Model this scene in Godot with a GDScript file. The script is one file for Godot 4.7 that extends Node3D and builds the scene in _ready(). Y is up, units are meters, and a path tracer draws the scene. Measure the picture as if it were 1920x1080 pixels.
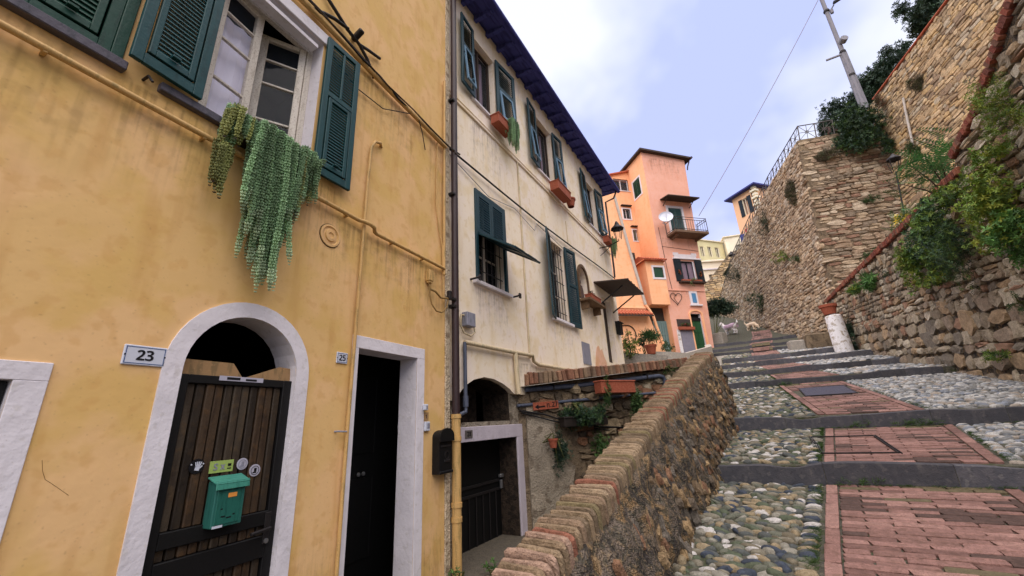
extends Node3D
# A steep stepped lane between old painted houses and stone retaining walls. Eye at the origin, lower lane at y = -1.6, up the lane is -Z.

var rng := RandomNumberGenerator.new()
var base_of := {}
var M := {}
const LANE := -1.6

# ---------------------------------------------------------------- shapes
func st_new() -> SurfaceTool:
	var s := SurfaceTool.new()
	s.begin(Mesh.PRIMITIVE_TRIANGLES)
	return s

func v3(s: SurfaceTool, n: Vector3, p: Vector3) -> void:
	s.set_normal(n)
	s.set_uv(Vector2(p.x, -p.y))
	s.add_vertex(p)

func tri(s: SurfaceTool, a: Vector3, b: Vector3, c: Vector3) -> void:  # counter-clockwise seen from outside
	var n := (b - a).cross(c - a).normalized()
	v3(s, n, a); v3(s, n, c); v3(s, n, b)

func quad(s: SurfaceTool, a: Vector3, b: Vector3, c: Vector3, d: Vector3) -> void:
	tri(s, a, b, c); tri(s, a, c, d)

func quad_out(s: SurfaceTool, a: Vector3, b: Vector3, c: Vector3, d: Vector3, o: Vector3) -> void:
	if (b - a).cross(c - a).dot((a + c) * 0.5 - o) < 0.0: quad(s, a, d, c, b)
	else: quad(s, a, b, c, d)

func bx(s: SurfaceTool, c: Vector3, size: Vector3, bev := 0.0, B := Basis()) -> void:
	var h := size * 0.5
	var q := h - Vector3.ONE * bev
	var pt := func(sg: Vector3, axis: int) -> Vector3:
		var p := Vector3(sg.x * q.x, sg.y * q.y, sg.z * q.z)
		p[axis] = sg[axis] * h[axis]
		return c + B * p
	for a in 3:
		var u := (a + 1) % 3
		var w := (a + 2) % 3
		for sa in [-1.0, 1.0]:
			var g := []
			for k in [[-1.0, -1.0], [1.0, -1.0], [1.0, 1.0], [-1.0, 1.0]]:
				var sg := Vector3.ZERO
				sg[a] = sa; sg[u] = k[0]; sg[w] = k[1]
				g.append(pt.call(sg, a))
			quad_out(s, g[0], g[1], g[2], g[3], c)
	if bev <= 0.0: return
	for a in 3:
		var u := (a + 1) % 3
		var w := (a + 2) % 3
		for su in [-1.0, 1.0]:
			for sw in [-1.0, 1.0]:
				var s0 := Vector3.ZERO
				s0[u] = su; s0[w] = sw; s0[a] = -1.0
				var s1 := s0
				s1[a] = 1.0
				quad_out(s, pt.call(s0, u), pt.call(s1, u), pt.call(s1, w), pt.call(s0, w), c)
	for sx in [-1.0, 1.0]:
		for sy in [-1.0, 1.0]:
			for sz in [-1.0, 1.0]:
				var sg := Vector3(sx, sy, sz)
				var p0: Vector3 = pt.call(sg, 0)
				var p1: Vector3 = pt.call(sg, 1)
				var p2: Vector3 = pt.call(sg, 2)
				if (p1 - p0).cross(p2 - p0).dot(p0 - c) < 0.0: tri(s, p0, p2, p1)
				else: tri(s, p0, p1, p2)

func rect(s: SurfaceTool, x0: float, y0: float, x1: float, y1: float, z0: float, z1: float, bev := 0.0) -> void:
	bx(s, Vector3((x0 + x1) / 2, (y0 + y1) / 2, (z0 + z1) / 2), Vector3(absf(x1 - x0), absf(y1 - y0), absf(z1 - z0)), bev)

func tube(s: SurfaceTool, pts: Array, r: float, sides := 8, r2 := -1.0) -> void:
	var n := pts.size()
	var up := Vector3(0.13, 0.97, 0.21)
	var rings := []
	var norms := []
	for i in n:
		var d: Vector3 = (pts[mini(i + 1, n - 1)] - pts[maxi(i - 1, 0)]).normalized()
		var x := up.cross(d)
		if x.length() < 0.2: x = Vector3(1, 0.1, 0).cross(d)
		x = x.normalized()
		var y := d.cross(x)
		up = y
		var rr := r if r2 < 0.0 else lerpf(r, r2, float(i) / (n - 1))
		var ring := []
		var nn := []
		for k in sides:
			var a := TAU * k / sides
			var o := x * cos(a) + y * sin(a)
			ring.append(pts[i] + o * rr); nn.append(o)
		rings.append(ring); norms.append(nn)
	for i in n - 1:
		for k in sides:
			var k2 := (k + 1) % sides
			v3(s, norms[i][k], rings[i][k]); v3(s, norms[i + 1][k2], rings[i + 1][k2]); v3(s, norms[i][k2], rings[i][k2])
			v3(s, norms[i][k], rings[i][k]); v3(s, norms[i + 1][k], rings[i + 1][k]); v3(s, norms[i + 1][k2], rings[i + 1][k2])
	for k in range(1, sides - 1):
		tri(s, rings[0][0], rings[0][k + 1], rings[0][k])
		tri(s, rings[n - 1][0], rings[n - 1][k], rings[n - 1][k + 1])

func lathe(s: SurfaceTool, prof: Array, sides: int, T := Transform3D()) -> void:  # prof: Vector2(radius, y) from bottom to top
	for i in prof.size() - 1:
		var p: Vector2 = prof[i]
		var q: Vector2 = prof[i + 1]
		var nn := Vector2(q.y - p.y, p.x - q.x).normalized()
		for k in sides:
			var a := TAU * k / sides
			var b := TAU * (k + 1) / sides
			var ca := Vector3(cos(a), 0, -sin(a))
			var cb := Vector3(cos(b), 0, -sin(b))
			var up := Vector3.UP
			var A := T * (ca * p.x + up * p.y)
			var B := T * (cb * p.x + up * p.y)
			var C := T * (cb * q.x + up * q.y)
			var D := T * (ca * q.x + up * q.y)
			var na := (T.basis * (ca * nn.x + up * nn.y)).normalized()
			var nb := (T.basis * (cb * nn.x + up * nn.y)).normalized()
			v3(s, na, A); v3(s, nb, C); v3(s, nb, B)
			v3(s, na, A); v3(s, na, D); v3(s, nb, C)

func prism(s: SurfaceTool, poly: PackedVector2Array, z0: float, z1: float) -> void:  # poly counter-clockwise, extruded along z
	var ix := Geometry2D.triangulate_polygon(poly)
	for i in range(0, ix.size(), 3):
		var a := poly[ix[i]]
		var b := poly[ix[i + 1]]
		var c := poly[ix[i + 2]]
		if (b - a).cross(c - a) < 0.0:
			var t := b
			b = c; c = t
		tri(s, Vector3(a.x, a.y, z1), Vector3(b.x, b.y, z1), Vector3(c.x, c.y, z1))
		tri(s, Vector3(a.x, a.y, z0), Vector3(c.x, c.y, z0), Vector3(b.x, b.y, z0))
	for i in poly.size():
		var a := poly[i]
		var b := poly[(i + 1) % poly.size()]
		quad(s, Vector3(a.x, a.y, z0), Vector3(b.x, b.y, z0), Vector3(b.x, b.y, z1), Vector3(a.x, a.y, z1))

func rpoly(x0: float, y0: float, x1: float, y1: float) -> PackedVector2Array:
	return PackedVector2Array([Vector2(x0, y0), Vector2(x1, y0), Vector2(x1, y1), Vector2(x0, y1)])

func arch_poly(cx: float, r: float, y0: float, spring: float, rise := -1.0, n := 14) -> PackedVector2Array:
	var p := PackedVector2Array([Vector2(cx - r, y0), Vector2(cx + r, y0)])
	if rise < 0.0: rise = r
	for i in n + 1:
		var a := PI * i / n
		p.append(Vector2(cx + r * cos(a), spring + rise * sin(a)))
	return p

func span_at(poly: PackedVector2Array, x: float) -> Vector2:
	var lo := INF
	var hi := -INF
	for i in poly.size():
		var a := poly[i]
		var b := poly[(i + 1) % poly.size()]
		if absf(a.x - b.x) < 1e-7: continue
		var t := (x - a.x) / (b.x - a.x)
		if t < -1e-6 or t > 1.0 + 1e-6: continue
		var y := lerpf(a.y, b.y, t)
		lo = minf(lo, y); hi = maxf(hi, y)
	return Vector2(lo, hi)

# a wall face at z = 0 with openings: outline and holes are convex in y
func facade(s: SurfaceTool, outline: PackedVector2Array, holes: Array) -> void:
	var xs := []
	for p in outline: xs.append(p.x)
	for h in holes:
		for p in h: xs.append(p.x)
	xs.sort()
	for i in xs.size() - 1:
		var x0: float = xs[i]
		var x1: float = xs[i + 1]
		if x1 - x0 < 1e-5: continue
		var e := minf(1e-4, (x1 - x0) * 0.1)
		var o0 := span_at(outline, x0 + e)
		var o1 := span_at(outline, x1 - e)
		if o0.x == INF: continue
		var cuts := []
		for h in holes:
			var h0 := span_at(h, x0 + e)
			var h1 := span_at(h, x1 - e)
			if h0.x != INF and h1.x != INF: cuts.append([h0, h1])
		cuts.sort_custom(func(a, b): return a[0].x + a[1].x < b[0].x + b[1].x)
		var y0 := o0.x
		var y1 := o1.x
		for c in cuts + [[Vector2(o0.y, o0.y), Vector2(o1.y, o1.y)]]:
			if c[0].x - y0 > 1e-4 or c[1].x - y1 > 1e-4:
				quad(s, Vector3(x0, y0, 0), Vector3(x1, y1, 0), Vector3(x1, c[1].x, 0), Vector3(x0, c[0].x, 0))
			y0 = c[0].y; y1 = c[1].y

func reveals(holes: Array, depth: float, m: Material, parent: Node, at := Transform3D(), moved := false) -> void:  # the inner sides of each opening
	for h in holes:
		var s := st_new()
		for i in h.size():
			var a: Vector2 = h[i]
			var b: Vector2 = h[(i + 1) % h.size()]
			quad(s, Vector3(a.x, a.y, -depth), Vector3(b.x, b.y, -depth), Vector3(b.x, b.y, 0), Vector3(a.x, a.y, 0))
		var o := part("reveal", s, m, parent)
		if moved: o.transform = at

func room(s: SurfaceTool, x0: float, y0: float, x1: float, y1: float, z0: float, z1: float) -> void:  # five inner faces, open towards +z
	var a := Vector3(x0, y0, z0); var b := Vector3(x1, y0, z0); var c := Vector3(x1, y1, z0); var d := Vector3(x0, y1, z0)
	var f := Vector3(0, 0, z1 - z0)
	quad(s, a, b, c, d)
	quad(s, a, a + f, b + f, b); quad(s, d, c, c + f, d + f)
	quad(s, a, d, d + f, a + f); quad(s, b, b + f, c + f, c)

# dirt washed down a wall from (x0..x1, top) to bottom; top below bottom makes splashed dirt that fades upwards
func stain(parent: Node, x0: float, x1: float, top: float, bottom: float, z := 0.003) -> void:
	var s := st_new()
	var p := [Vector3(x0, top, z), Vector3(x1, top, z), Vector3(x1, bottom, z), Vector3(x0, bottom, z)]
	var uv := [Vector2(0, 0), Vector2(1, 0), Vector2(1, 1), Vector2(0, 1)]
	for i in ([0, 1, 2, 0, 2, 3] if top > bottom else [0, 2, 1, 0, 3, 2]):
		s.set_normal(Vector3(0, 0, 1))
		s.set_uv(uv[i])
		s.add_vertex(p[i])
	part("stain", s, M.stain, parent)

# ---------------------------------------------------------------- nodes
func numbered(called: String) -> String:
	if not has_node(called): return called
	var k := 1
	while has_node("%s_%03d" % [called, k]): k += 1
	return "%s_%03d" % [called, k]

func fr(o: Vector3, az: float, tilt := 0.0) -> Transform3D:  # x runs along az (degrees from up-lane towards +X), z faces out
	var a := deg_to_rad(az)
	var b := Basis(Vector3(sin(a), 0, -cos(a)), Vector3.UP, Vector3(cos(a), 0, sin(a)))
	return Transform3D(b * Basis(Vector3.RIGHT, -tilt), o)

func thing(called: String, label: String, category: String, T := Transform3D(), group := "", down := 0.0) -> Node3D:
	var o := Node3D.new()
	o.name = numbered(called)
	add_child(o)
	o.transform = T.translated_local(Vector3(0, down, 0))
	base_of[o] = down
	o.set_meta("label", label); o.set_meta("category", category)
	if group: o.set_meta("group", group)
	return o

func part(called: String, s, m: Material, parent: Node, label := "") -> MeshInstance3D:
	var o := MeshInstance3D.new()
	o.name = called if parent != self else numbered(called)
	o.mesh = s.commit() if s is SurfaceTool else s
	o.material_override = m
	if base_of.has(parent): o.position.y = -base_of[parent]
	parent.add_child(o, true)
	if label: o.set_meta("label", label)
	return o

func struct(called: String, s, m: Material, label := "", category := "") -> MeshInstance3D:
	var o := part(called, s, m, self)
	o.set_meta("kind", "structure")
	if label: o.set_meta("label", label)
	if category: o.set_meta("category", category)
	return o

func copies(called: String, mesh: Mesh, m: Material, xf: Array, cols: Array, parent: Node) -> MultiMeshInstance3D:
	var mm := MultiMesh.new()
	mm.transform_format = MultiMesh.TRANSFORM_3D
	mm.use_colors = true
	mm.mesh = mesh
	mm.instance_count = xf.size()
	var buf := PackedFloat32Array()
	buf.resize(xf.size() * 16)
	for i in xf.size():
		var t: Transform3D = xf[i]
		var c: Color = cols[i % cols.size()]
		var k := i * 16
		for r in 3:
			buf[k + r * 4] = t.basis.x[r]; buf[k + r * 4 + 1] = t.basis.y[r]; buf[k + r * 4 + 2] = t.basis.z[r]; buf[k + r * 4 + 3] = t.origin[r]
		buf[k + 12] = c.r; buf[k + 13] = c.g; buf[k + 14] = c.b; buf[k + 15] = 1.0
	mm.buffer = buf
	var o := MultiMeshInstance3D.new()
	o.name = called if parent != self else numbered(called)
	o.multimesh = mm
	o.material_override = m
	if base_of.has(parent): o.position.y = -base_of[parent]
	parent.add_child(o, true)
	o.set_meta("kind", "stuff")
	return o

func piece(called: String, mesh: Mesh, m: Material, T: Transform3D, parent: Node) -> void:
	var o := MeshInstance3D.new()
	o.name = called
	o.mesh = mesh
	o.material_override = m
	o.transform = T
	if base_of.has(parent): o.position.y -= base_of[parent]
	parent.add_child(o, true)

# ---------------------------------------------------------------- materials
func noise(n: int, freq: float, oct: int, sd: int, kind := 0, stretch := 1) -> PackedByteArray:
	var f := FastNoiseLite.new()
	f.seed = sd
	f.frequency = freq
	f.noise_type = [FastNoiseLite.TYPE_SIMPLEX_SMOOTH, FastNoiseLite.TYPE_CELLULAR, FastNoiseLite.TYPE_PERLIN][kind]
	f.fractal_type = FastNoiseLite.FRACTAL_FBM if kind != 1 else FastNoiseLite.FRACTAL_NONE
	f.fractal_octaves = oct
	var im := f.get_seamless_image(n, n / stretch)
	if stretch > 1: im.resize(n, n)
	im.convert(Image.FORMAT_L8)
	return im.get_data()

# base colour with layers [noise bytes, lo, hi, colour, strength]
func surf(n: int, base: Color, layers: Array) -> ImageTexture:
	var out := PackedByteArray()
	out.resize(n * n * 3)
	var luts := []
	for l in layers:
		var t := PackedFloat32Array()
		t.resize(256)
		for i in 256: t[i] = smoothstep(l[1], l[2], i / 255.0) * l[4]
		luts.append(t)
	var k := layers.size()
	for i in n * n:
		var r := base.r
		var g := base.g
		var b := base.b
		for j in k:
			var t: float = luts[j][layers[j][0][i]]
			if t > 0.0:
				var c: Color = layers[j][3]
				r += (c.r - r) * t; g += (c.g - g) * t; b += (c.b - b) * t
		out[i * 3] = int(r * 255.0); out[i * 3 + 1] = int(g * 255.0); out[i * 3 + 2] = int(b * 255.0)
	return ImageTexture.create_from_image(Image.create_from_data(n, n, false, Image.FORMAT_RGB8, out))

func hmap(n: int, parts: Array) -> ImageTexture:  # [bytes, weight]
	var out := PackedByteArray()
	out.resize(n * n)
	for i in n * n:
		var h := 0.0
		for p in parts: h += p[0][i] * p[1]
		out[i] = clampi(int(h), 0, 255)
	return ImageTexture.create_from_image(Image.create_from_data(n, n, false, Image.FORMAT_L8, out))

func mat(color: Color, rough := 0.8, tex: Texture2D = null, scale := 1.0, height: Texture2D = null, depth := 0.0, hscale := -1.0, metal := 0.0) -> StandardMaterial3D:
	var m := StandardMaterial3D.new()
	m.albedo_color = color
	m.roughness = rough
	m.metallic = metal
	m.metallic_specular = 0.4
	if tex or height:
		m.uv1_triplanar = true
		m.uv1_world_triplanar = true
		m.uv1_scale = Vector3.ONE * scale
		m.uv1_triplanar_sharpness = 4.0
	if tex: m.albedo_texture = tex
	if height:
		m.heightmap_enabled = true
		m.heightmap_texture = height
		m.heightmap_scale = depth
	return m

func tint(m: StandardMaterial3D, c: Color) -> StandardMaterial3D:
	var d: StandardMaterial3D = m.duplicate()
	d.albedo_color = c
	return d

func copy_mat(m: StandardMaterial3D) -> StandardMaterial3D:
	var d: StandardMaterial3D = m.duplicate()
	d.albedo_color = Color.WHITE
	d.vertex_color_use_as_albedo = true
	return d

func C(r: float, g: float, b: float) -> Color:
	return Color(r / 255.0, g / 255.0, b / 255.0)

func make_materials() -> void:
	var n1 := noise(512, 0.006, 5, 1)
	var n2 := noise(512, 0.02, 4, 2)
	var n3 := noise(512, 0.07, 3, 3)
	var n4 := noise(512, 0.22, 2, 4)
	var nc := noise(512, 0.05, 1, 5, 1)
	var sk := noise(512, 0.03, 4, 6, 0, 8)
	var n5 := noise(512, 0.01, 5, 17)
	var n6 := noise(512, 0.035, 4, 27)
	var rough_h := hmap(512, [[n2, 0.3], [n3, 0.35], [n4, 0.35]])
	var soft_h := hmap(512, [[n2, 0.6], [n3, 0.3], [n4, 0.1]])
	var pit_h := hmap(512, [[nc, 0.5], [n3, 0.3], [n4, 0.2]])
	var white := Color(1, 1, 1)
	M.rough_h = rough_h; M.soft_h = soft_h
	# plasters
	M.yellow = mat(white, 0.88, surf(512, C(219, 180, 120), [[n1, 0.35, 0.7, C(226, 184, 132), 0.8], [n5, 0.4, 0.75, C(212, 174, 104), 0.8], [sk, 0.56, 0.9, C(190, 142, 84), 0.3], [n6, 0.62, 0.82, C(202, 156, 94), 0.35], [n4, 0.8, 0.92, C(150, 118, 80), 0.3]]), 0.3, soft_h, 0.35)
	M.cream = mat(white, 0.9, surf(512, C(238, 224, 203), [[n1, 0.35, 0.7, C(239, 225, 211), 0.8], [n5, 0.5, 0.8, C(228, 208, 168), 0.6], [sk, 0.6, 0.9, C(212, 186, 144), 0.25], [n6, 0.66, 0.84, C(216, 194, 154), 0.4], [n4, 0.8, 0.92, C(190, 170, 140), 0.3]]), 0.3, soft_h, 0.4)
	M.orange = mat(white, 0.9, surf(512, C(242, 182, 138), [[n1, 0.35, 0.7, C(244, 188, 146), 0.8], [sk, 0.58, 0.88, C(224, 148, 98), 0.35], [n6, 0.64, 0.84, C(232, 158, 106), 0.4]]), 0.2, soft_h, 0.4)
	M.salmon = mat(white, 0.9, surf(512, C(222, 166, 144), [[n1, 0.35, 0.7, C(228, 174, 154), 0.8], [sk, 0.58, 0.88, C(212, 138, 108), 0.35], [n6, 0.64, 0.84, C(222, 150, 116), 0.4]]), 0.2, soft_h, 0.4)  # the orange paint again, pinker: light on the tower front put into colour
	M.peach = mat(C(240, 190, 150), 0.9, null)
	M.pale_yellow = mat(C(238, 228, 204), 0.9, surf(512, Color(0.95, 0.95, 0.95), [[n1, 0.4, 0.7, Color(1, 1, 1), 1.0]]), 0.1)
	M.pale_cream = mat(C(232, 222, 200), 0.9)
	M.white = mat(white, 0.75, surf(512, C(218, 213, 218), [[n1, 0.4, 0.8, C(206, 201, 206), 0.7], [sk, 0.66, 0.9, C(176, 168, 164), 0.25], [n4, 0.82, 0.92, C(150, 142, 138), 0.4], [n6, 0.74, 0.84, C(190, 184, 180), 0.4]]), 0.6, soft_h, 0.5)
	M.winwood = mat(white, 0.6, surf(512, C(206, 198, 186), [[sk, 0.55, 0.8, C(170, 160, 146), 0.5], [n3, 0.66, 0.74, C(128, 112, 96), 0.6]]), 1.6, soft_h, 0.3)
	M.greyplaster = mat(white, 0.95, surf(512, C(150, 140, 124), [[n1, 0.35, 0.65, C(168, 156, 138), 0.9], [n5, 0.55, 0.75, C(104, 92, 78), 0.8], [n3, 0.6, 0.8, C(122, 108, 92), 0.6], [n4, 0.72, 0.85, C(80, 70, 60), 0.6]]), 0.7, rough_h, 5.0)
	M.dark_plaster = mat(C(74, 60, 48), 0.95, surf(512, Color(0.8, 0.8, 0.8), [[n2, 0.4, 0.7, Color(0.5, 0.5, 0.5), 0.9]]), 0.8, rough_h, 3.0)  # mottled dark brown for the niche, its sides and the vent rim
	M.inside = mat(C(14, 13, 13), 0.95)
	M.black = mat(C(13, 12, 13), 0.6, surf(512, Color(0.9, 0.9, 0.9), [[n3, 0.55, 0.75, Color(0.5, 0.5, 0.5), 0.8]]), 1.5)
	# woods and paints
	var paint_t := surf(512, Color(0.9, 0.9, 0.9), [[sk, 0.5, 0.8, Color(0.68, 0.72, 0.72), 0.7], [n3, 0.6, 0.8, Color(1, 1, 1), 0.6], [n4, 0.76, 0.86, Color(0.5, 0.5, 0.5), 0.5]])
	M.shutter = mat(C(18, 70, 73), 0.5, paint_t, 1.1, soft_h, 0.2)
	M.shutter_dark = mat(C(18, 66, 52), 0.5, paint_t, 1.3, soft_h, 0.2)
	M.shutter_cream = mat(C(26, 62, 72), 0.45, paint_t, 1.0, soft_h, 0.2)
	M.shutter_skylit = mat(C(104, 140, 166), 0.45, paint_t, 1.0)  # lighter blue: sky reflected on the lower panel frames, put into the paint
	M.shutter_blue = mat(C(24, 38, 48), 0.5, paint_t, 1.0)
	M.shutter_green = mat(C(44, 80, 62), 0.5, paint_t, 1.0)
	M.green_door = mat(C(42, 88, 54), 0.5, paint_t, 0.8)
	M.board = mat(white, 0.62, surf(512, C(66, 56, 44), [[sk, 0.4, 0.75, C(50, 40, 30), 0.9], [n2, 0.5, 0.8, C(84, 66, 44), 0.6], [n4, 0.7, 0.85, C(38, 31, 25), 0.6]]), 1.0, soft_h, 0.4)
	M.tan_board = mat(C(176, 140, 98), 0.8, paint_t, 1.0)
	M.darkwood = mat(C(40, 32, 28), 0.6, paint_t, 1.2)
	M.brownwood = mat(C(66, 52, 44), 0.7, paint_t, 1.0)
	M.eave = mat(C(76, 80, 158), 0.8, surf(512, Color(0.9, 0.9, 0.9), [[sk, 0.4, 0.8, Color(0.6, 0.6, 0.65), 0.8]]), 0.7)
	M.glass = mat(Color(0.55, 0.6, 0.66, 0.05), 0.02)
	M.glass.transparency = BaseMaterial3D.TRANSPARENCY_ALPHA
	M.glass.metallic_specular = 0.22
	M.curtain = mat(C(150, 130, 146), 0.9, paint_t, 0.5)
	# metals
	M.iron = mat(C(46, 42, 42), 0.55, paint_t, 2.0, null, 0.0, -1.0, 0.3)
	M.rail = mat(C(84, 78, 76), 0.6, null, 1.0, null, 0.0, -1.0, 0.4)
	M.pipe_grey = mat(C(92, 98, 116), 0.45, paint_t, 1.5)
	M.pipe_dark = mat(C(62, 46, 48), 0.45, paint_t, 1.2)
	M.pipe_yellow = mat(C(216, 174, 110), 0.55, paint_t, 1.3)
	M.pipe_cream = mat(C(226, 206, 170), 0.6, paint_t, 1.3)
	M.pipe_white = mat(C(206, 196, 186), 0.6, paint_t, 1.0)
	M.greybox = mat(C(150, 150, 164), 0.5, paint_t, 2.0)
	M.steel = mat(C(170, 170, 172), 0.35, null, 1.0, null, 0.0, -1.0, 0.8)
	M.mast = mat(C(142, 140, 148), 0.7, paint_t, 0.6)
	M.cable = mat(C(24, 22, 24), 0.7)
	M.cable_pale = mat(C(150, 146, 150), 0.7)
	M.manhole = mat(C(92, 92, 108), 0.5, surf(512, Color(0.9, 0.9, 0.9), [[nc, 0.2, 0.5, Color(0.6, 0.6, 0.6), 0.8]]), 3.0, pit_h, 0.8, -1.0, 0.3)
	M.mailgreen = mat(C(48, 110, 100), 0.45, paint_t, 3.0)
	M.ledge = mat(C(92, 88, 98), 0.7, paint_t, 1.0, soft_h, 0.5)
	M.enamel = mat(C(196, 200, 212), 0.3)
	M.enamel_blue = mat(C(60, 84, 130), 0.35)
	M.ink = mat(C(16, 16, 20), 0.5)
	M.orange_tag = mat(C(226, 150, 70), 0.5)
	M.lime_tag = mat(C(150, 172, 92), 0.6)
	M.pale_tag = mat(C(172, 170, 184), 0.5)
	# stone, clay, ground: the colour is carried by tints
	var stone_t := surf(512, Color(0.9, 0.9, 0.9), [[n2, 0.35, 0.7, Color(1, 1, 1), 0.9], [n3, 0.56, 0.8, Color(0.72, 0.71, 0.69), 0.8], [n4, 0.7, 0.86, Color(0.48, 0.46, 0.44), 0.65], [n5, 0.6, 0.8, Color(0.7, 0.7, 0.66), 0.5]])
	M.stone = mat(white, 0.92, stone_t, 0.9, rough_h, 3.0)
	M.pebble = mat(white, 0.7, stone_t, 2.2, rough_h, 0.8)
	M.brick = mat(white, 0.9, stone_t, 1.7, rough_h, 2.0)
	M.paver = mat(white, 0.82, stone_t, 1.3, rough_h, 0.8)
	M.mortar = mat(white, 0.97, surf(512, C(124, 108, 88), [[n1, 0.4, 0.7, C(140, 122, 98), 0.9], [n5, 0.5, 0.75, C(84, 72, 58), 0.8], [n3, 0.6, 0.8, C(98, 84, 66), 0.6], [n4, 0.7, 0.85, C(60, 52, 42), 0.6]]), 0.55, rough_h, 6.0)
	M.mortar_dark = mat(white, 0.97, surf(512, C(118, 106, 94), [[n1, 0.42, 0.62, C(160, 128, 86), 0.8], [n5, 0.52, 0.66, C(62, 57, 54), 0.9], [n6, 0.54, 0.66, C(72, 70, 58), 0.7], [n3, 0.56, 0.74, C(150, 128, 98), 0.7], [n4, 0.64, 0.82, C(40, 36, 32), 0.8]]), 0.8, rough_h, 12.0)
	M.bedding = mat(white, 0.97, surf(512, C(84, 82, 72), [[n2, 0.4, 0.7, C(104, 100, 86), 0.9], [n5, 0.55, 0.7, C(66, 74, 46), 0.8], [n3, 0.55, 0.75, C(72, 70, 60), 0.8], [n4, 0.7, 0.85, C(52, 50, 44), 0.6]]), 1.2, rough_h, 3.0)
	M.joint = mat(C(86, 70, 60), 0.97, null, 1.0)
	M.slate = mat(white, 0.75, surf(512, C(70, 70, 76), [[n2, 0.4, 0.7, C(82, 80, 84), 0.8], [sk, 0.62, 0.88, C(100, 98, 98), 0.4], [n3, 0.66, 0.84, C(56, 56, 60), 0.6], [n6, 0.74, 0.78, C(116, 112, 108), 0.4]]), 0.5, rough_h, 0.7)
	M.concrete = mat(white, 0.95, surf(512, C(150, 144, 136), [[n2, 0.4, 0.7, C(166, 158, 146), 0.8], [n3, 0.58, 0.8, C(112, 106, 96), 0.7], [n4, 0.7, 0.85, C(84, 78, 70), 0.6]]), 0.8, rough_h, 2.5)
	M.peeling = mat(white, 0.85, surf(512, C(224, 222, 224), [[n2, 0.62, 0.68, C(160, 148, 132), 0.8], [n3, 0.72, 0.8, C(126, 110, 94), 0.7], [sk, 0.6, 0.85, C(192, 188, 184), 0.5]]), 0.4, rough_h, 1.5)
	M.terra = mat(white, 0.85, surf(512, C(146, 76, 54), [[n2, 0.4, 0.7, C(158, 92, 70), 0.8], [n3, 0.6, 0.8, C(112, 60, 46), 0.6]]), 2.0, soft_h, 0.6)
	M.rooftile = mat(white, 0.9, surf(512, C(176, 92, 66), [[n2, 0.4, 0.7, C(190, 112, 84), 0.8], [n3, 0.6, 0.8, C(120, 70, 54), 0.7]]), 1.0)
	M.dirt = mat(white, 0.98, surf(512, C(98, 90, 66), [[n2, 0.4, 0.7, C(78, 86, 50), 0.8], [n3, 0.6, 0.8, C(120, 104, 78), 0.6]]), 0.4, rough_h, 5.0)
	# run-off stains: see-through films of dirt
	var film := PackedByteArray()
	film.resize(256 * 256 * 4)
	var s1 := noise(256, 0.06, 3, 31, 0, 16)
	var s2 := noise(256, 0.03, 4, 32)
	for y in 256:
		for x in 256:
			var i := y * 256 + x
			var a := smoothstep(0.42, 0.8, s1[i] / 255.0) * 0.7 + smoothstep(0.45, 0.8, s2[i] / 255.0) * 0.5
			a *= pow(1.0 - y / 255.0, 1.3) * smoothstep(0.0, 0.12, x / 255.0) * smoothstep(1.0, 0.88, x / 255.0) * smoothstep(0.0, 0.03, y / 255.0)
			film[i * 4] = 92; film[i * 4 + 1] = 72; film[i * 4 + 2] = 48; film[i * 4 + 3] = int(clampf(a, 0.0, 1.0) * 72.0)
	M.stain = mat(white, 0.95)
	M.stain.albedo_texture = ImageTexture.create_from_image(Image.create_from_data(256, 256, false, Image.FORMAT_RGBA8, film))
	M.stain.transparency = BaseMaterial3D.TRANSPARENCY_ALPHA
	# plants: copies carry their own colour
	M.leaf = mat(white, 0.6)
	M.leaf.vertex_color_use_as_albedo = true
	M.leaf.backlight_enabled = true
	M.leaf.backlight = Color(0.35, 0.4, 0.2)
	M.sedum = mat(white, 0.55)
	M.sedum.vertex_color_use_as_albedo = true
	M.bark = mat(C(84, 68, 54), 0.95, stone_t, 1.5, rough_h, 4.0)
	M.stem = mat(C(84, 86, 48), 0.9)

# ---------------------------------------------------------------- stones
var stone_meshes := []
var cobble_meshes := []
var brick_meshes := []
var leaf_meshes := {}

func make_stone(sd: int, soft: float) -> ArrayMesh:  # a rough stone face about 1 x 1 x 1, its back at z = -0.5
	var r := RandomNumberGenerator.new()
	r.seed = sd
	var n := 5
	var P := []
	for j in n:
		for i in n:
			var x := (i / 4.0 - 0.5)
			var y := (j / 4.0 - 0.5)
			var ring := mini(mini(i, 4 - i), mini(j, 4 - j))
			var z := -0.5
			if ring == 1: z = 0.34 + r.randf_range(-0.16, 0.1)
			if ring == 2: z = 0.42 + r.randf_range(-0.14, 0.1)
			var k := 1.0
			if ring == 1: k = 1.78
			var corner := 1.0
			if (i == 0 or i == 4) and (j == 0 or j == 4): corner = 1.0 - soft
			if ring == 1 and i != 2 and j != 2: corner = 1.0 - soft * 0.75
			P.append(Vector3(x * k * corner + r.randf_range(-0.065, 0.065), y * k * corner + r.randf_range(-0.07, 0.07), z))
	var s := SurfaceTool.new()
	s.begin(Mesh.PRIMITIVE_TRIANGLES)
	for p in P: s.add_vertex(p)
	for j in n - 1:
		for i in n - 1:
			var a := j * n + i
			for q in [a, a + n + 1, a + 1, a, a + n, a + n + 1]: s.add_index(q)
	s.deindex()
	var o := st_new()
	var src := s.commit().surface_get_arrays(0)[Mesh.ARRAY_VERTEX] as PackedVector3Array
	for i in range(0, src.size(), 3): tri(o, src[i], src[i + 2], src[i + 1])
	return o.commit()

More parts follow.
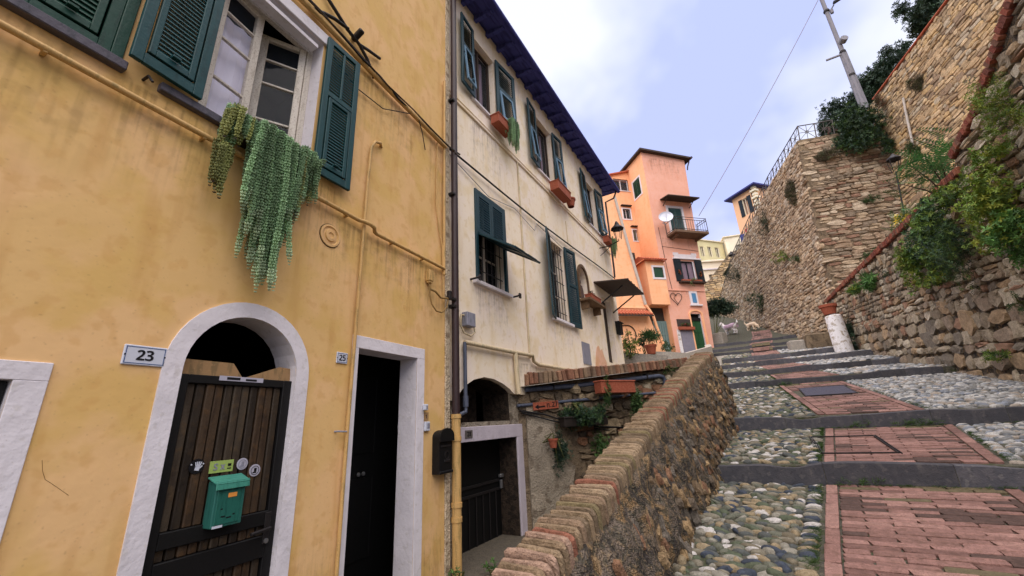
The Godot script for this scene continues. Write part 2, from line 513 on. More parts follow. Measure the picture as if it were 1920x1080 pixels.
func make_cobble(sd: int) -> ArrayMesh:  # a flattened pebble, unit size
	var r := RandomNumberGenerator.new()
	r.seed = sd
	var s := SurfaceTool.new()
	s.begin(Mesh.PRIMITIVE_TRIANGLES)
	var rows := 4
	var cols := 8
	for j in rows + 1:
		for i in cols:
			var a := TAU * i / cols
			var e := lerpf(-0.3, PI / 2, float(j) / rows)
			var k := 1.0 + r.randf_range(-0.08, 0.08)
			var c := pow(cos(e), 0.75)
			s.add_vertex(Vector3(cos(a) * c * 0.5 * k, sin(e) * 0.5, sin(a) * c * 0.5 * k))
	for j in rows:
		for i in cols:
			var a := j * cols + i
			var b := j * cols + (i + 1) % cols
			for q in [a, b, b + cols, a, b + cols, a + cols]: s.add_index(q)
	s.generate_normals()
	return s.commit()

func make_brick(sd: int, bev: float) -> ArrayMesh:  # unit brick with worn edges
	var r := RandomNumberGenerator.new()
	r.seed = sd
	var s := st_new()
	bx(s, Vector3.ZERO, Vector3.ONE, bev)
	var m := s.commit()
	var md := MeshDataTool.new()
	md.create_from_surface(m, 0)
	var seen := {}
	for i in md.get_vertex_count():
		var p := md.get_vertex(i)
		var key := p.snapped(Vector3.ONE * 0.01)
		if not seen.has(key): seen[key] = Vector3(r.randf_range(-0.03, 0.03), r.randf_range(-0.03, 0.03), r.randf_range(-0.03, 0.03))
		md.set_vertex(i, p + seen[key])
	m.clear_surfaces()
	md.commit_to_surface(m)
	return m

func make_coper(sd: int) -> ArrayMesh:  # a worn coping brick: flat top, rounded over the lane edge (+x) and turned down there
	var r := RandomNumberGenerator.new()
	r.seed = sd
	var prof := [Vector2(-0.5, -0.35), Vector2(0.3, -0.4), Vector2(0.46, -0.62), Vector2(0.5, -0.5), Vector2(0.5, 0.12), Vector2(0.48, 0.32), Vector2(0.42, 0.45), Vector2(0.3, 0.5), Vector2(-0.2, 0.5), Vector2(-0.47, 0.47), Vector2(-0.5, 0.38)]
	var s := st_new()
	var rows := []
	for k in [[-0.5, 0.8], [-0.3, 1.0], [0.3, 1.0], [0.5, 0.8]]:
		var row := []
		for p in prof:
			var q: Vector2 = p
			row.append(Vector3(q.x * lerpf(1.0, k[1], 0.3) + r.randf_range(-0.012, 0.012), q.y * k[1] + r.randf_range(-0.03, 0.03), k[0] + r.randf_range(-0.05, 0.05)))
		rows.append(row)
	var n := prof.size()
	for j in 3:
		for i in n:
			var i2 := (i + 1) % n
			quad_out(s, rows[j][i], rows[j][i2], rows[j + 1][i2], rows[j + 1][i], Vector3.ZERO)
	for e in [0, 3]:
		for i in n:
			var a: Vector3 = rows[e][i]
			var b: Vector3 = rows[e][(i + 1) % n]
			var c := Vector3(0.1, 0.05, a.z)
			if (b - a).cross(c - a).z * (1.0 if e == 3 else -1.0) < 0.0: tri(s, a, c, b)
			else: tri(s, a, b, c)
	return s.commit()

func tints(m: StandardMaterial3D, cols: Array) -> Array:
	var o := []
	for c in cols: o.append(tint(m, c))
	return o

func lins(cols: Array) -> Array:
	var o := []
	for c in cols: o.append(c.srgb_to_linear())
	return o

# lay pieces: each is [Transform3D, mesh number, colour number]; those that look largest from the lane are separate, the rest one mass
func lay(called: String, list: Array, meshes: Array, base: StandardMaterial3D, cols: Array, parent: Node, most: int, mass: String) -> void:
	var keyed := []
	for p in list:
		var t: Transform3D = p[0]
		var d := t.origin.length()
		keyed.append([t.basis.get_scale().x * t.basis.get_scale().y / maxf(d * d, 0.01), p])
	keyed.sort_custom(func(a, b): return a[0] > b[0])
	var ms := tints(base, cols)
	var lc := lins(cols)
	for i in mini(most, keyed.size()):
		var p: Array = keyed[i][1]
		piece(called, meshes[p[1]], ms[p[2]], p[0], parent)
	if keyed.size() > most:
		var by := {}
		for i in range(most, keyed.size()):
			var p: Array = keyed[i][1]
			if not by.has(p[1]): by[p[1]] = [[], []]
			by[p[1]][0].append(p[0]); by[p[1]][1].append(lc[p[2]])
		for k in by: copies(mass, meshes[k], copy_mat(base), by[k][0], by[k][1], parent)

# courses of stone over u 0..w, v 0..h; at(u, v) gives the frame there, ok(u, v) whether a stone stands there
func rubble(w0: float, w: float, v0: float, v1: float, hmin: float, hmax: float, lmin: float, lmax: float, proud: float, at: Callable, ok: Callable, ncol: int, jitter := 0.06, gap := 0.014) -> Array:
	var out := []
	var v := v0
	var rn := FastNoiseLite.new()
	rn.seed = int(w * 7.0) + ncol
	rn.frequency = 0.3
	rn.fractal_octaves = 2
	while v < v1:
		var ch := rng.randf_range(hmin, hmax)
		var u := w0 - rng.randf() * lmax
		while u < w:
			var l := rng.randf_range(lmin, lmax) * (0.7 + 0.6 * rng.randf())
			var hh := ch * rng.randf_range(0.8, 1.16)
			var cu := u + l / 2
			var cv := v + ch / 2 + rng.randf_range(-0.15, 0.15) * ch
			var zone := absi(int(rn.get_noise_2d(cu, cv * 1.3) * 2.6 * ncol)) % ncol
			var bulge := Vector3(0, 0, rn.get_noise_2d(cu * 1.7 + 40.0, cv * 1.7) * 0.05)
			if ok.call(cu, cv):
				if l > 2.2 * lmin and rng.randf() < 0.22:  # two thin stones instead of one
					for k in [-0.26, 0.26]:
						var T: Transform3D = at.call(cu, cv + k * ch)
						out.append([stone_T(T.translated_local(bulge), l - gap, hh * 0.5 - gap, proud, jitter), rng.randi() % 6, rng.randi() % ncol])
				else:
					var T: Transform3D = at.call(cu, cv)
					var big := 1.0 if rng.randf() > 0.05 else 1.5
					out.append([stone_T(T.translated_local(bulge), (l - gap) * big, (hh - gap) * big, proud * big, jitter), rng.randi() % 6, zone if rng.randf() < 0.45 else rng.randi() % ncol])
			u += l
		v += ch
	return out

func stone_T(T: Transform3D, l: float, h: float, proud: float, jitter: float) -> Transform3D:
	var B := T.basis * Basis(Vector3(0, 0, 1), rng.randfn(0.0, jitter)) * Basis(Vector3(0, 1, 0), rng.randfn(0.0, 0.05)) * Basis(Vector3.RIGHT, rng.randfn(0.0, 0.06))
	var d := proud * rng.randf_range(0.6, 1.4)
	return Transform3D(B.scaled_local(Vector3(l * 1.04, h * 1.05, d * 2.0)), T.origin + T.basis.z * (d * 0.1))

# ---------------------------------------------------------------- leaves
func make_leaves() -> void:
	var s := st_new()  # a spray of six leaves
	for k in 6:
		var B := Basis(Vector3.UP, TAU * k / 6.0 + 0.3 * (k % 2)) * Basis(Vector3.RIGHT, 0.5 - 0.35 * (k % 3))
		leaf_blade(s, Transform3D(B, Vector3.ZERO), 0.55, 0.2)
	leaf_meshes.spray = s.commit()
	s = st_new()  # a twig of small leaves
	for k in 9:
		var B := Basis(Vector3.UP, 2.4 * k) * Basis(Vector3.RIGHT, 0.25)
		leaf_blade(s, Transform3D(B, Vector3(0.02 * sin(k), -0.42 + 0.1 * k, 0)), 0.26, 0.12)
	leaf_meshes.twig = s.commit()
	s = st_new()  # a feathery frond
	for k in 10:
		for sd in [-1.0, 1.0]:
			var B := Basis(Vector3.UP, sd * 1.1)
			leaf_blade(s, Transform3D(B, Vector3(0, -0.12 * pow(k / 10.0, 2.0), 0.1 * k)), 0.3 * (1.0 - k / 13.0), 0.055)
	leaf_meshes.frond = s.commit()
	s = st_new()  # a tuft of blades
	for k in 7:
		var B := Basis(Vector3.UP, 0.9 * k) * Basis(Vector3.RIGHT, -0.9 + 0.09 * k)
		leaf_blade(s, Transform3D(B, Vector3.ZERO), 1.0, 0.09)
	leaf_meshes.tuft = s.commit()
	s = st_new()  # one whorl of a fat-leaved trailing stem
	for k in 6:
		var a := TAU * k / 6.0
		var o := Vector3(cos(a), 0, sin(a))
		var side := Vector3(-sin(a), 0, cos(a))
		var b0 := o * 0.15
		var tip := o * 0.95 + Vector3(0, 0.55, 0)
		var mid := o * 0.7 + Vector3(0, 0.0, 0)
		var top := o * 0.5 + Vector3(0, 0.55, 0)
		tri(s, b0, mid - side * 0.38, tip); tri(s, b0, tip, mid + side * 0.38)
		tri(s, b0, mid + side * 0.38, mid - side * 0.38)
		tri(s, mid - side * 0.38, mid + side * 0.38, tip)
		tri(s, tip, top, mid + side * 0.38); tri(s, tip, mid - side * 0.38, top)
	leaf_meshes.whorl = s.commit()

func leaf_blade(s: SurfaceTool, T: Transform3D, l: float, w: float) -> void:  # grows along +z
	var a := T * Vector3.ZERO
	var b := T * Vector3(w * 0.5, 0.04 * l, l * 0.45)
	var c := T * Vector3(0, -0.08 * l, l)
	var d := T * Vector3(-w * 0.5, 0.04 * l, l * 0.45)
	var m := T * Vector3(0, -0.03 * l, l * 0.5)
	tri(s, a, b, m); tri(s, b, c, m); tri(s, c, d, m); tri(s, d, a, m)

func rbasis(sc: float) -> Basis:
	return Basis(Vector3(rng.randfn(), rng.randfn(), rng.randfn()).normalized(), rng.randf() * TAU).scaled(Vector3.ONE * sc)

# leaves through the shells of a few clumps [centre, radius(Vector3)]
func clumps(list: Array, per_area: float, size: float, cols: Array, xf: Array, cl: Array, hollow := 0.55) -> void:
	for c in list:
		var r: Vector3 = c[1]
		var n := int(per_area * (r.x * r.y + r.y * r.z + r.x * r.z))
		var shade := rng.randf_range(0.75, 1.25)
		for i in n:
			var d := Vector3(rng.randfn(), rng.randfn(), rng.randfn()).normalized()
			var k := pow(rng.randf(), hollow) * rng.randf_range(0.8, 1.12)
			xf.append(Transform3D(rbasis(size * rng.randf_range(0.6, 1.35)), c[0] + d * r * k))
			var col: Color = cols[rng.randi() % cols.size()]
			var f := shade * rng.randf_range(0.75, 1.25)
			cl.append(Color(col.r * f, col.g * f, col.b * f))

func lump(c: Vector3, r: Vector3, n: int, k := 0.5) -> Array:  # a cluster of sub-clumps inside an ellipsoid
	var o := []
	for i in n:
		var d := Vector3(rng.randfn(), rng.randfn(), rng.randfn()).normalized() * pow(rng.randf(), 0.5)
		o.append([c + d * r * 0.8, r * k * rng.randf_range(0.6, 1.2)])
	return o

func bush(called: String, label: String, category: String, at: Vector3, list: Array, dens: float, size: float, cols: Array, kind := "spray", group := "", stems := 5) -> Node3D:
	var t := thing(called, label, category, Transform3D(Basis(), at), group)
	var xf := []
	var cl := []
	clumps(list, dens, size, cols, xf, cl)
	for i in xf.size(): xf[i].origin -= at
	copies("leaves", leaf_meshes[kind], M.leaf, xf, cl, t)
	var s := st_new()
	for i in stems:
		var c: Vector3 = list[rng.randi() % list.size()][0] - at
		tube(s, [Vector3(rng.randfn() * 0.03, 0, rng.randfn() * 0.03), c * 0.45 + Vector3(rng.randfn(), rng.randfn(), rng.randfn()) * 0.06, c], 0.014 + 0.006 * c.length(), 5, 0.005)
	part("stems", s, M.stem, t)
	return t

# ---------------------------------------------------------------- joinery
# louvred shutter leaf, lower left corner at T, width w, height h. style 0: two tall louvres over a hung panel; 1: one louvre above a hung panel; 2: two panels of louvres
func shutter(parent: Node, T: Transform3D, w: float, h: float, style: int, m: Material, pitch: float, singly := false, pale: Material = null, tilt := 0.0) -> void:
	var s := st_new()
	var b := 0.004
	var st := 0.13 * w + 0.008
	var th := 0.035
	rect(s, 0, 0, st, h, 0, th, b); rect(s, w - st, 0, w, h, 0, th, b)
	var ym := h * (0.56 if style < 2 else 0.5)
	rect(s, st, 0, w - st, st * 1.3, 0.001, th - 0.001, b); rect(s, st, h - st, w - st, h, 0.001, th - 0.001, b); rect(s, st, ym, w - st, ym + st * 0.9, 0.001, th - 0.001, b)
	var wells := []
	if style == 0:
		rect(s, w / 2 - st * 0.22, ym + st * 0.9, w / 2 + st * 0.22, h - st, 0.002, th - 0.002, b)
		wells = [[st, ym + st * 0.9, w / 2 - st * 0.22, h - st], [w / 2 + st * 0.22, ym + st * 0.9, w - st, h - st]]
	elif style == 1: wells = [[st, ym + st * 0.9, w - st, h - st]]
	else: wells = [[st, ym + st * 0.9, w - st, h - st], [st, st * 1.3, w - st, ym]]
	var o := part("shutter", s, m, parent)
	o.transform = T * Transform3D(Basis(), Vector3.ZERO)
	if base_of.has(parent): o.position.y -= base_of[parent]
	# the hung lower panel has its own frame
	if style < 2:
		var p := st_new()
		var g := 0.012
		var x0 := st + g
		var x1 := w - st - g
		var y0 := st * 1.3 + g
		var y1 := ym - g
		var pw := st * 0.62
		var H := Transform3D(Basis(Vector3.RIGHT, tilt), Vector3(0, y1, 0.006))
		var ph := y1 - y0
		for q in [[x0, -ph, x0 + pw, 0.0], [x1 - pw, -ph, x1, 0.0], [x0 + pw, -ph, x1 - pw, -ph + pw * 1.3], [x0 + pw, -pw, x1 - pw, 0.0]]:
			bx(p, H * Vector3((q[0] + q[2]) / 2, (q[1] + q[3]) / 2, 0.018), Vector3(q[2] - q[0], q[3] - q[1], 0.032), b, H.basis)
		bx(p, H * Vector3((x0 + x1) / 2, -ph + pw * 1.7, 0.05), Vector3(0.05, 0.02, 0.04), 0.003, H.basis)
		part("panel_frame", p, pale if pale else m, o)
		slats(o, m, [x0 + pw, -ph + pw * 1.3, x1 - pw, -pw], pitch, singly, H)
	for q in wells: slats(o, m, q, pitch, singly, Transform3D())

func slats(o: Node, m: Material, q: Array, pitch: float, singly: bool, H: Transform3D) -> void:
	var n := int((q[3] - q[1]) / pitch)
	var B := Basis(Vector3.RIGHT, -0.42)
	var one := st_new()
	bx(one, Vector3.ZERO, Vector3(q[2] - q[0], pitch * 1.2, 0.008), 0.0, B)
	var mesh := one.commit()
	var all := SurfaceTool.new()
	for i in n:
		var p := Vector3((q[0] + q[2]) / 2, q[1] + (i + 0.5) * (q[3] - q[1]) / n, 0.015)
		if singly: piece("slat", mesh, m, H * Transform3D(Basis(), p), o)
		else: all.append_from(mesh, 0, H * Transform3D(Basis(), p))
	if not singly: part("slats", all, m, o).set_meta("kind", "stuff")

# a window in an opening: frame with sashes and panes, set back at z
func window(parent: Node, x0: float, y0: float, x1: float, y1: float, z: float, cols: int, rows: int, m: Material, fw := 0.05, curtain := false) -> MeshInstance3D:
	var s := st_new()
	rect(s, x0, y0, x0 + fw, y1, z - 0.05, z, 0.004); rect(s, x1 - fw, y0, x1, y1, z - 0.05, z, 0.004)
	rect(s, x0 + fw, y0, x1 - fw, y0 + fw, z - 0.048, z - 0.002, 0.004); rect(s, x0 + fw, y1 - fw, x1 - fw, y1, z - 0.048, z - 0.002, 0.004)
	var iw := (x1 - x0 - 2 * fw) / cols
	var ih := (y1 - y0 - 2 * fw) / rows
	for i in range(1, cols): rect(s, x0 + fw + i * iw - fw * 0.5, y0 + fw, x0 + fw + i * iw + fw * 0.5, y1 - fw, z - 0.045, z - 0.004, 0.003)
	for j in range(1, rows): rect(s, x0 + fw, y0 + fw + j * ih - fw * 0.22, x1 - fw, y0 + fw + j * ih + fw * 0.22, z - 0.04, z - 0.008, 0.002)
	var o := part("window", s, m, parent)
	for i in cols:
		for j in rows:
			var g := st_new()
			var gx := x0 + fw + i * iw + fw * 0.3
			var gy := y0 + fw + j * ih + 0.005
			quad(g, Vector3(gx, gy, z - 0.025), Vector3(gx + iw - fw * 0.6, gy, z - 0.025), Vector3(gx + iw - fw * 0.6, gy + ih - 0.01, z - 0.025), Vector3(gx, gy + ih - 0.01, z - 0.025))
			part("pane", g, M.glass, o)
	if curtain:
		var c := st_new()
		var n := 16
		for i in n:
			var a := x0 + fw + (x1 - x0 - 2 * fw) * i / n
			var b := x0 + fw + (x1 - x0 - 2 * fw) * (i + 1) / n
			var za := z - 0.12 + 0.025 * sin(i * 2.3)
			var zb := z - 0.12 + 0.025 * sin((i + 1) * 2.3)
			quad(c, Vector3(a, y0 + fw, za), Vector3(b, y0 + fw, zb), Vector3(b, y1 - fw, zb), Vector3(a, y1 - fw, za))
		part("curtain", c, M.curtain, o)
	return o

func bars(s: SurfaceTool, x0: float, y0: float, x1: float, y1: float, z: float, n: int, rows: int, r := 0.009) -> void:
	for i in n:
		var x := lerpf(x0, x1, (i + 0.5) / n)
		tube(s, [Vector3(x, y0, z), Vector3(x, y1, z)], r, 6)
	for j in rows:
		var y := lerpf(y0, y1, (j + 0.5) / rows)
		tube(s, [Vector3(x0, y, z), Vector3(x1, y, z)], r, 6)

func text(parent: Node, words: String, at: Vector3, h: float, m: Material, called := "lettering", B := Basis()) -> void:
	var t := TextMesh.new()
	var f := SystemFont.new()
	f.font_names = PackedStringArray(["Droid Sans"])
	f.font_weight = 700
	t.font = f
	t.text = words
	t.font_size = 48
	t.pixel_size = h / 35.0
	t.depth = 0.002
	var o := MeshInstance3D.new()
	o.name = called
	o.mesh = t
	o.material_override = m
	o.transform = Transform3D(B, at)
	if base_of.has(parent): o.position.y -= base_of[parent]
	parent.add_child(o, true)

func ground_y(z: float) -> float:  # height of the lane z metres up
	var k := [-30.0, -1.6, 0.0, -1.5, 6.3, -0.86, 6.31, -0.645, 9.0, -0.36, 9.01, -0.15, 13.9, 0.6, 13.91, 0.77, 17.0, 1.12, 17.01, 1.32, 19.5, 1.66, 19.51, 1.85, 21.0, 2.03, 21.01, 2.24, 24.0, 2.73, 24.01, 2.88, 26.0, 3.21, 26.01, 3.37, 28.5, 3.84, 28.51, 3.99, 31.0, 4.55, 38.0, 6.9, 60.0, 13.5, 400.0, 30.0]
	for i in range(0, k.size() - 2, 2):
		if z <= k[i + 2]: return lerpf(k[i + 1], k[i + 3], clampf((z - k[i]) / (k[i + 2] - k[i]), 0.0, 1.0))
	return k[k.size() - 1]

func nwall_x(z: float) -> float: return 4.2 - 0.055 * (z - 11.6)

func path_l(z: float) -> float:
	return curve_at([1.0, -0.1, 3.9, 0.11, 6.3, 0.42, 6.31, 0.45, 9.0, 0.8, 9.01, 0.76, 13.9, 0.44, 17.0, 0.34, 21.0, -0.06, 26.0, -0.1, 31.0, 0.2], z)

func path_r(z: float) -> float:
	return curve_at([1.0, 1.5, 3.9, 1.7, 6.3, 1.95, 9.0, 2.36, 9.01, 2.16, 13.9, 1.86, 17.0, 1.7, 21.0, 1.0, 26.0, 1.0, 31.0, 1.3], z)

func curve_at(k: Array, z: float) -> float:
	for i in range(0, k.size() - 2, 2):
		if z <= k[i + 2]: return lerpf(k[i + 1], k[i + 3], clampf((z - k[i]) / (k[i + 2] - k[i]), 0.0, 1.0))
	return k[k.size() - 1]

func para_r(z: float) -> float: return curve_at([-2.0, -1.2, 2.08, -1.13, 3.03, -1.06, 5.7, -1.02, 8.0, -0.9, 9.6, -0.75], z)
func para_y(z: float) -> float: return -1.25 + 0.255 * z
func para_base(z: float) -> float: return curve_at([-2.0, -1.05, 2.0, -0.92, 3.6, -0.83, 6.3, -0.68, 9.0, -0.54, 9.7, -0.5], z)

func _ready() -> void:
	rng.seed = 7
	# camera
	var cam := Camera3D.new()
	cam.name = "camera"
	cam.transform = Transform3D(Basis(Vector3(0.85658, -0.05004, -0.51358), Vector3(0.20183, 0.94849, 0.2442), Vector3(0.4749, -0.31283, 0.82256)).orthonormalized(), Vector3.ZERO)
	cam.fov = 70.55
	cam.near = 0.05
	cam.far = 900.0
	add_child(cam)
	cam.current = true
	# sky, exposure and a soft sun behind thin cloud
	var env := Environment.new()
	env.background_mode = Environment.BG_SKY
	var sky := Sky.new()
	var pano := PanoramaSkyMaterial.new()
	pano.panorama = sky_picture()
	sky.sky_material = pano
	env.sky = sky
	env.background_energy_multiplier = 0.33
	env.tonemap_mode = Environment.TONE_MAPPER_LINEAR
	env.tonemap_exposure = 3.6
	env.sdfgi_enabled = true
	env.ssao_enabled = true
	env.ssil_enabled = true
	var we := WorldEnvironment.new()
	we.name = "sky"
	we.environment = env
	add_child(we)
	var sun := DirectionalLight3D.new()
	sun.name = "sun"
	sun.light_energy = 0.5
	sun.light_color = Color(1.0, 0.95, 0.88)
	sun.light_angular_distance = 95.0
	sun.shadow_enabled = true
	sun.look_at_from_position(Vector3(0.06, 0.88, 0.42), Vector3.ZERO)
	add_child(sun)
	make_materials()
	for k in 6:
		stone_meshes.append(make_stone(k + 3, 0.12 + 0.05 * k))
		cobble_meshes.append(make_cobble(k + 40))
		brick_meshes.append(make_brick(k + 80, 0.09))
	make_leaves()
	ground()
	retaining_walls()
	parapet()
	cross_wall()
	yellow_house()
	cream_house()
	orange_house()
	far_houses()
	steps_and_paving()
	wall_furniture()
	greenery()
	animals()

func sky_picture() -> ImageTexture:
	var w := 1024
	var h := 512
	var f := FastNoiseLite.new()
	f.seed = 21
	f.frequency = 0.8
	f.noise_type = FastNoiseLite.TYPE_SIMPLEX_SMOOTH
	f.fractal_octaves = 6
	f.fractal_gain = 0.55
	var out := PackedByteArray()
	out.resize(w * h * 3)
	for y in h:
		var th := PI * (y + 0.5) / h
		var dy := cos(th)
		for x in w:
			var ph := TAU * (x + 0.5) / w - PI
			var d := Vector3(sin(ph) * sin(th), dy, -cos(ph) * sin(th))
			var c := Vector3(0.16, 0.15, 0.14)
			if dy > -0.02:
				var k := 1.0 / (maxf(dy, 0.0) + 0.35)
				var n := f.get_noise_3d(d.x * k * 1.3, d.z * k * 1.3, 0.4)
				var cover := clampf(0.52 + n * 2.2 + 0.36 * pow(1.0 - maxf(dy, 0.0), 3.0), 0.0, 1.0)
				c = Vector3(0.50, 0.57, 0.96).lerp(Vector3(0.84, 0.87, 0.99), cover)
			var i := (y * w + x) * 3
			var s := Color(c.x, c.y, c.z).linear_to_srgb()
			out[i] = int(s.r * 255.0); out[i + 1] = int(s.g * 255.0); out[i + 2] = int(s.b * 255.0)
	return ImageTexture.create_from_image(Image.create_from_data(w, h, false, Image.FORMAT_RGB8, out))

# ---------------------------------------------------------------- ground
func ground() -> void:
	var s := st_new()
	var e := 450.0
	quad(s, Vector3(-e, -1.75, e), Vector3(e, -1.75, e), Vector3(e, -1.75, -e), Vector3(-e, -1.75, -e))
	struct("ground", s, M.dirt, "bare earth of the hillside reaching to the horizon", "ground")
	s = st_new()
	quad(s, Vector3(-4.0, LANE, 14), Vector3(6, LANE, 14), Vector3(6, LANE, 0), Vector3(-4.0, LANE, 0))
	quad(s, Vector3(-4.0, LANE, 0), Vector3(-0.8, LANE, 0), Vector3(-0.8, LANE, -9.6), Vector3(-4.0, LANE, -9.6))
	struct("lane", s, tint(M.concrete, Color(0.62, 0.6, 0.56)), "lower lane paved in grey beside the house doors", "lane")
	# the ramp under the paving
	s = st_new()
	var zs := [-1.0, 0.0, 2.0, 4.0, 6.3, 6.31, 9.0, 9.01, 13.9, 13.91, 17.0, 17.01, 19.5, 19.51, 21.0, 21.01, 24.0, 24.01, 26.0, 26.01, 28.5, 28.51, 31.0, 34.0, 38.0, 50.0, 60.0]
	for i in zs.size() - 1:
		var a: float = zs[i]
		var b: float = zs[i + 1]
		var xa := para_base(a) - 0.15
		var xb := para_base(b) - 0.15
		if a >= 9.6: xa = -1.3; xb = -1.3
		if a >= 24.0: xa = -9.0; xb = -9.0
		var ra := nwall_x(a) + 0.2
		var rb := nwall_x(b) + 0.2
		quad(s, Vector3(xa, ground_y(a) - 0.02, -a), Vector3(ra, ground_y(a) - 0.02, -a), Vector3(rb, ground_y(b) - 0.02, -b), Vector3(xb, ground_y(b) - 0.02, -b))
	struct("ramp", s, M.bedding, "stepped ramp bed of mortar between the cobbles", "ramp")
	# terrace before the upper cream door, behind the cross wall
	s = st_new()
	var tz := [6.0, 8.0, 9.6, 12.0, 17.0, 21.0, 24.0, 25.0]
	var ty := [0.55, 0.8, 0.95, 1.4, 1.55, 2.05, 2.75, 3.02]
	var tx := [-3.2, -2.0, -1.25, -1.25, -1.25, -1.25, -1.25, -1.25]
	for i in tz.size() - 1:
		var l := -3.5 if tz[i] < 12.0 else -9.0
		quad(s, Vector3(l, ty[i], -tz[i]), Vector3(tx[i], ty[i], -tz[i]), Vector3(tx[i + 1], ty[i + 1], -tz[i + 1]), Vector3(l, ty[i + 1], -tz[i + 1]))
		if tz[i] >= 9.6:
			quad(s, Vector3(tx[i], ty[i] - 1.6, -tz[i]), Vector3(tx[i + 1], ty[i + 1] - 1.6, -tz[i + 1]), Vector3(tx[i + 1], ty[i + 1], -tz[i + 1]), Vector3(tx[i], ty[i], -tz[i]))
	struct("terrace", s, M.concrete, "grey terrace in front of the upper cream door", "terrace")
	# earth held by the retaining walls, and the hill that the far houses stand on
	s = st_new()
	quad(s, Vector3(4.9, 14.0, -25.6), Vector3(80, 14.0, -25.6), Vector3(80, 14.0, -48), Vector3(-1.2, 14.0, -48))
	quad(s, Vector3(9.0, 15.7, -26.0), Vector3(12.4, 15.7, -12.0), Vector3(90, 17.0, -12.0), Vector3(90, 17.0, -26.0))
	quad(s, Vector3(9.0, 15.7, -26.0), Vector3(90, 17.0, -26.0), Vector3(90, 18.0, -60.0), Vector3(9.0, 15.7, -60.0))
	quad(s, Vector3(-60, 8.0, -52), Vector3(60, 14.0, -52), Vector3(60, 26, -120), Vector3(-60, 20, -120))
	quad(s, Vector3(-200, 20.0, -120), Vector3(200, 26.0, -120), Vector3(200, 40, -300), Vector3(-200, 30, -300))
	struct("hill", s, M.dirt, "planted hilltop held by the high stone walls", "hill")
	s = st_new()
	quad(s, Vector3(3.6, 3.5, -24.5), Vector3(4.6, 3.5, -4.0), Vector3(14, 3.5, -4.0), Vector3(9.5, 3.5, -26.5))
	struct("upper_path", s, M.concrete, "upper path hidden behind the brick-capped wall", "path")

# ---------------------------------------------------------------- high walls on the right
func wall_body(called: String, T: Transform3D, outline: PackedVector2Array, thick: float, m: Material, label: String, group := "") -> Node3D:
	var t := thing(called, label, "stone wall", T, group)
	var s := st_new()
	prism(s, outline, -thick, 0.0)
	part("mortar_core", s, m, t)
	return t

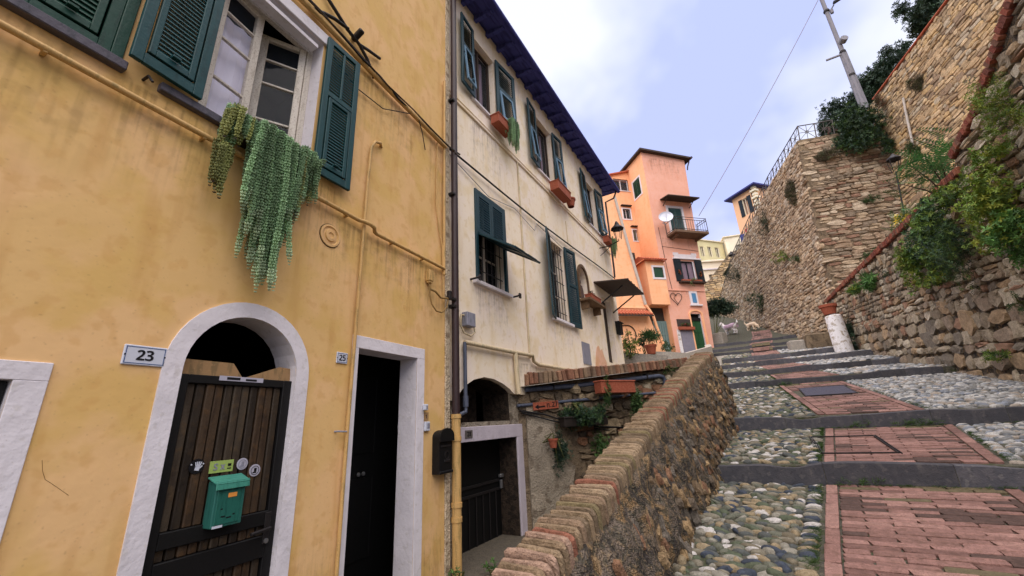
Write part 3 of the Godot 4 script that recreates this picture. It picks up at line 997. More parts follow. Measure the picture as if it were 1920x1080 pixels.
func retaining_walls() -> void:
	var tanc := [C(230, 200, 158), C(214, 182, 140), C(200, 172, 134), C(186, 160, 126), C(222, 188, 138), C(208, 190, 162), C(172, 146, 118)]
	var brown := [C(186, 164, 140), C(166, 146, 124), C(200, 178, 150), C(148, 132, 114), C(174, 150, 126), C(208, 190, 166), C(158, 124, 104)]
	var buff := [C(206, 182, 154), C(186, 164, 140), C(220, 198, 168), C(166, 148, 128), C(194, 168, 138), C(208, 194, 174)]
	var grey := [C(200, 186, 162), C(176, 162, 140), C(154, 140, 120), C(214, 202, 180), C(188, 162, 130), C(168, 150, 130), C(172, 136, 112), C(144, 134, 120)]
	# far high wall over the upper path
	var TH := fr(Vector3(8.62, 16.0, -26.4), 165.4, 0.15)
	var h := wall_body("high_wall", TH, PackedVector2Array([Vector2(-0.3, -13.5), Vector2(16, -13.5), Vector2(16, 0), Vector2(-0.3, 0)]), 0.6, M.mortar, "tall tan retaining wall of thin stone courses, highest on the right, below the hedge")
	var L := rubble(-0.2, 15.0, -12.0, -0.1, 0.12, 0.24, 0.22, 0.6, 0.05, func(u, v): return TH * Transform3D(Basis(), Vector3(u, v, 0)), func(u, v): return v < -0.1, tanc.size())
	lay_in(h, TH, "stone", L, stone_meshes, M.stone, tanc, 300, "small_stones")
	var s := st_new()
	for i in 60: bx(s, Vector3(0.1 + i * 0.26, 0.05, -0.25), Vector3(0.24, 0.07, 0.7), 0.012, Basis(Vector3.UP, rng.randfn(0, 0.01)))
	part("coping_tiles", s, M.rooftile, h)
	# bastion face towards the lane
	var TB := fr(Vector3(4.56, 14.3, -25.2), 74.0, 0.11)
	var b := wall_body("bastion_wall", TB, PackedVector2Array([Vector2(-1.35, -12.5), Vector2(5.0, -12.5), Vector2(5.0, 0), Vector2(0, 0)]), 0.5, M.mortar, "brown bastion face in ragged stone courses, facing down the lane under the railing corner")
	L = rubble(-1.5, 4.6, -12.0, -0.12, 0.12, 0.25, 0.3, 0.75, 0.07, func(u, v): return TB * Transform3D(Basis(), Vector3(u, v, 0)), func(u, v): return v < -0.12 and u > -0.11 * -v + 0.2, brown.size(), 0.05)
	lay_in(b, TB, "stone", L, stone_meshes, M.stone, brown, 300, "small_stones")
	# long wall running away up the lane
	var TL := fr(Vector3(4.56, 14.3, -25.2), 164.0, 0.11)
	var l := wall_body("long_wall", TL, PackedVector2Array([Vector2(-36, -12.5), Vector2(1.35, -12.5), Vector2(0, 0), Vector2(-5.5, 0), Vector2(-16, -1.4), Vector2(-22, -3.6), Vector2(-36, -8.0)]), 0.5, M.mortar, "long buff stone wall running away up the lane under the iron railing")
	var top := func(u: float) -> float: return curve_at([-36.0, -8.0, -22.0, -3.6, -16.0, -1.4, -5.5, 0.0, 2.0, 0.0], u)
	L = rubble(-32.0, 1.3, -12.0, -0.1, 0.13, 0.24, 0.2, 0.5, 0.07, func(u, v): return TL * Transform3D(Basis(), Vector3(u, v, 0)), func(u, v): return v < top.call(u) - 0.1 and u < 0.11 * -v - 0.15 and (TL * Vector3(u, v, 0)).y > ground_y(-(TL * Vector3(u, v, 0)).z) - 0.4, buff.size(), 0.12)
	lay_in(l, TL, "stone", L, stone_meshes, M.stone, buff, 300, "small_stones")
	# the near wall with the brick coping
	var TN := fr(Vector3(nwall_x(24.0), 0, -24.0), 176.85)
	var crown := [0.0, 4.75, 2.0, 4.7, 10.1, 4.4, 13.35, 4.32, 13.36, 4.64, 14.57, 4.9, 16.17, 5.62, 19.0, 6.9, 22.0, 8.0]
	var pl := PackedVector2Array([Vector2(0.0, 1.5), Vector2(10.0, -0.6), Vector2(22.0, -2.0), Vector2(22.0, 8.0), Vector2(19.0, 6.9), Vector2(16.17, 5.62), Vector2(14.57, 4.9), Vector2(13.36, 4.64), Vector2(13.35, 4.32), Vector2(10.1, 4.4), Vector2(2.0, 4.7), Vector2(0.0, 4.75)])
	var n := wall_body("rubble_wall", TN, pl, 0.45, M.mortar_dark, "near rubble wall of rounded grey stones with red brick coping, right of the steps")
	L = rubble(0.2, 21.0, -1.0, 1.9, 0.2, 0.36, 0.24, 0.6, 0.07, func(u, v): return TN * Transform3D(Basis(), Vector3(u, v + 1.2 - 0.1 * u, 0)), func(u, v): return v + 1.2 - 0.1 * u < curve_at(crown, u) - 0.25 and v + 1.2 - 0.1 * u > ground_y(24.0 - u) - 0.15, grey.size(), 0.07, 0.022)
	L.append_array(rubble(0.2, 21.0, 1.9, 8.0, 0.11, 0.24, 0.15, 0.45, 0.06, func(u, v): return TN * Transform3D(Basis(), Vector3(u, v + 1.2 - 0.1 * u, 0)), func(u, v): return v + 1.2 - 0.1 * u < curve_at(crown, u) - 0.18 and v + 1.2 - 0.1 * u > ground_y(24.0 - u) - 0.15, grey.size(), 0.12, 0.022))
	lay_in(n, TN, "stone", L, stone_meshes, M.stone, grey, 300, "small_stones")
	var red := [C(160, 88, 68), C(144, 76, 60), C(172, 108, 84), C(128, 74, 60), C(138, 98, 80)]
	var list := []
	var u := 0.1
	while u < 21.5:
		var y := curve_at(crown, u)
		var y2 := curve_at(crown, u + 0.09)
		var a := atan2(y2 - y, 0.09) if absf(y2 - y) < 0.2 else 0.0
		var B := TN.basis * Basis(Vector3(0, 0, 1), a) * Basis(Vector3.RIGHT, rng.randfn(0, 0.03)) * Basis(Vector3.UP, rng.randfn(0, 0.03))
		list.append([Transform3D(B.scaled_local(Vector3(0.082, 0.15 + rng.randf() * 0.03, 0.42)), TN * Vector3(u, y + rng.randfn(0, 0.008) - 0.02, -0.13)), rng.randi() % 6, rng.randi() % 5])
		u += 0.094 / sqrt(1.0 + tan(a) * tan(a))
	lay_in(n, TN, "coping_brick", list, brick_meshes, M.brick, red, 300, "coping_bricks")
	# railing on the long wall and the bastion
	var rail := thing("iron_railing", "dark iron railing with crossed panels along the top of the high wall", "railing", TL)
	var path := [Vector3(-36, -8, -0.2), Vector3(-22, -3.6, -0.2), Vector3(-16, -1.4, -0.2), Vector3(-5.5, 0, -0.2), Vector3(-0.15, 0, -0.2)]
	var pts := []
	for i in 4:
		var k := int(path[i].distance_to(path[i + 1]) / 1.25) + 1
		for j in k: pts.append(path[i].lerp(path[i + 1], float(j) / k))
	pts.append(path[4])
	for j in [1, 2]: pts.append(TL.affine_inverse() * (TB * Vector3(0.15 + j * 0.9, 0.0, -0.2)))
	for i in pts.size():
		s = st_new()
		tube(s, [pts[i], pts[i] + Vector3(0, 1.08, 0)], 0.03, 6)
		part("post", s, M.rail, rail)
	for i in pts.size() - 1:
		s = st_new()
		var a: Vector3 = pts[i]
		var c: Vector3 = pts[i + 1]
		var up := Vector3(0, 1.0, 0)
		tube(s, [a + up * 1.06, c + up * 1.06], 0.028, 6); tube(s, [a + up * 0.12, c + up * 0.12], 0.022, 6)
		tube(s, [a + up * 1.06, c + up * 0.12], 0.014, 5); tube(s, [a + up * 0.12, c + up * 1.06], 0.014, 5)
		var m := (a + c) * 0.5
		tube(s, [m + up * 1.06, m + up * 0.12], 0.014, 5); tube(s, [a.lerp(c, 0.0) + up * 0.59, c + up * 0.59], 0.014, 5)
		var ring := []
		for k in 9: ring.append(m + up * 0.59 + (c - a).normalized() * cos(TAU * k / 8) * 0.1 + up * sin(TAU * k / 8) * 0.1)
		tube(s, ring, 0.014, 5)
		part("railing_panel", s, M.rail, rail)
	# wall far up the lane, right of the orange house
	var TF := fr(Vector3(-6.0, 0, -52.0), 84.0)
	var fw := wall_body("far_wall", TF, PackedVector2Array([Vector2(-2, 2), Vector2(12, 2), Vector2(12, 19.5), Vector2(6, 18), Vector2(3.2, 15.0), Vector2(-2, 13.0)]), 0.5, M.mortar, "sunlit straw-coloured stone wall closing the lane beyond the orange house")
	L = rubble(1.0, 8.0, 8.0, 18.0, 0.2, 0.35, 0.3, 0.7, 0.06, func(a, v): return TF * Transform3D(Basis(), Vector3(a, v, 0)), func(a, v): return v < curve_at([-2.0, 13.0, 3.2, 15.0, 6.0, 18.0, 12.0, 19.5], a) - 0.2, tanc.size())
	lay_in(fw, TF, "stone", L, stone_meshes, M.stone, tanc, 120, "small_stones")

# pieces given in world places, laid under a thing
func lay_in(t: Node3D, T: Transform3D, called: String, list: Array, meshes: Array, base: StandardMaterial3D, cols: Array, most: int, mass: String) -> void:
	var inv := t.transform.affine_inverse()
	var keyed := []
	for p in list:
		var w: Transform3D = p[0]
		var sc := w.basis.get_scale()
		var d := w.origin.length_squared()
		var seen := absf(w.basis.z.normalized().dot(w.origin.normalized()))
		keyed.append([sc.x * sc.y * (seen + 0.05) / d * (1.0 if in_view(w.origin) else 0.02), p])
	keyed.sort_custom(func(a, b): return a[0] > b[0])
	var off := Transform3D(Basis(), Vector3.ZERO)
	var ms := tints(base, cols)
	var lc := lins(cols)
	var by := {}
	for i in keyed.size():
		var p: Array = keyed[i][1]
		if i < most:
			var o := MeshInstance3D.new()
			o.name = called
			o.mesh = meshes[p[1]]
			o.material_override = ms[p[2]]
			o.transform = inv * p[0]
			t.add_child(o, true)
		else:
			if not by.has(p[1]): by[p[1]] = [[], []]
			by[p[1]][0].append(inv * p[0]); by[p[1]][1].append(lc[p[2]])
	for k in by:
		var o := copies(mass, meshes[k], copy_mat(base), by[k][0], by[k][1], t)
		o.position = Vector3.ZERO

func in_view(p: Vector3) -> bool:  # ahead of the standpoint and roughly within the picture's field
	var az := rad_to_deg(atan2(p.x, -p.z))
	return p.z < -0.5 and az > -90.0 and az < 32.0

# ---------------------------------------------------------------- parapet between the lane and the ramp
func parapet() -> void:
	var t := thing("parapet_wall", "rough mossy parapet wall with rounded brick coping, climbing beside the cobbled steps", "parapet wall", Transform3D(Basis(), Vector3(-1.1, LANE, -1.5)))
	var inv := t.transform.affine_inverse()
	var s := st_new()
	var zs := []
	for i in 131: zs.append(lerpf(-1.0, 9.6, i / 130.0))
	var rows := 12
	var f := FastNoiseLite.new()
	f.frequency = 1.9
	f.fractal_octaves = 3
	f.seed = 9
	var P := func(z: float, k: int) -> Vector3:  # k 0 at the foot on the ramp side up to the top, then across and down the lane side
		var foot := Vector3(para_base(z), ground_y(z) - 0.25, -z)
		var top := Vector3(para_r(z) + 0.02, para_y(z) - 0.1, -z)
		if top.y < foot.y + 0.1: top.y = foot.y + 0.1
		if k <= rows:
			var q := foot.lerp(top, float(k) / rows)
			q.x += 0.06 * sin(PI * k / rows) + f.get_noise_3d(q.x * 2.0, q.y * 2.0, q.z * 2.0) * 0.09 + f.get_noise_3d(q.x * 9.0, q.y * 9.0, q.z * 9.0) * 0.03
			return inv * q
		if k == rows + 1: return inv * Vector3(para_r(z) - 0.26, top.y, -z)
		return inv * Vector3(para_r(z) - 0.24, LANE - 0.1, -z)
	for i in zs.size() - 1:
		for k in rows + 2:
			quad(s, P.call(zs[i], k), P.call(zs[i + 1], k), P.call(zs[i + 1], k + 1), P.call(zs[i], k + 1))
	var last: float = zs[zs.size() - 1]
	var mid := inv * Vector3(para_r(last) - 0.1, 0.4, -last)
	for k in rows + 2: tri(s, mid, P.call(last, k + 1), P.call(last, k))
	s.generate_normals()
	part("mortar_core", s, M.mortar_dark, t)
	# rubble stones set in the ramp side
	var cols := [C(150, 126, 94), C(128, 108, 84), C(104, 92, 78), C(164, 138, 102), C(136, 102, 78), C(112, 104, 94)]
	var at := func(z: float, v: float) -> Transform3D:
		var g := ground_y(z)
		var foot := Vector3(para_base(z), g - 0.1, -z)
		var top := Vector3(para_r(z) + 0.02, para_y(z) - 0.13, -z)
		var q := foot.lerp(top, v)
		q.x += 0.06 * sin(PI * v) + f.get_noise_3d(q.x * 2.0, q.y * 2.0, q.z * 2.0) * 0.09
		var up := (top - foot).normalized()
		var n := Vector3(0, 0, 1).cross(Vector3.UP).normalized() * -1.0
		n = up.cross(Vector3(0, 0, -1)).normalized()
		if n.x < 0.0: n = -n
		return Transform3D(Basis(up.cross(n).normalized(), up, n), q)
	var L := []
	var z := 1.2
	while z < 9.7:
		var hgt := para_y(z) - ground_y(z) + 0.1
		var v := 0.02
		while v < 0.94:
			var ll := rng.randf_range(0.05, 0.13)
			var hh := rng.randf_range(0.05, 0.15)
			var patch := f.get_noise_2d(z * 0.8, v * 2.0 + 7.0)
			if (patch > 0.12 and z > 3.4) or patch > 0.3 or (z > 5.0 and patch > -0.22) or (v < 0.12 and z > 4.0):
				var T: Transform3D = at.call(z + rng.randf_range(-0.05, 0.05), v)
				T.origin.x -= 0.012
				L.append([stone_T(T, ll, hh, 0.022, 0.45), rng.randi() % 6, rng.randi() % cols.size()])
			v += (hh + 0.012) / maxf(hgt, 0.3)
		z += 0.1
	for i in 24:  # the end of the wall
		var T := Transform3D(Basis(), Vector3(rng.randf_range(para_r(9.6) - 0.2, para_base(9.6) - 0.12), rng.randf_range(-0.1, 0.95), -9.6 + 0.02))
		T.basis = Basis(Vector3(-1, 0, 0), Vector3.UP, Vector3(0, 0, -1))
		L.append([stone_T(T, 0.16, 0.12, 0.03, 0.2), rng.randi() % 6, rng.randi() % cols.size()])
	lay_in(t, Transform3D(), "stone", L, stone_meshes, M.stone, cols, 300, "small_stones")
	# coping: bricks on edge laid across
	var bc := [C(160, 138, 110), C(148, 126, 100), C(170, 148, 120), C(132, 114, 92), C(154, 130, 106), C(142, 128, 94), C(154, 102, 82), C(176, 146, 126)]
	var list := []
	z = 0.2
	var cnt := 0
	while z < 9.62:
		var x1 := para_r(z) + 0.03
		var len := 0.285 + rng.randf_range(-0.02, 0.03) + maxf(0.0, z - 8.0) * 0.06
		var B := Basis(Vector3.RIGHT, atan(0.255) + rng.randfn(0, 0.02)) * Basis(Vector3(0, 0, 1), rng.randfn(0.0, 0.02) - 0.05) * Basis(Vector3.UP, rng.randfn(0, 0.03))
		var c := rng.randi() % 6
		if rng.randf() < 0.07: c = 6
		if z < 2.4: c = 7 if rng.randf() < 0.7 else rng.randi() % 3
		list.append([Transform3D(B.scaled_local(Vector3(len, 0.16, 0.044)), Vector3(x1 - len / 2, para_y(z) - 0.06 + rng.randfn(0, 0.006), -z)), rng.randi() % 6, c])
		z += 0.0575
		cnt += 1
	lay_in(t, Transform3D(), "coping_brick", list, [make_coper(201), make_coper(202), make_coper(203), make_coper(204), make_coper(205), make_coper(206)], M.brick, bc, 300, "coping_bricks")

# ---------------------------------------------------------------- wall across the lower lane
func cross_wall() -> void:
	var T := fr(Vector3(-3.4, 0, -6.15), 32.0)
	var t := thing("cross_wall", "patched stone and grey plaster wall with upright brick top, closing off the lower lane", "stone wall", T, "", LANE)
	var s := st_new()
	prism(s, PackedVector2Array([Vector2(-0.2, LANE - 0.1), Vector2(4.3, LANE - 0.1), Vector2(4.3, 0.98), Vector2(3.3, 0.86), Vector2(-0.2, 0.56)]), -0.35, 0.0)
	part("mortar_core", s, M.mortar, t)
	# grey plaster still covers the left part
	s = st_new()
	var pp := PackedVector2Array([Vector2(-0.02, -1.65), Vector2(0.95, -1.65), Vector2(0.9, -1.2), Vector2(0.78, -1.0), Vector2(0.86, -0.75), Vector2(0.68, -0.6), Vector2(0.72, -0.35), Vector2(0.5, -0.2), Vector2(0.52, 0.02), Vector2(0.25, 0.05), Vector2(0.15, 0.2), Vector2(-0.02, 0.22)])
	prism(s, pp, 0.0, 0.035)
	part("plaster_patch", s, M.greyplaster, t)
	var cols := [C(140, 122, 98), C(118, 102, 82), C(164, 146, 118), C(96, 84, 70), C(150, 110, 84), C(184, 170, 146)]
	var L := rubble(0.1, 4.1, -1.5, 0.75, 0.1, 0.2, 0.12, 0.36, 0.05, func(u, v): return T * Transform3D(Basis(), Vector3(u, v, 0)), func(u, v): return v < 0.52 + 0.09 * u - 0.06 and not (u < 0.98 and v < 0.1), cols.size(), 0.12, 0.02)
	L.append([Transform3D(T.basis.scaled_local(Vector3(0.2, 0.17, 0.16)), T * Vector3(1.35, -0.33, 0.02)), 2, 5])
	lay_in(t, T, "stone", L, stone_meshes, M.stone, cols, 300, "small_stones")
	var list := []
	var bc := [C(150, 106, 84), C(136, 98, 78), C(164, 124, 98), C(126, 104, 86), C(146, 122, 98)]
	var u := -0.02
	while u < 4.05:
		var B := T.basis * Basis(Vector3(0, 0, 1), 0.09 + rng.randfn(0, 0.06)) * Basis(Vector3.UP, rng.randfn(0, 0.08))
		list.append([Transform3D(B.scaled_local(Vector3(0.085, 0.2 + rng.randf_range(-0.02, 0.02), 0.36)), T * Vector3(u + 0.045, 0.68 + 0.09 * u + rng.randfn(0, 0.008), -0.15)), rng.randi() % 6, rng.randi() % 5])
		u += 0.097
	lay_in(t, T, "brick", list, brick_meshes, M.brick, bc, 100, "bricks")
	# grey drain pipes along it
	var p := thing("drain_pipe", "thick grey drain pipe under the brick top of the cross wall, elbowed at right", "pipe", T)
	s = st_new()
	tube(s, [Vector3(-0.03, 0.5, 0.07), Vector3(1.0, 0.56, 0.07), Vector3(3.05, 0.74, 0.07), Vector3(3.17, 0.72, 0.07), Vector3(3.2, 0.62, 0.07), Vector3(3.19, 0.42, 0.07)], 0.042, 10)
	part("pipe", s, M.pipe_grey, p)
	for a in [0.5, 1.6, 2.7]:
		s = st_new()
		bx(s, Vector3(a, 0.535 + 0.08 * a - 0.03, 0.06), Vector3(0.03, 0.11, 0.12), 0.003)
		part("bracket", s, M.iron, p)
	s = st_new()
	tube(s, [Vector3(3.19, 0.47, 0.07), Vector3(3.19, 0.56, 0.07)], 0.054, 10)
	part("collar", s, M.pipe_grey, p)
	p = thing("drain_pipe", "thin grey pipe below the thick drain pipe, running behind the flower boxes", "pipe", T)
	s = st_new()
	tube(s, [Vector3(-0.2, 0.25, 0.05), Vector3(3.1, 0.42, 0.05)], 0.026, 8)
	part("pipe", s, M.pipe_grey, p)
	for q in [["black cable sagging across the plaster below the number sign", [Vector3(-0.15, 0.17, 0.05), Vector3(0.3, 0.1, 0.06), Vector3(0.85, -0.07, 0.07), Vector3(1.4, -0.15, 0.07), Vector3(2.4, -0.22, 0.05)], 0.016], ["second black cable drooping lower on the same wall", [Vector3(-0.12, 0.14, 0.05), Vector3(0.4, 0.0, 0.08), Vector3(0.95, -0.12, 0.08), Vector3(1.9, -0.26, 0.05)], 0.012]]:
		p = thing("cable", q[0], "cable", T)
		s = st_new()
		tube(s, q[1], q[2], 6)
		part("cable_run", s, M.cable, p)
	var sg := thing("number_sign", "terracotta arrow sign with the number 27, on the wall above the drooping cables", "sign", T.translated_local(Vector3(0.34, 0.24, 0.07)))
	s = st_new()
	bx(s, Vector3.ZERO, Vector3(0.5, 0.125, 0.02), 0.004, Basis(Vector3(0, 0, 1), 0.05))
	part("plate", s, M.terra, sg)
	s = st_new()
	prism(s, PackedVector2Array([Vector2(-0.22, -0.02), Vector2(-0.15, -0.06), Vector2(-0.15, -0.035), Vector2(-0.02, -0.025), Vector2(-0.02, 0.0), Vector2(-0.15, -0.01), Vector2(-0.15, 0.02)]), 0.0095, 0.0125)
	part("arrow", s, M.ink, sg)
	text(sg, "n.27", Vector3(0.12, 0.012, 0.0105), 0.085, M.ink, "lettering", Basis(Vector3(0, 0, 1), 0.05))

# ---------------------------------------------------------------- yellow house
func yellow_house() -> void:
	var T := fr(Vector3(-3, 0, 0), -5.0)
	var t := thing("yellow_house", "ochre yellow house with green shutters, nearest on the left", "house", T, "", LANE)
	var s := st_new()
	var r := st_new()
	var holes := [rpoly(-0.5, LANE - 0.1, 0.48, 0.31), arch_poly(1.57, 0.4, LANE - 0.1, 0.43), rpoly(2.6, LANE - 0.1, 3.48, 0.747), rpoly(0.93, 2.28, 1.86, 3.8), rpoly(-0.45, 2.27, 0.5, 3.85)]
	facade(s, rpoly(-3.0, LANE - 0.1, 4.1, 9.0), holes)
	quad(s, Vector3(4.1, LANE, 0), Vector3(4.1, LANE, -6), Vector3(4.1, 9, -6), Vector3(4.1, 9, 0))
	quad(s, Vector3(-3, LANE, -6), Vector3(-3, LANE, 0), Vector3(-3, 9, 0), Vector3(-3, 9, -6))
	quad(s, Vector3(4.1, LANE, -6), Vector3(-3, LANE, -6), Vector3(-3, 9, -6), Vector3(4.1, 9, -6))
	quad(s, Vector3(-3, 9, 0), Vector3(4.1, 9, 0), Vector3(4.1, 9, -6), Vector3(-3, 9, -6))
	part("wall", s, M.yellow, t)
	reveals(holes, 0.24, M.white, t)
	s = st_new()
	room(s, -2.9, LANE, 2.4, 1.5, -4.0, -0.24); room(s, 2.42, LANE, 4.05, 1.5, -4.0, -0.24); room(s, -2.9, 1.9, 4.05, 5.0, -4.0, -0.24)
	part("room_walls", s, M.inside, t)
	# white door surrounds
	s = st_new()
	rect(s, 0.48, LANE, 0.6, 0.31, 0.0, 0.012, 0.003); rect(s, -0.62, 0.31, 0.6, 0.4, 0.0, 0.0125, 0.003)
	part("door_surround", s, M.white, t)
	s = st_new()
	rect(s, 2.52, LANE, 2.6, 0.747, 0.0, 0.012, 0.003); rect(s, 3.48, LANE, 3.61, 0.747, 0.0, 0.012, 0.003); rect(s, 2.52, 0.747, 3.61, 0.867, 0.0, 0.0125, 0.003)
	part("door_surround", s, M.white, t)
	s = st_new()
	rect(s, 1.06, LANE, 1.17, 0.43, 0.0, 0.012); rect(s, 1.97, LANE, 2.08, 0.43, 0.0, 0.012)
	for i in 20:
		var a := PI * i / 20.0
		var b := PI * (i + 1) / 20.0
		var c := Vector2(1.57, 0.43)
		prism(s, PackedVector2Array([c + Vector2(cos(a), sin(a)) * 0.4, c + Vector2(cos(a), sin(a)) * 0.51, c + Vector2(cos(b), sin(b)) * 0.51, c + Vector2(cos(b), sin(b)) * 0.4]), 0.0, 0.012)
	part("arched_surround", s, M.white, t)
	# arched door: iron frame, wooden slats, cardboard over it
	var z := -0.05
	s = st_new()
	rect(s, 1.17, LANE, 1.24, 0.4, z - 0.05, z + 0.015, 0.004); rect(s, 1.9, LANE, 1.97, 0.4, z - 0.05, z + 0.015, 0.004)
	rect(s, 1.24, 0.345, 1.9, 0.4, z - 0.05, z + 0.014, 0.004); rect(s, 1.24, -0.6, 1.9, -0.51, z - 0.05, z + 0.02, 0.004); rect(s, 1.24, -0.8, 1.9, -0.665, z - 0.05, z + 0.02, 0.004)
	rect(s, 1.24, LANE, 1.9, -0.8, z - 0.05, z - 0.03); rect(s, 1.24, LANE, 1.9, LANE + 0.12, z - 0.03, z + 0.014)
	var door := part("door", s, M.black, t, "dark wooden slatted door under an arch, with a green letter box")
	var bcol := tints(M.board, [Color(1, 1, 1), Color(0.82, 0.8, 0.78), Color(1.0, 0.92, 0.84), Color(0.7, 0.68, 0.66)])
	for seg in [[-0.51, 0.345], [-0.665, -0.6], [-1.45, -0.8]]:
		for i in 11:
			var b := st_new()
			var x := 1.24 + i * 0.06
			rect(b, x + 0.004, seg[0], x + 0.054, seg[1], z - 0.035, z - 0.008 + 0.004 * (i % 3), 0.006)
			part("board", b, bcol[(i * 7 + i / 3) % 4], door)
	s = st_new()
	prism(s, PackedVector2Array([Vector2(1.17, 0.4), Vector2(1.57, 0.4), Vector2(1.595, 0.405), Vector2(1.52, 0.5), Vector2(1.18, 0.5)]), z - 0.03, z - 0.02)
	prism(s, PackedVector2Array([Vector2(1.6, 0.4), Vector2(1.97, 0.4), Vector2(1.965, 0.5), Vector2(1.87, 0.505)]), z - 0.024, z - 0.014)
	part("transom_board", s, M.tan_board, door)
	s = st_new()
	rect(s, 1.42, 0.372, 1.73, 0.404, z + 0.0155, z + 0.018)
	part("paper_label", s, M.pale_tag, door)
	s = st_new()
	rect(s, 1.47, 0.38, 1.56, 0.397, z + 0.018, z + 0.0195); rect(s, 1.6, 0.378, 1.68, 0.392, z + 0.018, z + 0.0195)
	part("print", s, M.ink, door)
	s = st_new()
	tube(s, [Vector3(1.9, -0.62, z + 0.02), Vector3(1.9, -0.62, z + 0.06), Vector3(1.76, -0.63, z + 0.065)], 0.012, 8)
	bx(s, Vector3(1.9, -0.62, z + 0.022), Vector3(0.045, 0.2, 0.008), 0.003)
	part("handle", s, M.iron, door)
	s = st_new()
	tube(s, [Vector3(1.9, -0.7, z + 0.02), Vector3(1.9, -0.7, z + 0.035)], 0.016, 8)
	part("lock", s, M.steel, door)
	# stickers across the slats
	for d in [[1.382, -0.165, 0.045, M.ink], [1.672, -0.18, 0.038, M.pale_tag], [1.768, -0.232, 0.04, M.pale_tag]]:
		s = st_new()
		lathe(s, [Vector2(0.001, 0.0), Vector2(d[2], 0.0), Vector2(d[2], 0.003), Vector2(0.001, 0.0032)], 20, Transform3D(Basis(Vector3.RIGHT, PI / 2), Vector3(d[0], d[1], z + 0.001)))
		var dk := part("round_sticker", s, d[3], door)
		s = st_new()
		if d[3] == M.ink:  # an open white hand with stars beside it
			bx(s, Vector3(d[0] + 0.004, d[1] - 0.012, z + 0.005), Vector3(0.026, 0.026, 0.002), 0.0, Basis(Vector3(0, 0, 1), -0.2))
			for k in 4: bx(s, Vector3(d[0] - 0.007 + 0.009 * k, d[1] + 0.013 - 0.002 * absf(k - 1.5), z + 0.005), Vector3(0.006, 0.03, 0.002), 0.0, Basis(Vector3(0, 0, 1), 0.25 - 0.22 * k))
			bx(s, Vector3(d[0] + 0.024, d[1] - 0.006, z + 0.005), Vector3(0.006, 0.022, 0.002), 0.0, Basis(Vector3(0, 0, 1), -0.8))
			for k in [-0.033, 0.036]: bx(s, Vector3(d[0] + k, d[1] + 0.012, z + 0.005), Vector3(0.008, 0.008, 0.002), 0.0, Basis(Vector3(0, 0, 1), 0.78))
			part("emblem", s, M.enamel, dk)
		else:
			lathe(s, [Vector2(d[2] * 0.66, 0.0), Vector2(d[2] * 0.74, 0.0), Vector2(d[2] * 0.74, 0.001), Vector2(d[2] * 0.66, 0.001)], 20, Transform3D(Basis(Vector3.RIGHT, PI / 2), Vector3(d[0], d[1], z + 0.005)))
			bx(s, Vector3(d[0] + 0.002, d[1] + 0.004, z + 0.005), Vector3(0.018, 0.022, 0.0016)); bx(s, Vector3(d[0] - 0.002, d[1] - 0.013, z + 0.005), Vector3(0.026, 0.008, 0.0016))
			part("emblem", s, M.greybox if d[0] < 1.7 else M.black, dk)
	s = st_new()
	rect(s, 1.46, -0.218, 1.61, -0.145, z + 0.001, z + 0.004)
	var lime := part("green_sticker", s, M.lime_tag, door)
	text(lime, "S x", Vector3(1.52, -0.182, z + 0.0055), 0.042, M.greybox)
	s = st_new()
	bx(s, Vector3(1.585, -0.175, z + 0.005), Vector3(0.022, 0.016, 0.002)); bx(s, Vector3(1.585, -0.197, z + 0.005), Vector3(0.026, 0.006, 0.002))
	part("print", s, M.ink, lime)
	# green letter box on that door
	var mb := thing("letter_box", "green metal letter box with a small orange name tag, on the slatted door", "letter box", T.translated_local(Vector3(1.565, -0.39, z + 0.05)))
	s = st_new()
	bx(s, Vector3(0, -0.01, 0), Vector3(0.19, 0.27, 0.09), 0.005)
	part("box", s, M.mailgreen, mb)
	s = st_new()
	bx(s, Vector3(0, 0.128, 0.012), Vector3(0.215, 0.012, 0.115), 0.004, Basis(Vector3.RIGHT, 0.35)); bx(s, Vector3(0, 0.098, 0.062), Vector3(0.213, 0.05, 0.008), 0.003, Basis(Vector3.RIGHT, -0.12))
	part("lid", s, tint(M.mailgreen, C(70, 146, 128)), mb)
	s = st_new()
	bx(s, Vector3(-0.002, -0.03, 0.047), Vector3(0.156, 0.2, 0.006), 0.003)
	var md := part("door", s, tint(M.mailgreen, C(40, 104, 92)), mb)
	s = st_new()
	bx(s, Vector3(0.012, 0.035, 0.051), Vector3(0.055, 0.026, 0.003), 0.001)
	part("name_tag", s, M.orange_tag, md)
	s = st_new()
	for q in [[-0.03, -0.085, 0.028], [0.005, -0.095, 0.03], [0.035, -0.08, 0.014], [-0.045, -0.04, 0.012]]: bx(s, Vector3(q[0], q[1], 0.0502), Vector3(q[2], 0.008, 0.001))
	part("slots", s, M.ink, md)
	s = st_new()
	bx(s, Vector3(-0.055, -0.138, 0.047), Vector3(0.06, 0.014, 0.004))
	part("maker_tag", s, M.enamel, mb)
	# the dark doors
	s = st_new()
	rect(s, 2.5, LANE, 4.0, 0.85, -0.74, -0.7)
	var d25 := part("door", s, tint(M.black, C(8, 8, 9)), t, "black panelled door in the plain white surround")
	s = st_new()
	for q in [[2.66, -0.25, 3.0, 0.6], [3.06, -0.25, 3.4, 0.6], [2.66, -1.3, 3.0, -0.5], [3.06, -1.3, 3.4, -0.5]]: rect(s, q[0] + 0.2, q[1], q[2] + 0.2, q[3], -0.7, -0.688, 0.008)
	part("door_panel", s, tint(M.black, C(8, 8, 9)), d25)
	s = st_new()
	for k in [2.98, 3.05]: lathe(s, [Vector2(0.001, 0.03), Vector2(0.02, 0.026), Vector2(0.024, 0.014), Vector2(0.012, 0.0)], 10, Transform3D(Basis(Vector3.RIGHT, PI / 2), Vector3(k + 0.4, -0.46, -0.7)))
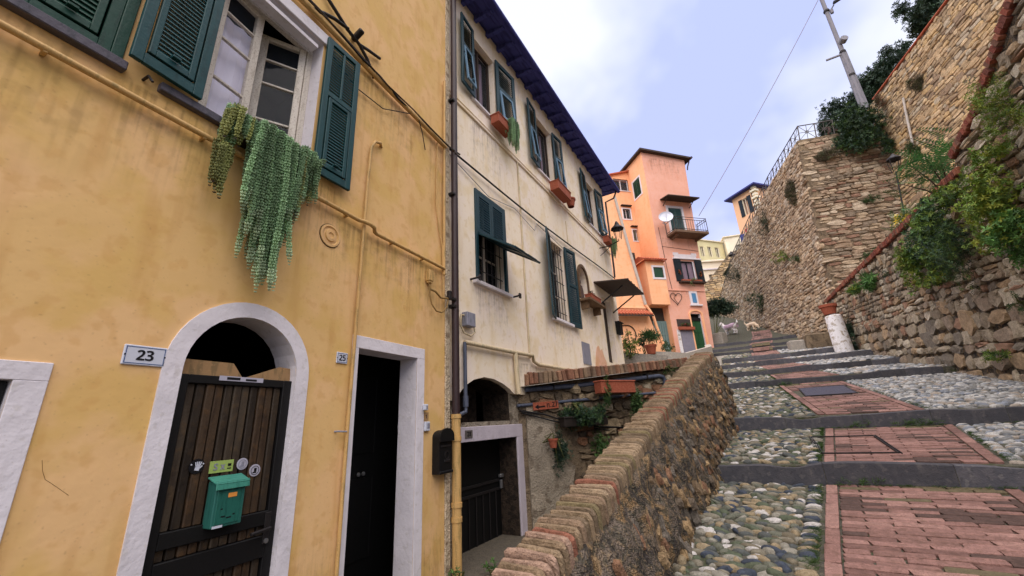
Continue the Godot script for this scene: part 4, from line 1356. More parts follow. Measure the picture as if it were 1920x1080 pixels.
	part("knob", s, M.steel, d25)
	s = st_new()
	rect(s, 2.8, -0.52, 3.1, -0.505, -0.7, -0.69, 0.003)
	part("letter_slot", s, M.iron, d25)
	s = st_new()
	rect(s, -0.49, LANE, 0.475, 0.305, -0.06, -0.03)
	part("door", s, tint(M.black, C(8, 8, 9)), t)
	s = st_new()
	tube(s, [Vector3(0.66, -0.06, 0.0), Vector3(0.672, -0.11, 0.0), Vector3(0.69, -0.15, 0.0), Vector3(0.715, -0.17, 0.0), Vector3(0.75, -0.2, 0.0), Vector3(0.79, -0.235, 0.0)], 0.0012, 4)
	part("crack", s, tint(M.yellow, Color(0.62, 0.58, 0.52)), t)
	for q in [[-0.65, 0.55, 2.2, 1.2], [0.5, 1.2, 2.2, 1.35], [1.7, 2.3, 2.26, 1.1], [2.2, 3.3, 1.98, 1.2], [3.2, 4.0, 1.97, 0.95], [3.62, 4.0, 3.9, 2.4], [2.3, 3.4, 3.96, 2.9], [0.6, 1.06, LANE, -0.7], [2.1, 2.52, LANE, -0.6], [3.62, 4.0, LANE, -0.8]]: stain(t, q[0], q[1], q[2], q[3])
	# the open window
	z = -0.15
	s = st_new()
	rect(s, 0.93, 2.28, 0.985, 3.8, z - 0.06, z, 0.004); rect(s, 1.8, 2.28, 1.86, 3.8, z - 0.06, z, 0.004); rect(s, 0.985, 3.735, 1.8, 3.8, z - 0.058, z - 0.002, 0.004); rect(s, 0.985, 2.28, 1.8, 2.33, z - 0.058, z - 0.002, 0.004)
	var wf := part("window", s, M.winwood, t, "open casement window with peeling white paint")
	for q in [[0.99, 1.37, 0.12, true], [1.795, 1.4, -0.55, false]]:  # two casements, the right one swung in
		var H := Transform3D(Basis(Vector3.UP, q[2]), Vector3(q[0], 0, z - 0.015))
		var w: float = absf(q[1] - q[0])
		var sg := 1.0 if q[3] else -1.0
		s = st_new()
		for b in [[0.0, 0.06], [w - 0.065, w]]: bx(s, H * Vector3(sg * (b[0] + b[1]) / 2, 3.03, 0), Vector3(b[1] - b[0], 1.4, 0.045), 0.005, H.basis)
		for y in [2.355, 3.705]: bx(s, H * Vector3(sg * w / 2, y, 0), Vector3(w - 0.125, 0.05, 0.043), 0.005, H.basis)
		for y in [2.76, 3.17, 3.45]: bx(s, H * Vector3(sg * w / 2, y, 0), Vector3(w - 0.125, 0.02, 0.03), 0.003, H.basis)
		part("casement", s, M.winwood, wf)
		for k in 4:
			var yy: Array = [[2.38, 2.75], [2.77, 3.16], [3.18, 3.44], [3.46, 3.68]][k]
			s = st_new()
			quad(s, H * Vector3(sg * w / 2 - w / 2 + 0.06, yy[0], 0), H * Vector3(sg * w / 2 + w / 2 - 0.06, yy[0], 0), H * Vector3(sg * w / 2 + w / 2 - 0.06, yy[1], 0), H * Vector3(sg * w / 2 - w / 2 + 0.06, yy[1], 0))
			part("pane", s, M.glass, wf)
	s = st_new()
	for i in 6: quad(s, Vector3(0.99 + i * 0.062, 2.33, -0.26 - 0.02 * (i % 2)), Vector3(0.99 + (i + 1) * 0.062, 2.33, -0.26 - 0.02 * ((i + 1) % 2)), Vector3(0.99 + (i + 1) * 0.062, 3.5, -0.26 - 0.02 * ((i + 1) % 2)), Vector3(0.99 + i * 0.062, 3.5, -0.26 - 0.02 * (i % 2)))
	part("curtain", s, mat(C(226, 222, 240), 0.9), wf)  # added pale sheet: its colour stands in for sky reflected in the left casement
	s = st_new()
	rect(s, 0.7, 2.215, 1.93, 2.28, -0.2, 0.05, 0.006)
	part("window_sill", s, M.ledge, t)
	s = st_new()
	rect(s, 0.93, 3.8, 1.95, 3.93, 0.0, 0.03, 0.004); rect(s, 1.0, 3.7, 1.8, 3.74, -0.1, 0.0)
	part("lintel", s, M.white, t)
	s = st_new()
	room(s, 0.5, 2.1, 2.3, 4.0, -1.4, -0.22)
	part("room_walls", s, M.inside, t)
	# closed shutters of the next window
	s = st_new()
	rect(s, -0.6, 2.2, 0.52, 2.265, -0.22, 0.06, 0.006)
	part("window_sill", s, M.ledge, t)
	s = st_new()
	rect(s, 0.44, 2.27, 0.5, 3.85, -0.1, 0.015, 0.004); rect(s, -0.45, 2.27, -0.39, 3.85, -0.1, 0.015, 0.004)
	part("window_frame", s, M.shutter_dark, t)
	shutter(t, Transform3D(Basis(), Vector3(0.03, 2.275, -0.03)), 0.41, 1.57, 0, M.shutter_dark, 0.036, true)
	shutter(t, Transform3D(Basis(), Vector3(-0.385, 2.275, -0.03)), 0.41, 1.57, 0, M.shutter_dark, 0.036, true)
	# open leaves of the window
	shutter(t, Transform3D(Basis(Vector3.UP, 0.06), Vector3(0.5, 2.29, 0.075)), 0.42, 1.6, 0, M.shutter, 0.034, true)
	shutter(t, Transform3D(Basis(Vector3.UP, -0.04), Vector3(1.865, 2.27, 0.035)), 0.41, 1.62, 0, M.shutter, 0.034, true)
	for x in [0.62, 1.9]:  # shutter catches
		s = st_new()
		tube(s, [Vector3(x, 2.24, 0), Vector3(x, 2.24, 0.07), Vector3(x + 0.02, 2.2, 0.09)], 0.009, 6)
		part("shutter_catch", s, M.iron, t)
	# enamel numbers
	number_plate("23", T.translated_local(Vector3(0.965, 0.48, 0.0)), 0.21, 0.115, "large white enamel house number plate reading 23, left of the arched door")
	number_plate("25", T.translated_local(Vector3(2.41, 0.63, 0.0)), 0.125, 0.1, "small white enamel house number plate reading 25, left of the plain white surround")
	# vent disc
	var v := thing("vent_cover", "round plaster vent cover set in the ochre wall beside the gas pipe", "vent cover", T.translated_local(Vector3(2.16, 1.75, 0)))
	var D := Transform3D(Basis(Vector3.RIGHT, PI / 2), Vector3.ZERO)
	s = st_new()
	lathe(s, [Vector2(0.112, 0.0), Vector2(0.11, 0.012), Vector2(0.092, 0.014), Vector2(0.086, 0.002), Vector2(0.06, 0.004), Vector2(0.055, 0.016), Vector2(0.03, 0.02), Vector2(0.024, 0.01), Vector2(0.001, 0.012)], 26, D)
	part("disc", s, M.yellow, v)
	s = st_new()
	lathe(s, [Vector2(0.118, 0.0), Vector2(0.118, 0.003), Vector2(0.11, 0.003)], 26, D)
	part("rim", s, M.dark_plaster, v)
	# pipes on the front
	var py: Material = M.pipe_yellow
	pipe_thing(T, "ochre painted gas pipe running level under the windows, bending over the upright pipe", [[[Vector3(-3, 2.1, 0.05), Vector3(2.44, 2.03, 0.05), Vector3(2.5, 2.03, 0.075), Vector3(2.56, 2.02, 0.095), Vector3(2.62, 2.01, 0.09), Vector3(2.66, 1.985, 0.06), Vector3(2.7, 1.98, 0.05), Vector3(3.93, 1.985, 0.05), Vector3(3.97, 1.985, 0.03)], 0.022, py]], [-0.8, 0.2, 1.0, 2.3, 2.95, 3.5], 2.04)
	pipe_thing(T, "thin ochre upright pipe with a hooked top, passing left of the plain white surround", [[[Vector3(2.74, 3.13, 0.0), Vector3(2.68, 3.13, 0.04), Vector3(2.6, 3.09, 0.045), Vector3(2.555, 2.99, 0.04), Vector3(2.54, 2.6, 0.035), Vector3(2.505, 0.0, 0.035), Vector3(2.5, LANE, 0.035)], 0.017, py]])
	pipe_thing(T, "ochre conduit high on the wall above the shutters, wrapped in loose cables", [[[Vector3(-3, 4.1, 0.05), Vector3(1.7, 4.02, 0.05), Vector3(2.5, 3.97, 0.05), Vector3(3.97, 3.92, 0.05)], 0.03, py], [[Vector3(-3, 4.16, 0.06), Vector3(1.2, 4.08, 0.08), Vector3(1.75, 4.1, 0.06), Vector3(2.3, 3.98, 0.09), Vector3(2.6, 4.02, 0.06), Vector3(2.9, 3.93, 0.08), Vector3(3.3, 3.98, 0.05), Vector3(3.97, 3.97, 0.06), Vector3(4.25, 3.95, 0.12)], 0.012, M.cable], [[Vector3(1.0, 4.06, 0.09), Vector3(2.0, 4.05, 0.08), Vector3(2.7, 3.96, 0.09), Vector3(3.2, 4.0, 0.07), Vector3(3.6, 3.95, 0.09), Vector3(4.2, 3.9, 0.12)], 0.009, M.bark], [[Vector3(1.9, 3.75, 0.03), Vector3(2.28, 3.6, 0.03), Vector3(2.7, 3.64, 0.03), Vector3(3.15, 3.9, 0.06)], 0.006, M.cable], [[Vector3(3.3, 3.95, 0.07), Vector3(3.42, 3.8, 0.05), Vector3(3.53, 3.6, 0.02)], 0.006, M.cable]])
	pipe_thing(T, "twin ochre upright conduits close to the dark downpipe at the corner", [[[Vector3(3.95, 5.15, 0.04), Vector3(3.95, 1.9, 0.04)], 0.019, py], [[Vector3(3.8, 3.9, 0.02), Vector3(3.79, 2.9, 0.02), Vector3(3.87, 2.5, 0.02), Vector3(3.93, 2.3, 0.03), Vector3(3.95, 1.5, 0.03)], 0.009, py]])
	# downpipe at the corner: dark above, ochre below
	var dp := thing("downpipe", "dark brown downpipe at the house corner, turning ochre with collars below the black letter box", "downpipe", T.translated_local(Vector3(4.17, 0, 0.07)), "", LANE)
	s = st_new()
	tube(s, [Vector3(0, 9.0, 0), Vector3(0, 0.1, 0)], 0.05, 14)
	part("upper_pipe", s, M.pipe_dark, dp)
	s = st_new()
	tube(s, [Vector3(0, 0.12, 0), Vector3(0, LANE, 0)], 0.056, 14)
	part("lower_pipe", s, M.pipe_yellow, dp)
	for y in [0.08, -0.18, -0.9, -1.05]:
		s = st_new()
		tube(s, [Vector3(0, y, 0), Vector3(0, y + 0.05, 0)], 0.065, 14)
		part("collar", s, M.pipe_yellow, dp)
	s = st_new()
	for y in [1.5, 3.2, 4.9]: bx(s, Vector3(-0.03, y, -0.01), Vector3(0.12, 0.04, 0.1), 0.004)
	part("bracket", s, M.iron, dp)
	s = st_new()
	rect(s, 4.02, LANE, 4.115, 9.0, 0.0, 0.02, 0.004)
	part("corner_strip", s, tint(M.greyplaster, Color(1.3, 1.28, 1.24)), t)
	# junction box with its cable loop
	var jb := thing("junction_box", "ochre junction box with a looping cable, right above the plain white surround", "junction box", T.translated_local(Vector3(3.64, 1.79, 0.04)))
	s = st_new()
	bx(s, Vector3.ZERO, Vector3(0.085, 0.14, 0.07), 0.006); bx(s, Vector3(0, -0.08, 0), Vector3(0.06, 0.03, 0.05), 0.004)
	part("box", s, M.pipe_yellow, jb)
	s = st_new()
	tube(s, [Vector3(0, -0.09, 0), Vector3(0.01, -0.25, 0), Vector3(0.04, -0.36, 0.01), Vector3(0.12, -0.43, 0.02), Vector3(0.22, -0.43, 0.03), Vector3(0.32, -0.34, 0.04), Vector3(0.34, -0.2, 0.05)], 0.01, 6)
	tube(s, [Vector3(0.02, -0.17, 0), Vector3(0.1, -0.18, 0.02), Vector3(0.2, -0.24, 0.03), Vector3(0.34, -0.22, 0.05)], 0.014, 6)
	part("cable_loop", s, tint(M.pipe_yellow, C(160, 126, 74)), jb)
	s = st_new()
	bx(s, Vector3(0.42, -0.2, 0.05), Vector3(0.2, 0.04, 0.04), 0.004); bx(s, Vector3(0.36, -0.17, 0.05), Vector3(0.05, 0.12, 0.05), 0.006)
	part("clamp", s, M.iron, jb)
	# wrought wall tie
	var wt := thing("wall_tie", "rusty iron wall anchor of crossed curved bars above the wrapped conduit", "wall anchor", T.translated_local(Vector3(2.2, 4.25, 0.03)))
	s = st_new()
	tube(s, [Vector3(-0.55, 0.4, 0), Vector3(-0.4, 0.14, 0.01), Vector3(-0.12, -0.02, 0.02), Vector3(0.06, -0.06, 0.02), Vector3(0.2, -0.14, 0.01), Vector3(0.33, -0.3, 0)], 0.02, 7)
	tube(s, [Vector3(-0.56, -0.2, 0), Vector3(-0.4, -0.1, 0.01), Vector3(-0.28, -0.05, 0.02), Vector3(-0.11, -0.01, 0.025)], 0.02, 7)
	tube(s, [Vector3(0.06, -0.06, 0.02), Vector3(0.2, -0.01, 0.02), Vector3(0.4, 0.07, 0)], 0.019, 7)
	part("bars", s, M.iron, wt)
	s = st_new()
	bx(s, Vector3(0, 0, 0.05), Vector3(0.06, 0.06, 0.16), 0.012, Basis(Vector3.RIGHT, -0.5))
	part("bolt", s, M.iron, wt)
	# bells and the black letter box
	var be := thing("doorbell", "small grey doorbell box on the white surround edge, above the intercom", "doorbell", T.translated_local(Vector3(3.61, 0.21, 0.02)))
	s = st_new()
	bx(s, Vector3(0, 0, 0.012), Vector3(0.06, 0.065, 0.035), 0.005)
	part("housing", s, M.enamel, be)
	s = st_new()
	bx(s, Vector3(0.006, 0, 0.031), Vector3(0.025, 0.035, 0.006), 0.002)
	part("button", s, M.greybox, be)
	be = thing("intercom", "ivory intercom under a small paper tag, right of the white surround", "intercom", T.translated_local(Vector3(3.66, 0.01, 0.0)))
	s = st_new()
	bx(s, Vector3(0, -0.005, 0.016), Vector3(0.085, 0.1, 0.03), 0.005)
	part("housing", s, M.enamel, be)
	s = st_new()
	bx(s, Vector3(0.012, 0.0, 0.0325), Vector3(0.045, 0.055, 0.004), 0.001)
	part("grille", s, M.greybox, be)
	s = st_new()
	bx(s, Vector3(0.0, 0.1, 0.004), Vector3(0.085, 0.09, 0.004))
	var tg := part("paper_tag", s, M.tan_board, be)
	text(tg, "1", Vector3(0, 0.1, 0.0065), 0.04, M.ink)
	var lb := thing("letter_box", "black cast letter box with a rounded top, on the ochre wall beside the downpipe", "letter box", T.translated_local(Vector3(3.91, -0.27, 0.0)))
	s = st_new()
	var lp := arch_poly(0.0, 0.125, -0.24, 0.15, 0.075, 10)
	prism(s, lp, 0.0, 0.1)
	part("box", s, M.black, lb)
	s = st_new()
	prism(s, arch_poly(0.0, 0.14, 0.1, 0.155, 0.09, 10), 0.1, 0.125)
	bx(s, Vector3(0, -0.225, 0.105), Vector3(0.26, 0.03, 0.02), 0.005)
	part("flap", s, M.black, lb)
	s = st_new()
	bx(s, Vector3(0, 0.05, 0.103), Vector3(0.19, 0.02, 0.008), 0.002); bx(s, Vector3(0.02, -0.11, 0.103), Vector3(0.11, 0.03, 0.01), 0.004)
	lathe(s, [Vector2(0.05, 0.0), Vector2(0.05, 0.006), Vector2(0.035, 0.006), Vector2(0.035, 0.0)], 14, Transform3D(Basis(Vector3.RIGHT, PI / 2), Vector3(0.02, -0.05, 0.1)))
	part("relief", s, M.iron, lb)
	s = st_new()
	tube(s, [Vector3(2.4, 0.0, 0.0), Vector3(2.4, 0.0, 0.05), Vector3(2.48, -0.005, 0.055)], 0.008, 6)
	part("wall_hook", s, M.greybox, t)

func number_plate(n: String, T: Transform3D, w: float, h: float, label: String) -> void:
	var t := thing("house_number", label, "house number", T)
	var s := st_new()
	bx(s, Vector3(0, 0, 0.006), Vector3(w, h, 0.012), 0.004)
	part("plate", s, M.enamel, t)
	s = st_new()
	var e := 0.009
	for q in [[-w / 2 + e, -h / 2 + e, w / 2 - e, -h / 2 + e + 0.004], [-w / 2 + e, h / 2 - e - 0.004, w / 2 - e, h / 2 - e], [-w / 2 + e, -h / 2 + e + 0.004, -w / 2 + e + 0.004, h / 2 - e - 0.004], [w / 2 - e - 0.004, -h / 2 + e + 0.004, w / 2 - e, h / 2 - e - 0.004]]:
		rect(s, q[0], q[1], q[2], q[3], 0.012, 0.0132)
	part("border", s, M.enamel_blue, t)
	text(t, n, Vector3(0, 0, 0.0132), h * 0.52, M.ink)
	s = st_new()
	for k in [-1, 1]: bx(s, Vector3(k * (w / 2 - 0.008), 0, 0.013), Vector3(0.008, 0.008, 0.004), 0.001)
	part("screw", s, M.iron, t)

func pipe_thing(T: Transform3D, label: String, runs: Array, clips := [], y := 0.0) -> Node3D:
	var t := thing("pipe", label, "pipe", T)
	for q in runs:
		var s := st_new()
		tube(s, q[0], q[1], 8)
		part("pipe_run" if q[1] > 0.015 else "cable_run", s, q[2], t)
	for x in clips:
		var s := st_new()
		bx(s, Vector3(x, lerpf(2.072, 2.028, clampf((x + 1.0) / 3.4, 0, 1)) if x < 2.6 else 1.983, 0.03), Vector3(0.022, 0.052, 0.06), 0.004)
		part("clip", s, runs[0][2], t)
	return t

# ---------------------------------------------------------------- cream house
func cream_house() -> void:
	var T := fr(Vector3(-3.4, 0, 0), 0.0)
	var t := thing("cream_house", "pale cream house with dark teal shutters and deep blue eaves, beyond the ochre house", "house", T, "", LANE)
	var s := st_new()
	var r := st_new()
	var arch := [Vector2(4.33, 0.36), Vector2(4.5, 0.5), Vector2(4.7, 0.59), Vector2(4.95, 0.64), Vector2(5.2, 0.63), Vector2(5.45, 0.575), Vector2(5.65, 0.5), Vector2(5.78, 0.43)]
	var out := PackedVector2Array([Vector2(4.08, 0.3), Vector2(4.32, 0.3)])
	for p in arch: out.append(p)
	out.append_array(PackedVector2Array([Vector2(6.3, 0.42), Vector2(6.301, LANE), Vector2(12.5, LANE), Vector2(12.5, 7.75), Vector2(4.08, 7.75)]))
	var holes := [rpoly(4.83, 5.56, 5.6, 7.1), rpoly(7.35, 5.52, 8.3, 7.1), rpoly(10.65, 5.5, 11.5, 7.05), rpoly(4.83, 2.08, 5.7, 3.66), rpoly(7.6, 2.02, 8.38, 3.85), arch_poly(9.55, 0.3, 2.85, 3.4, 0.33, 10), rpoly(10.98, 1.42, 11.75, 3.3)]
	facade(s, out, holes)
	reveals(holes, 0.2, M.cream, t)
	quad(s, Vector3(12.5, LANE, 0), Vector3(12.5, LANE, -6), Vector3(12.5, 7.75, -6), Vector3(12.5, 7.75, 0))
	quad(s, Vector3(12.5, LANE, -6), Vector3(4.08, LANE, -6), Vector3(4.08, 7.75, -6), Vector3(12.5, 7.75, -6))
	for i in arch.size() - 1:  # underside of the arch
		quad(r, Vector3(arch[i].x, arch[i].y, -0.6), Vector3(arch[i].x, arch[i].y, 0), Vector3(arch[i + 1].x, arch[i + 1].y, 0), Vector3(arch[i + 1].x, arch[i + 1].y, -0.6))
	quad(r, Vector3(5.78, 0.43, -0.1), Vector3(5.78, 0.43, 0), Vector3(6.3, 0.42, 0), Vector3(6.3, 0.42, -0.1))
	part("wall", s, M.cream, t)
	part("arch_underside", r, M.cream, t)
	# grey lower wall under the arch with the deep niche and the black door
	s = st_new()
	r = st_new()
	var niche := PackedVector2Array([Vector2(4.36, 0.03), Vector2(5.74, 0.03), Vector2(5.72, 0.44)])
	for i in range(arch.size() - 2, 0, -1): niche.append(arch[i] + Vector2(0, -0.015))
	niche.append(Vector2(4.37, 0.38))
	facade(s, rpoly(4.0, LANE - 0.1, 6.35, 0.9), [niche, rpoly(4.47, LANE - 0.1, 5.9, -0.22)])
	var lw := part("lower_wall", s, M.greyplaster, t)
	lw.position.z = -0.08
	reveals([niche, rpoly(4.47, LANE - 0.1, 5.9, -0.22)], 0.5, M.dark_plaster, t, Transform3D(Basis(), Vector3(0, -LANE, -0.08)), true)
	s = st_new()
	r = st_new()
	facade(s, rpoly(3.9, -0.3, 7.2, 0.9), [rpoly(5.55, -0.12, 6.3, 0.5)])
	var nb := part("niche_back", s, M.dark_plaster, t)
	nb.position.z = -0.581
	s = st_new()
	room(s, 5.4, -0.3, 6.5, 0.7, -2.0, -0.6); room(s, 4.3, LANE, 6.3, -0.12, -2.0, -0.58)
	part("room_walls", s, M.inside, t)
	s = st_new()
	rect(s, 4.3, -0.22, 6.1, -0.03, -0.08, -0.05, 0.006); rect(s, 5.9, LANE, 6.1, -0.22, -0.08, -0.05, 0.006)
	part("door_surround", s, tint(M.white, Color(0.86, 0.84, 0.86)), t, "rough whitewashed surround of the black door below the arch")
	s = st_new()
	rect(s, 4.4, LANE, 6.0, -0.1, -0.44, -0.4)
	var gd := part("door", s, tint(M.black, C(8, 8, 9)), t, "black gate door below the arch")
	s = st_new()
	rect(s, 4.6, -0.86, 5.86, -0.82, -0.4, -0.38, 0.004); rect(s, 4.6, -0.98, 5.86, -0.94, -0.4, -0.38, 0.004); rect(s, 4.6, LANE, 4.64, -0.3, -0.4, -0.38, 0.004)
	for i in 7: tube(s, [Vector3(4.72 + i * 0.17, LANE, -0.39), Vector3(4.72 + i * 0.17, -0.96, -0.39)], 0.01, 6)
	part("gate_bars", s, M.iron, gd)
	s = st_new()
	bx(s, Vector3(5.86, -0.78, -0.36), Vector3(0.09, 0.05, 0.05), 0.008); bx(s, Vector3(5.86, -0.9, -0.36), Vector3(0.05, 0.12, 0.03), 0.004)
	part("lock", s, M.steel, gd)
	var np := thing("house_number", "dark weathered number plate reading 28 over the black gate door", "house number", T.translated_local(Vector3(4.62, -0.12, -0.045)))
	s = st_new()
	bx(s, Vector3.ZERO, Vector3(0.16, 0.1, 0.012), 0.003)
	part("plate", s, tint(M.enamel, C(96, 90, 86)), np)
	text(np, "28", Vector3(0, 0, 0.0065), 0.06, M.ink)
	# rooms behind the windows
	s = st_new()
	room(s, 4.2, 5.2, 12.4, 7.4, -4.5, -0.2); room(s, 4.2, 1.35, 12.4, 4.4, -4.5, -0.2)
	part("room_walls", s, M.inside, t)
	# upper windows, shutters folded open
	var q := [[4.83, 5.6, 5.56, 7.1, 4.39, 6.25], [7.35, 8.3, 5.52, 7.1, 6.87, 8.78], [10.65, 11.5, 5.5, 7.05, 10.12, 12.05]]
	for k in q:
		window(t, k[0], k[2], k[1], k[3], -0.12, 2, 1, M.brownwood, 0.05, true)
		s = st_new()
		rect(s, k[0] - 0.06, k[2] - 0.05, k[1] + 0.06, k[2], -0.2, 0.05, 0.006)
		part("window_sill", s, M.white, t)
		shutter(t, Transform3D(Basis(Vector3.UP, 0.1), Vector3(k[4], k[2] - 0.02, 0.08)), k[0] - k[4], k[3] - k[2] + 0.06, 1, M.shutter_cream, 0.05, false, M.shutter_skylit, -0.09)
		shutter(t, Transform3D(Basis(Vector3.UP, -0.1), Vector3(k[1], k[2] - 0.02, 0.03)), k[5] - k[1], k[3] - k[2] + 0.06, 1, M.shutter_cream, 0.05, false, M.shutter_skylit, -0.09)
	s = st_new()
	tube(s, [Vector3(4.45, 6.25, 0.12), Vector3(4.95, 6.28, -0.02)], 0.01, 5)
	part("shutter_rod", s, M.iron, t)
	# lower left window: shutters closed, lower flaps propped out
	window(t, 4.83, 2.08, 5.7, 3.66, -0.14, 2, 3, M.winwood, 0.045)
	s = st_new()
	bars(s, 4.87, 2.1, 5.66, 2.95, -0.05, 6, 2)
	part("window_bars", s, M.iron, t)
	s = st_new()
	rect(s, 4.8, 2.06, 4.86, 3.7, -0.02, 0.03, 0.004); rect(s, 5.67, 2.06, 5.73, 3.7, -0.02, 0.03, 0.004); rect(s, 4.86, 3.64, 5.67, 3.7, -0.018, 0.028, 0.004)
	part("window_frame", s, M.shutter_cream, t)
	for x in [4.86, 5.27]:
		s = st_new()
		var w := 0.4
		rect(s, x, 2.92, x + 0.05, 3.64, 0.0, 0.03, 0.003); rect(s, x + w - 0.05, 2.92, x + w, 3.64, 0.0, 0.03, 0.003); rect(s, x + 0.05, 3.58, x + w - 0.05, 3.64, 0.001, 0.029, 0.003); rect(s, x + 0.05, 2.92, x + w - 0.05, 2.98, 0.001, 0.029, 0.003)
		var o := part("shutter", s, M.shutter_cream, t)
		slats(o, M.shutter_cream, [x + 0.05, 2.98, x + w - 0.05, 3.58], 0.045, true, Transform3D())
		var H := Transform3D(Basis(Vector3.RIGHT, -1.0), Vector3(x, 2.9, 0.02))
		s = st_new()
		for b in [[0.0, -0.8, 0.05, 0.0], [w - 0.05, -0.8, w, 0.0], [0.05, -0.8, w - 0.05, -0.74], [0.05, -0.06, w - 0.05, 0.0]]: bx(s, H * Vector3((b[0] + b[2]) / 2, (b[1] + b[3]) / 2, 0), Vector3(b[2] - b[0], b[3] - b[1], 0.03), 0.003, H.basis)
		var fl := part("shutter_flap", s, M.shutter_cream, t)
		slats(fl, M.shutter_cream, [0.05, -0.74, w - 0.05, -0.06], 0.045, true, H)
	s = st_new()
	rect(s, 4.72, 2.02, 5.8, 2.08, -0.15, 0.07, 0.006)
	part("window_sill", s, M.white, t)
	for x in [4.66, 5.86]:
		s = st_new()
		tube(s, [Vector3(x, 2.06, 0), Vector3(x, 2.06, 0.12), Vector3(x + 0.06, 2.1, 0.14)], 0.016, 6); bx(s, Vector3(x + 0.07, 2.08, 0.13), Vector3(0.06, 0.09, 0.03), 0.006)
		part("shutter_catch", s, M.iron, t)
	# lower right window: barred, shutters open
	window(t, 7.6, 2.02, 8.38, 3.85, -0.16, 2, 3, M.winwood, 0.05, true)
	s = st_new()
	bars(s, 7.63, 2.04, 8.35, 3.83, -0.03, 5, 5)
	part("window_bars", s, M.iron, t)
	shutter(t, Transform3D(Basis(Vector3.UP, 0.3), Vector3(7.12, 1.97, 0.17)), 0.5, 1.93, 2, M.shutter_cream, 0.05, true)
	shutter(t, Transform3D(Basis(Vector3.UP, -0.12), Vector3(8.37, 1.97, 0.03)), 0.5, 1.93, 2, M.shutter_cream, 0.05, true)
	s = st_new()
	rect(s, 7.5, 1.96, 8.5, 2.02, -0.15, 0.08, 0.006)
	part("window_sill", s, M.white, t)
	# string course and cables
	s = st_new()
	rect(s, 4.1, 5.1, 12.5, 5.14, 0.0, 0.035, 0.004); rect(s, 4.1, 5.2, 12.5, 5.225, 0.0, 0.02, 0.003)
	part("string_course", s, M.cream, t)
	s = st_new()
	for i in 36:  # shrine niche surround
		if i % 1 == 0 and i <= 12:
			var a := PI * i / 13.0
			var b := PI * (i + 1) / 13.0
			prism(s, PackedVector2Array([Vector2(9.55 + 0.3 * cos(a), 3.4 + 0.33 * sin(a)), Vector2(9.55 + 0.38 * cos(a), 3.4 + 0.42 * sin(a)), Vector2(9.55 + 0.38 * cos(b), 3.4 + 0.42 * sin(b)), Vector2(9.55 + 0.3 * cos(b), 3.4 + 0.33 * sin(b))]), 0.0, 0.04)
	rect(s, 9.17, 2.85, 9.25, 3.4, 0.0, 0.04, 0.004); rect(s, 9.85, 2.85, 9.93, 3.4, 0.0, 0.04, 0.004)
	part("niche_frame", s, tint(M.concrete, C(170, 140, 112)), t)
	s = st_new()
	rect(s, 9.25, 2.85, 9.85, 3.75, -0.2, -0.17)
	lathe(s, [Vector2(0.1, 0.0), Vector2(0.09, 0.25), Vector2(0.07, 0.38), Vector2(0.03, 0.42), Vector2(0.055, 0.48), Vector2(0.05, 0.54), Vector2(0.001, 0.57)], 10, Transform3D(Basis(), Vector3(9.55, 2.87, -0.1)))
	part("niche_statue", s, tint(M.concrete, C(150, 130, 128)), t)
	s = st_new()
	rect(s, 9.15, 2.74, 10.3, 2.8, 0.0, 0.3, 0.006); rect(s, 9.25, 2.55, 9.3, 2.74, 0.0, 0.2); rect(s, 10.1, 2.55, 10.15, 2.74, 0.0, 0.2)
	part("niche_shelf", s, tint(M.concrete, C(190, 160, 130)), t)
	# upper door with its canopy
	s = st_new()
	rect(s, 10.98, 1.42, 11.75, 3.3, -0.2, -0.15)
	part("door", s, M.brownwood, t, "tall brown door beneath the little canopy")
	s = st_new()
	bx(s, Vector3(11.3, 3.52, 0.45), Vector3(1.75, 0.035, 1.0), 0.006, Basis(Vector3.RIGHT, 0.12))
	var can := part("canopy", s, M.brownwood, t)
	s = st_new()
	for i in 6: bx(s, Vector3(10.5 + i * 0.32, 3.545, 0.45), Vector3(0.05, 0.03, 1.0), 0.004, Basis(Vector3.RIGHT, 0.12))
	for x in [10.75, 11.95]: tube(s, [Vector3(x, 3.0, 0.0), Vector3(x, 3.42, 0.7)], 0.02, 6)
	part("canopy_ribs", s, M.iron, can)
	# peeling patch and meter cover
	s = st_new()
	rect(s, 9.0, 1.2, 9.5, 1.72, 0.0, 0.02, 0.004)
	part("meter_cover", s, M.greybox, t)
	s = st_new()
	prism(s, PackedVector2Array([Vector2(9.8, 1.1), Vector2(10.8, 1.1), Vector2(10.72, 1.4), Vector2(10.56, 1.55), Vector2(10.46, 1.72), Vector2(10.34, 1.66), Vector2(10.2, 1.78), Vector2(10.04, 1.7), Vector2(9.92, 1.5), Vector2(9.84, 1.3)]), 0.0, 0.004)
	part("worn_patch", s, tint(M.cream, C(236, 200, 184)), t)
	for sq in [[4.7, 5.8, 5.1, 3.75], [4.75, 5.8, 2.0, 1.15], [7.4, 8.6, 1.95, 1.2], [9.1, 10.3, 2.7, 1.8], [5.85, 7.3, 0.95, 0.5]]: stain(t, sq[0], sq[1], sq[2], sq[3])
	# eaves: boards, rafters, gutter, tiles
	s = st_new()
	quad(s, Vector3(4.0, 7.72, -0.1), Vector3(12.95, 7.6, -0.1), Vector3(12.95, 7.55, 0.42), Vector3(4.0, 7.55, 0.46))
	quad(s, Vector3(4.0, 7.55, 0.46), Vector3(12.95, 7.55, 0.42), Vector3(12.95, 7.66, 0.42), Vector3(4.0, 7.66, 0.46))
	quad(s, Vector3(12.95, 7.6, -6.0), Vector3(12.95, 9.0, -3.0), Vector3(12.95, 7.66, 0.42), Vector3(12.95, 7.55, 0.42))
	var roof := part("roof", s, M.eave, t)
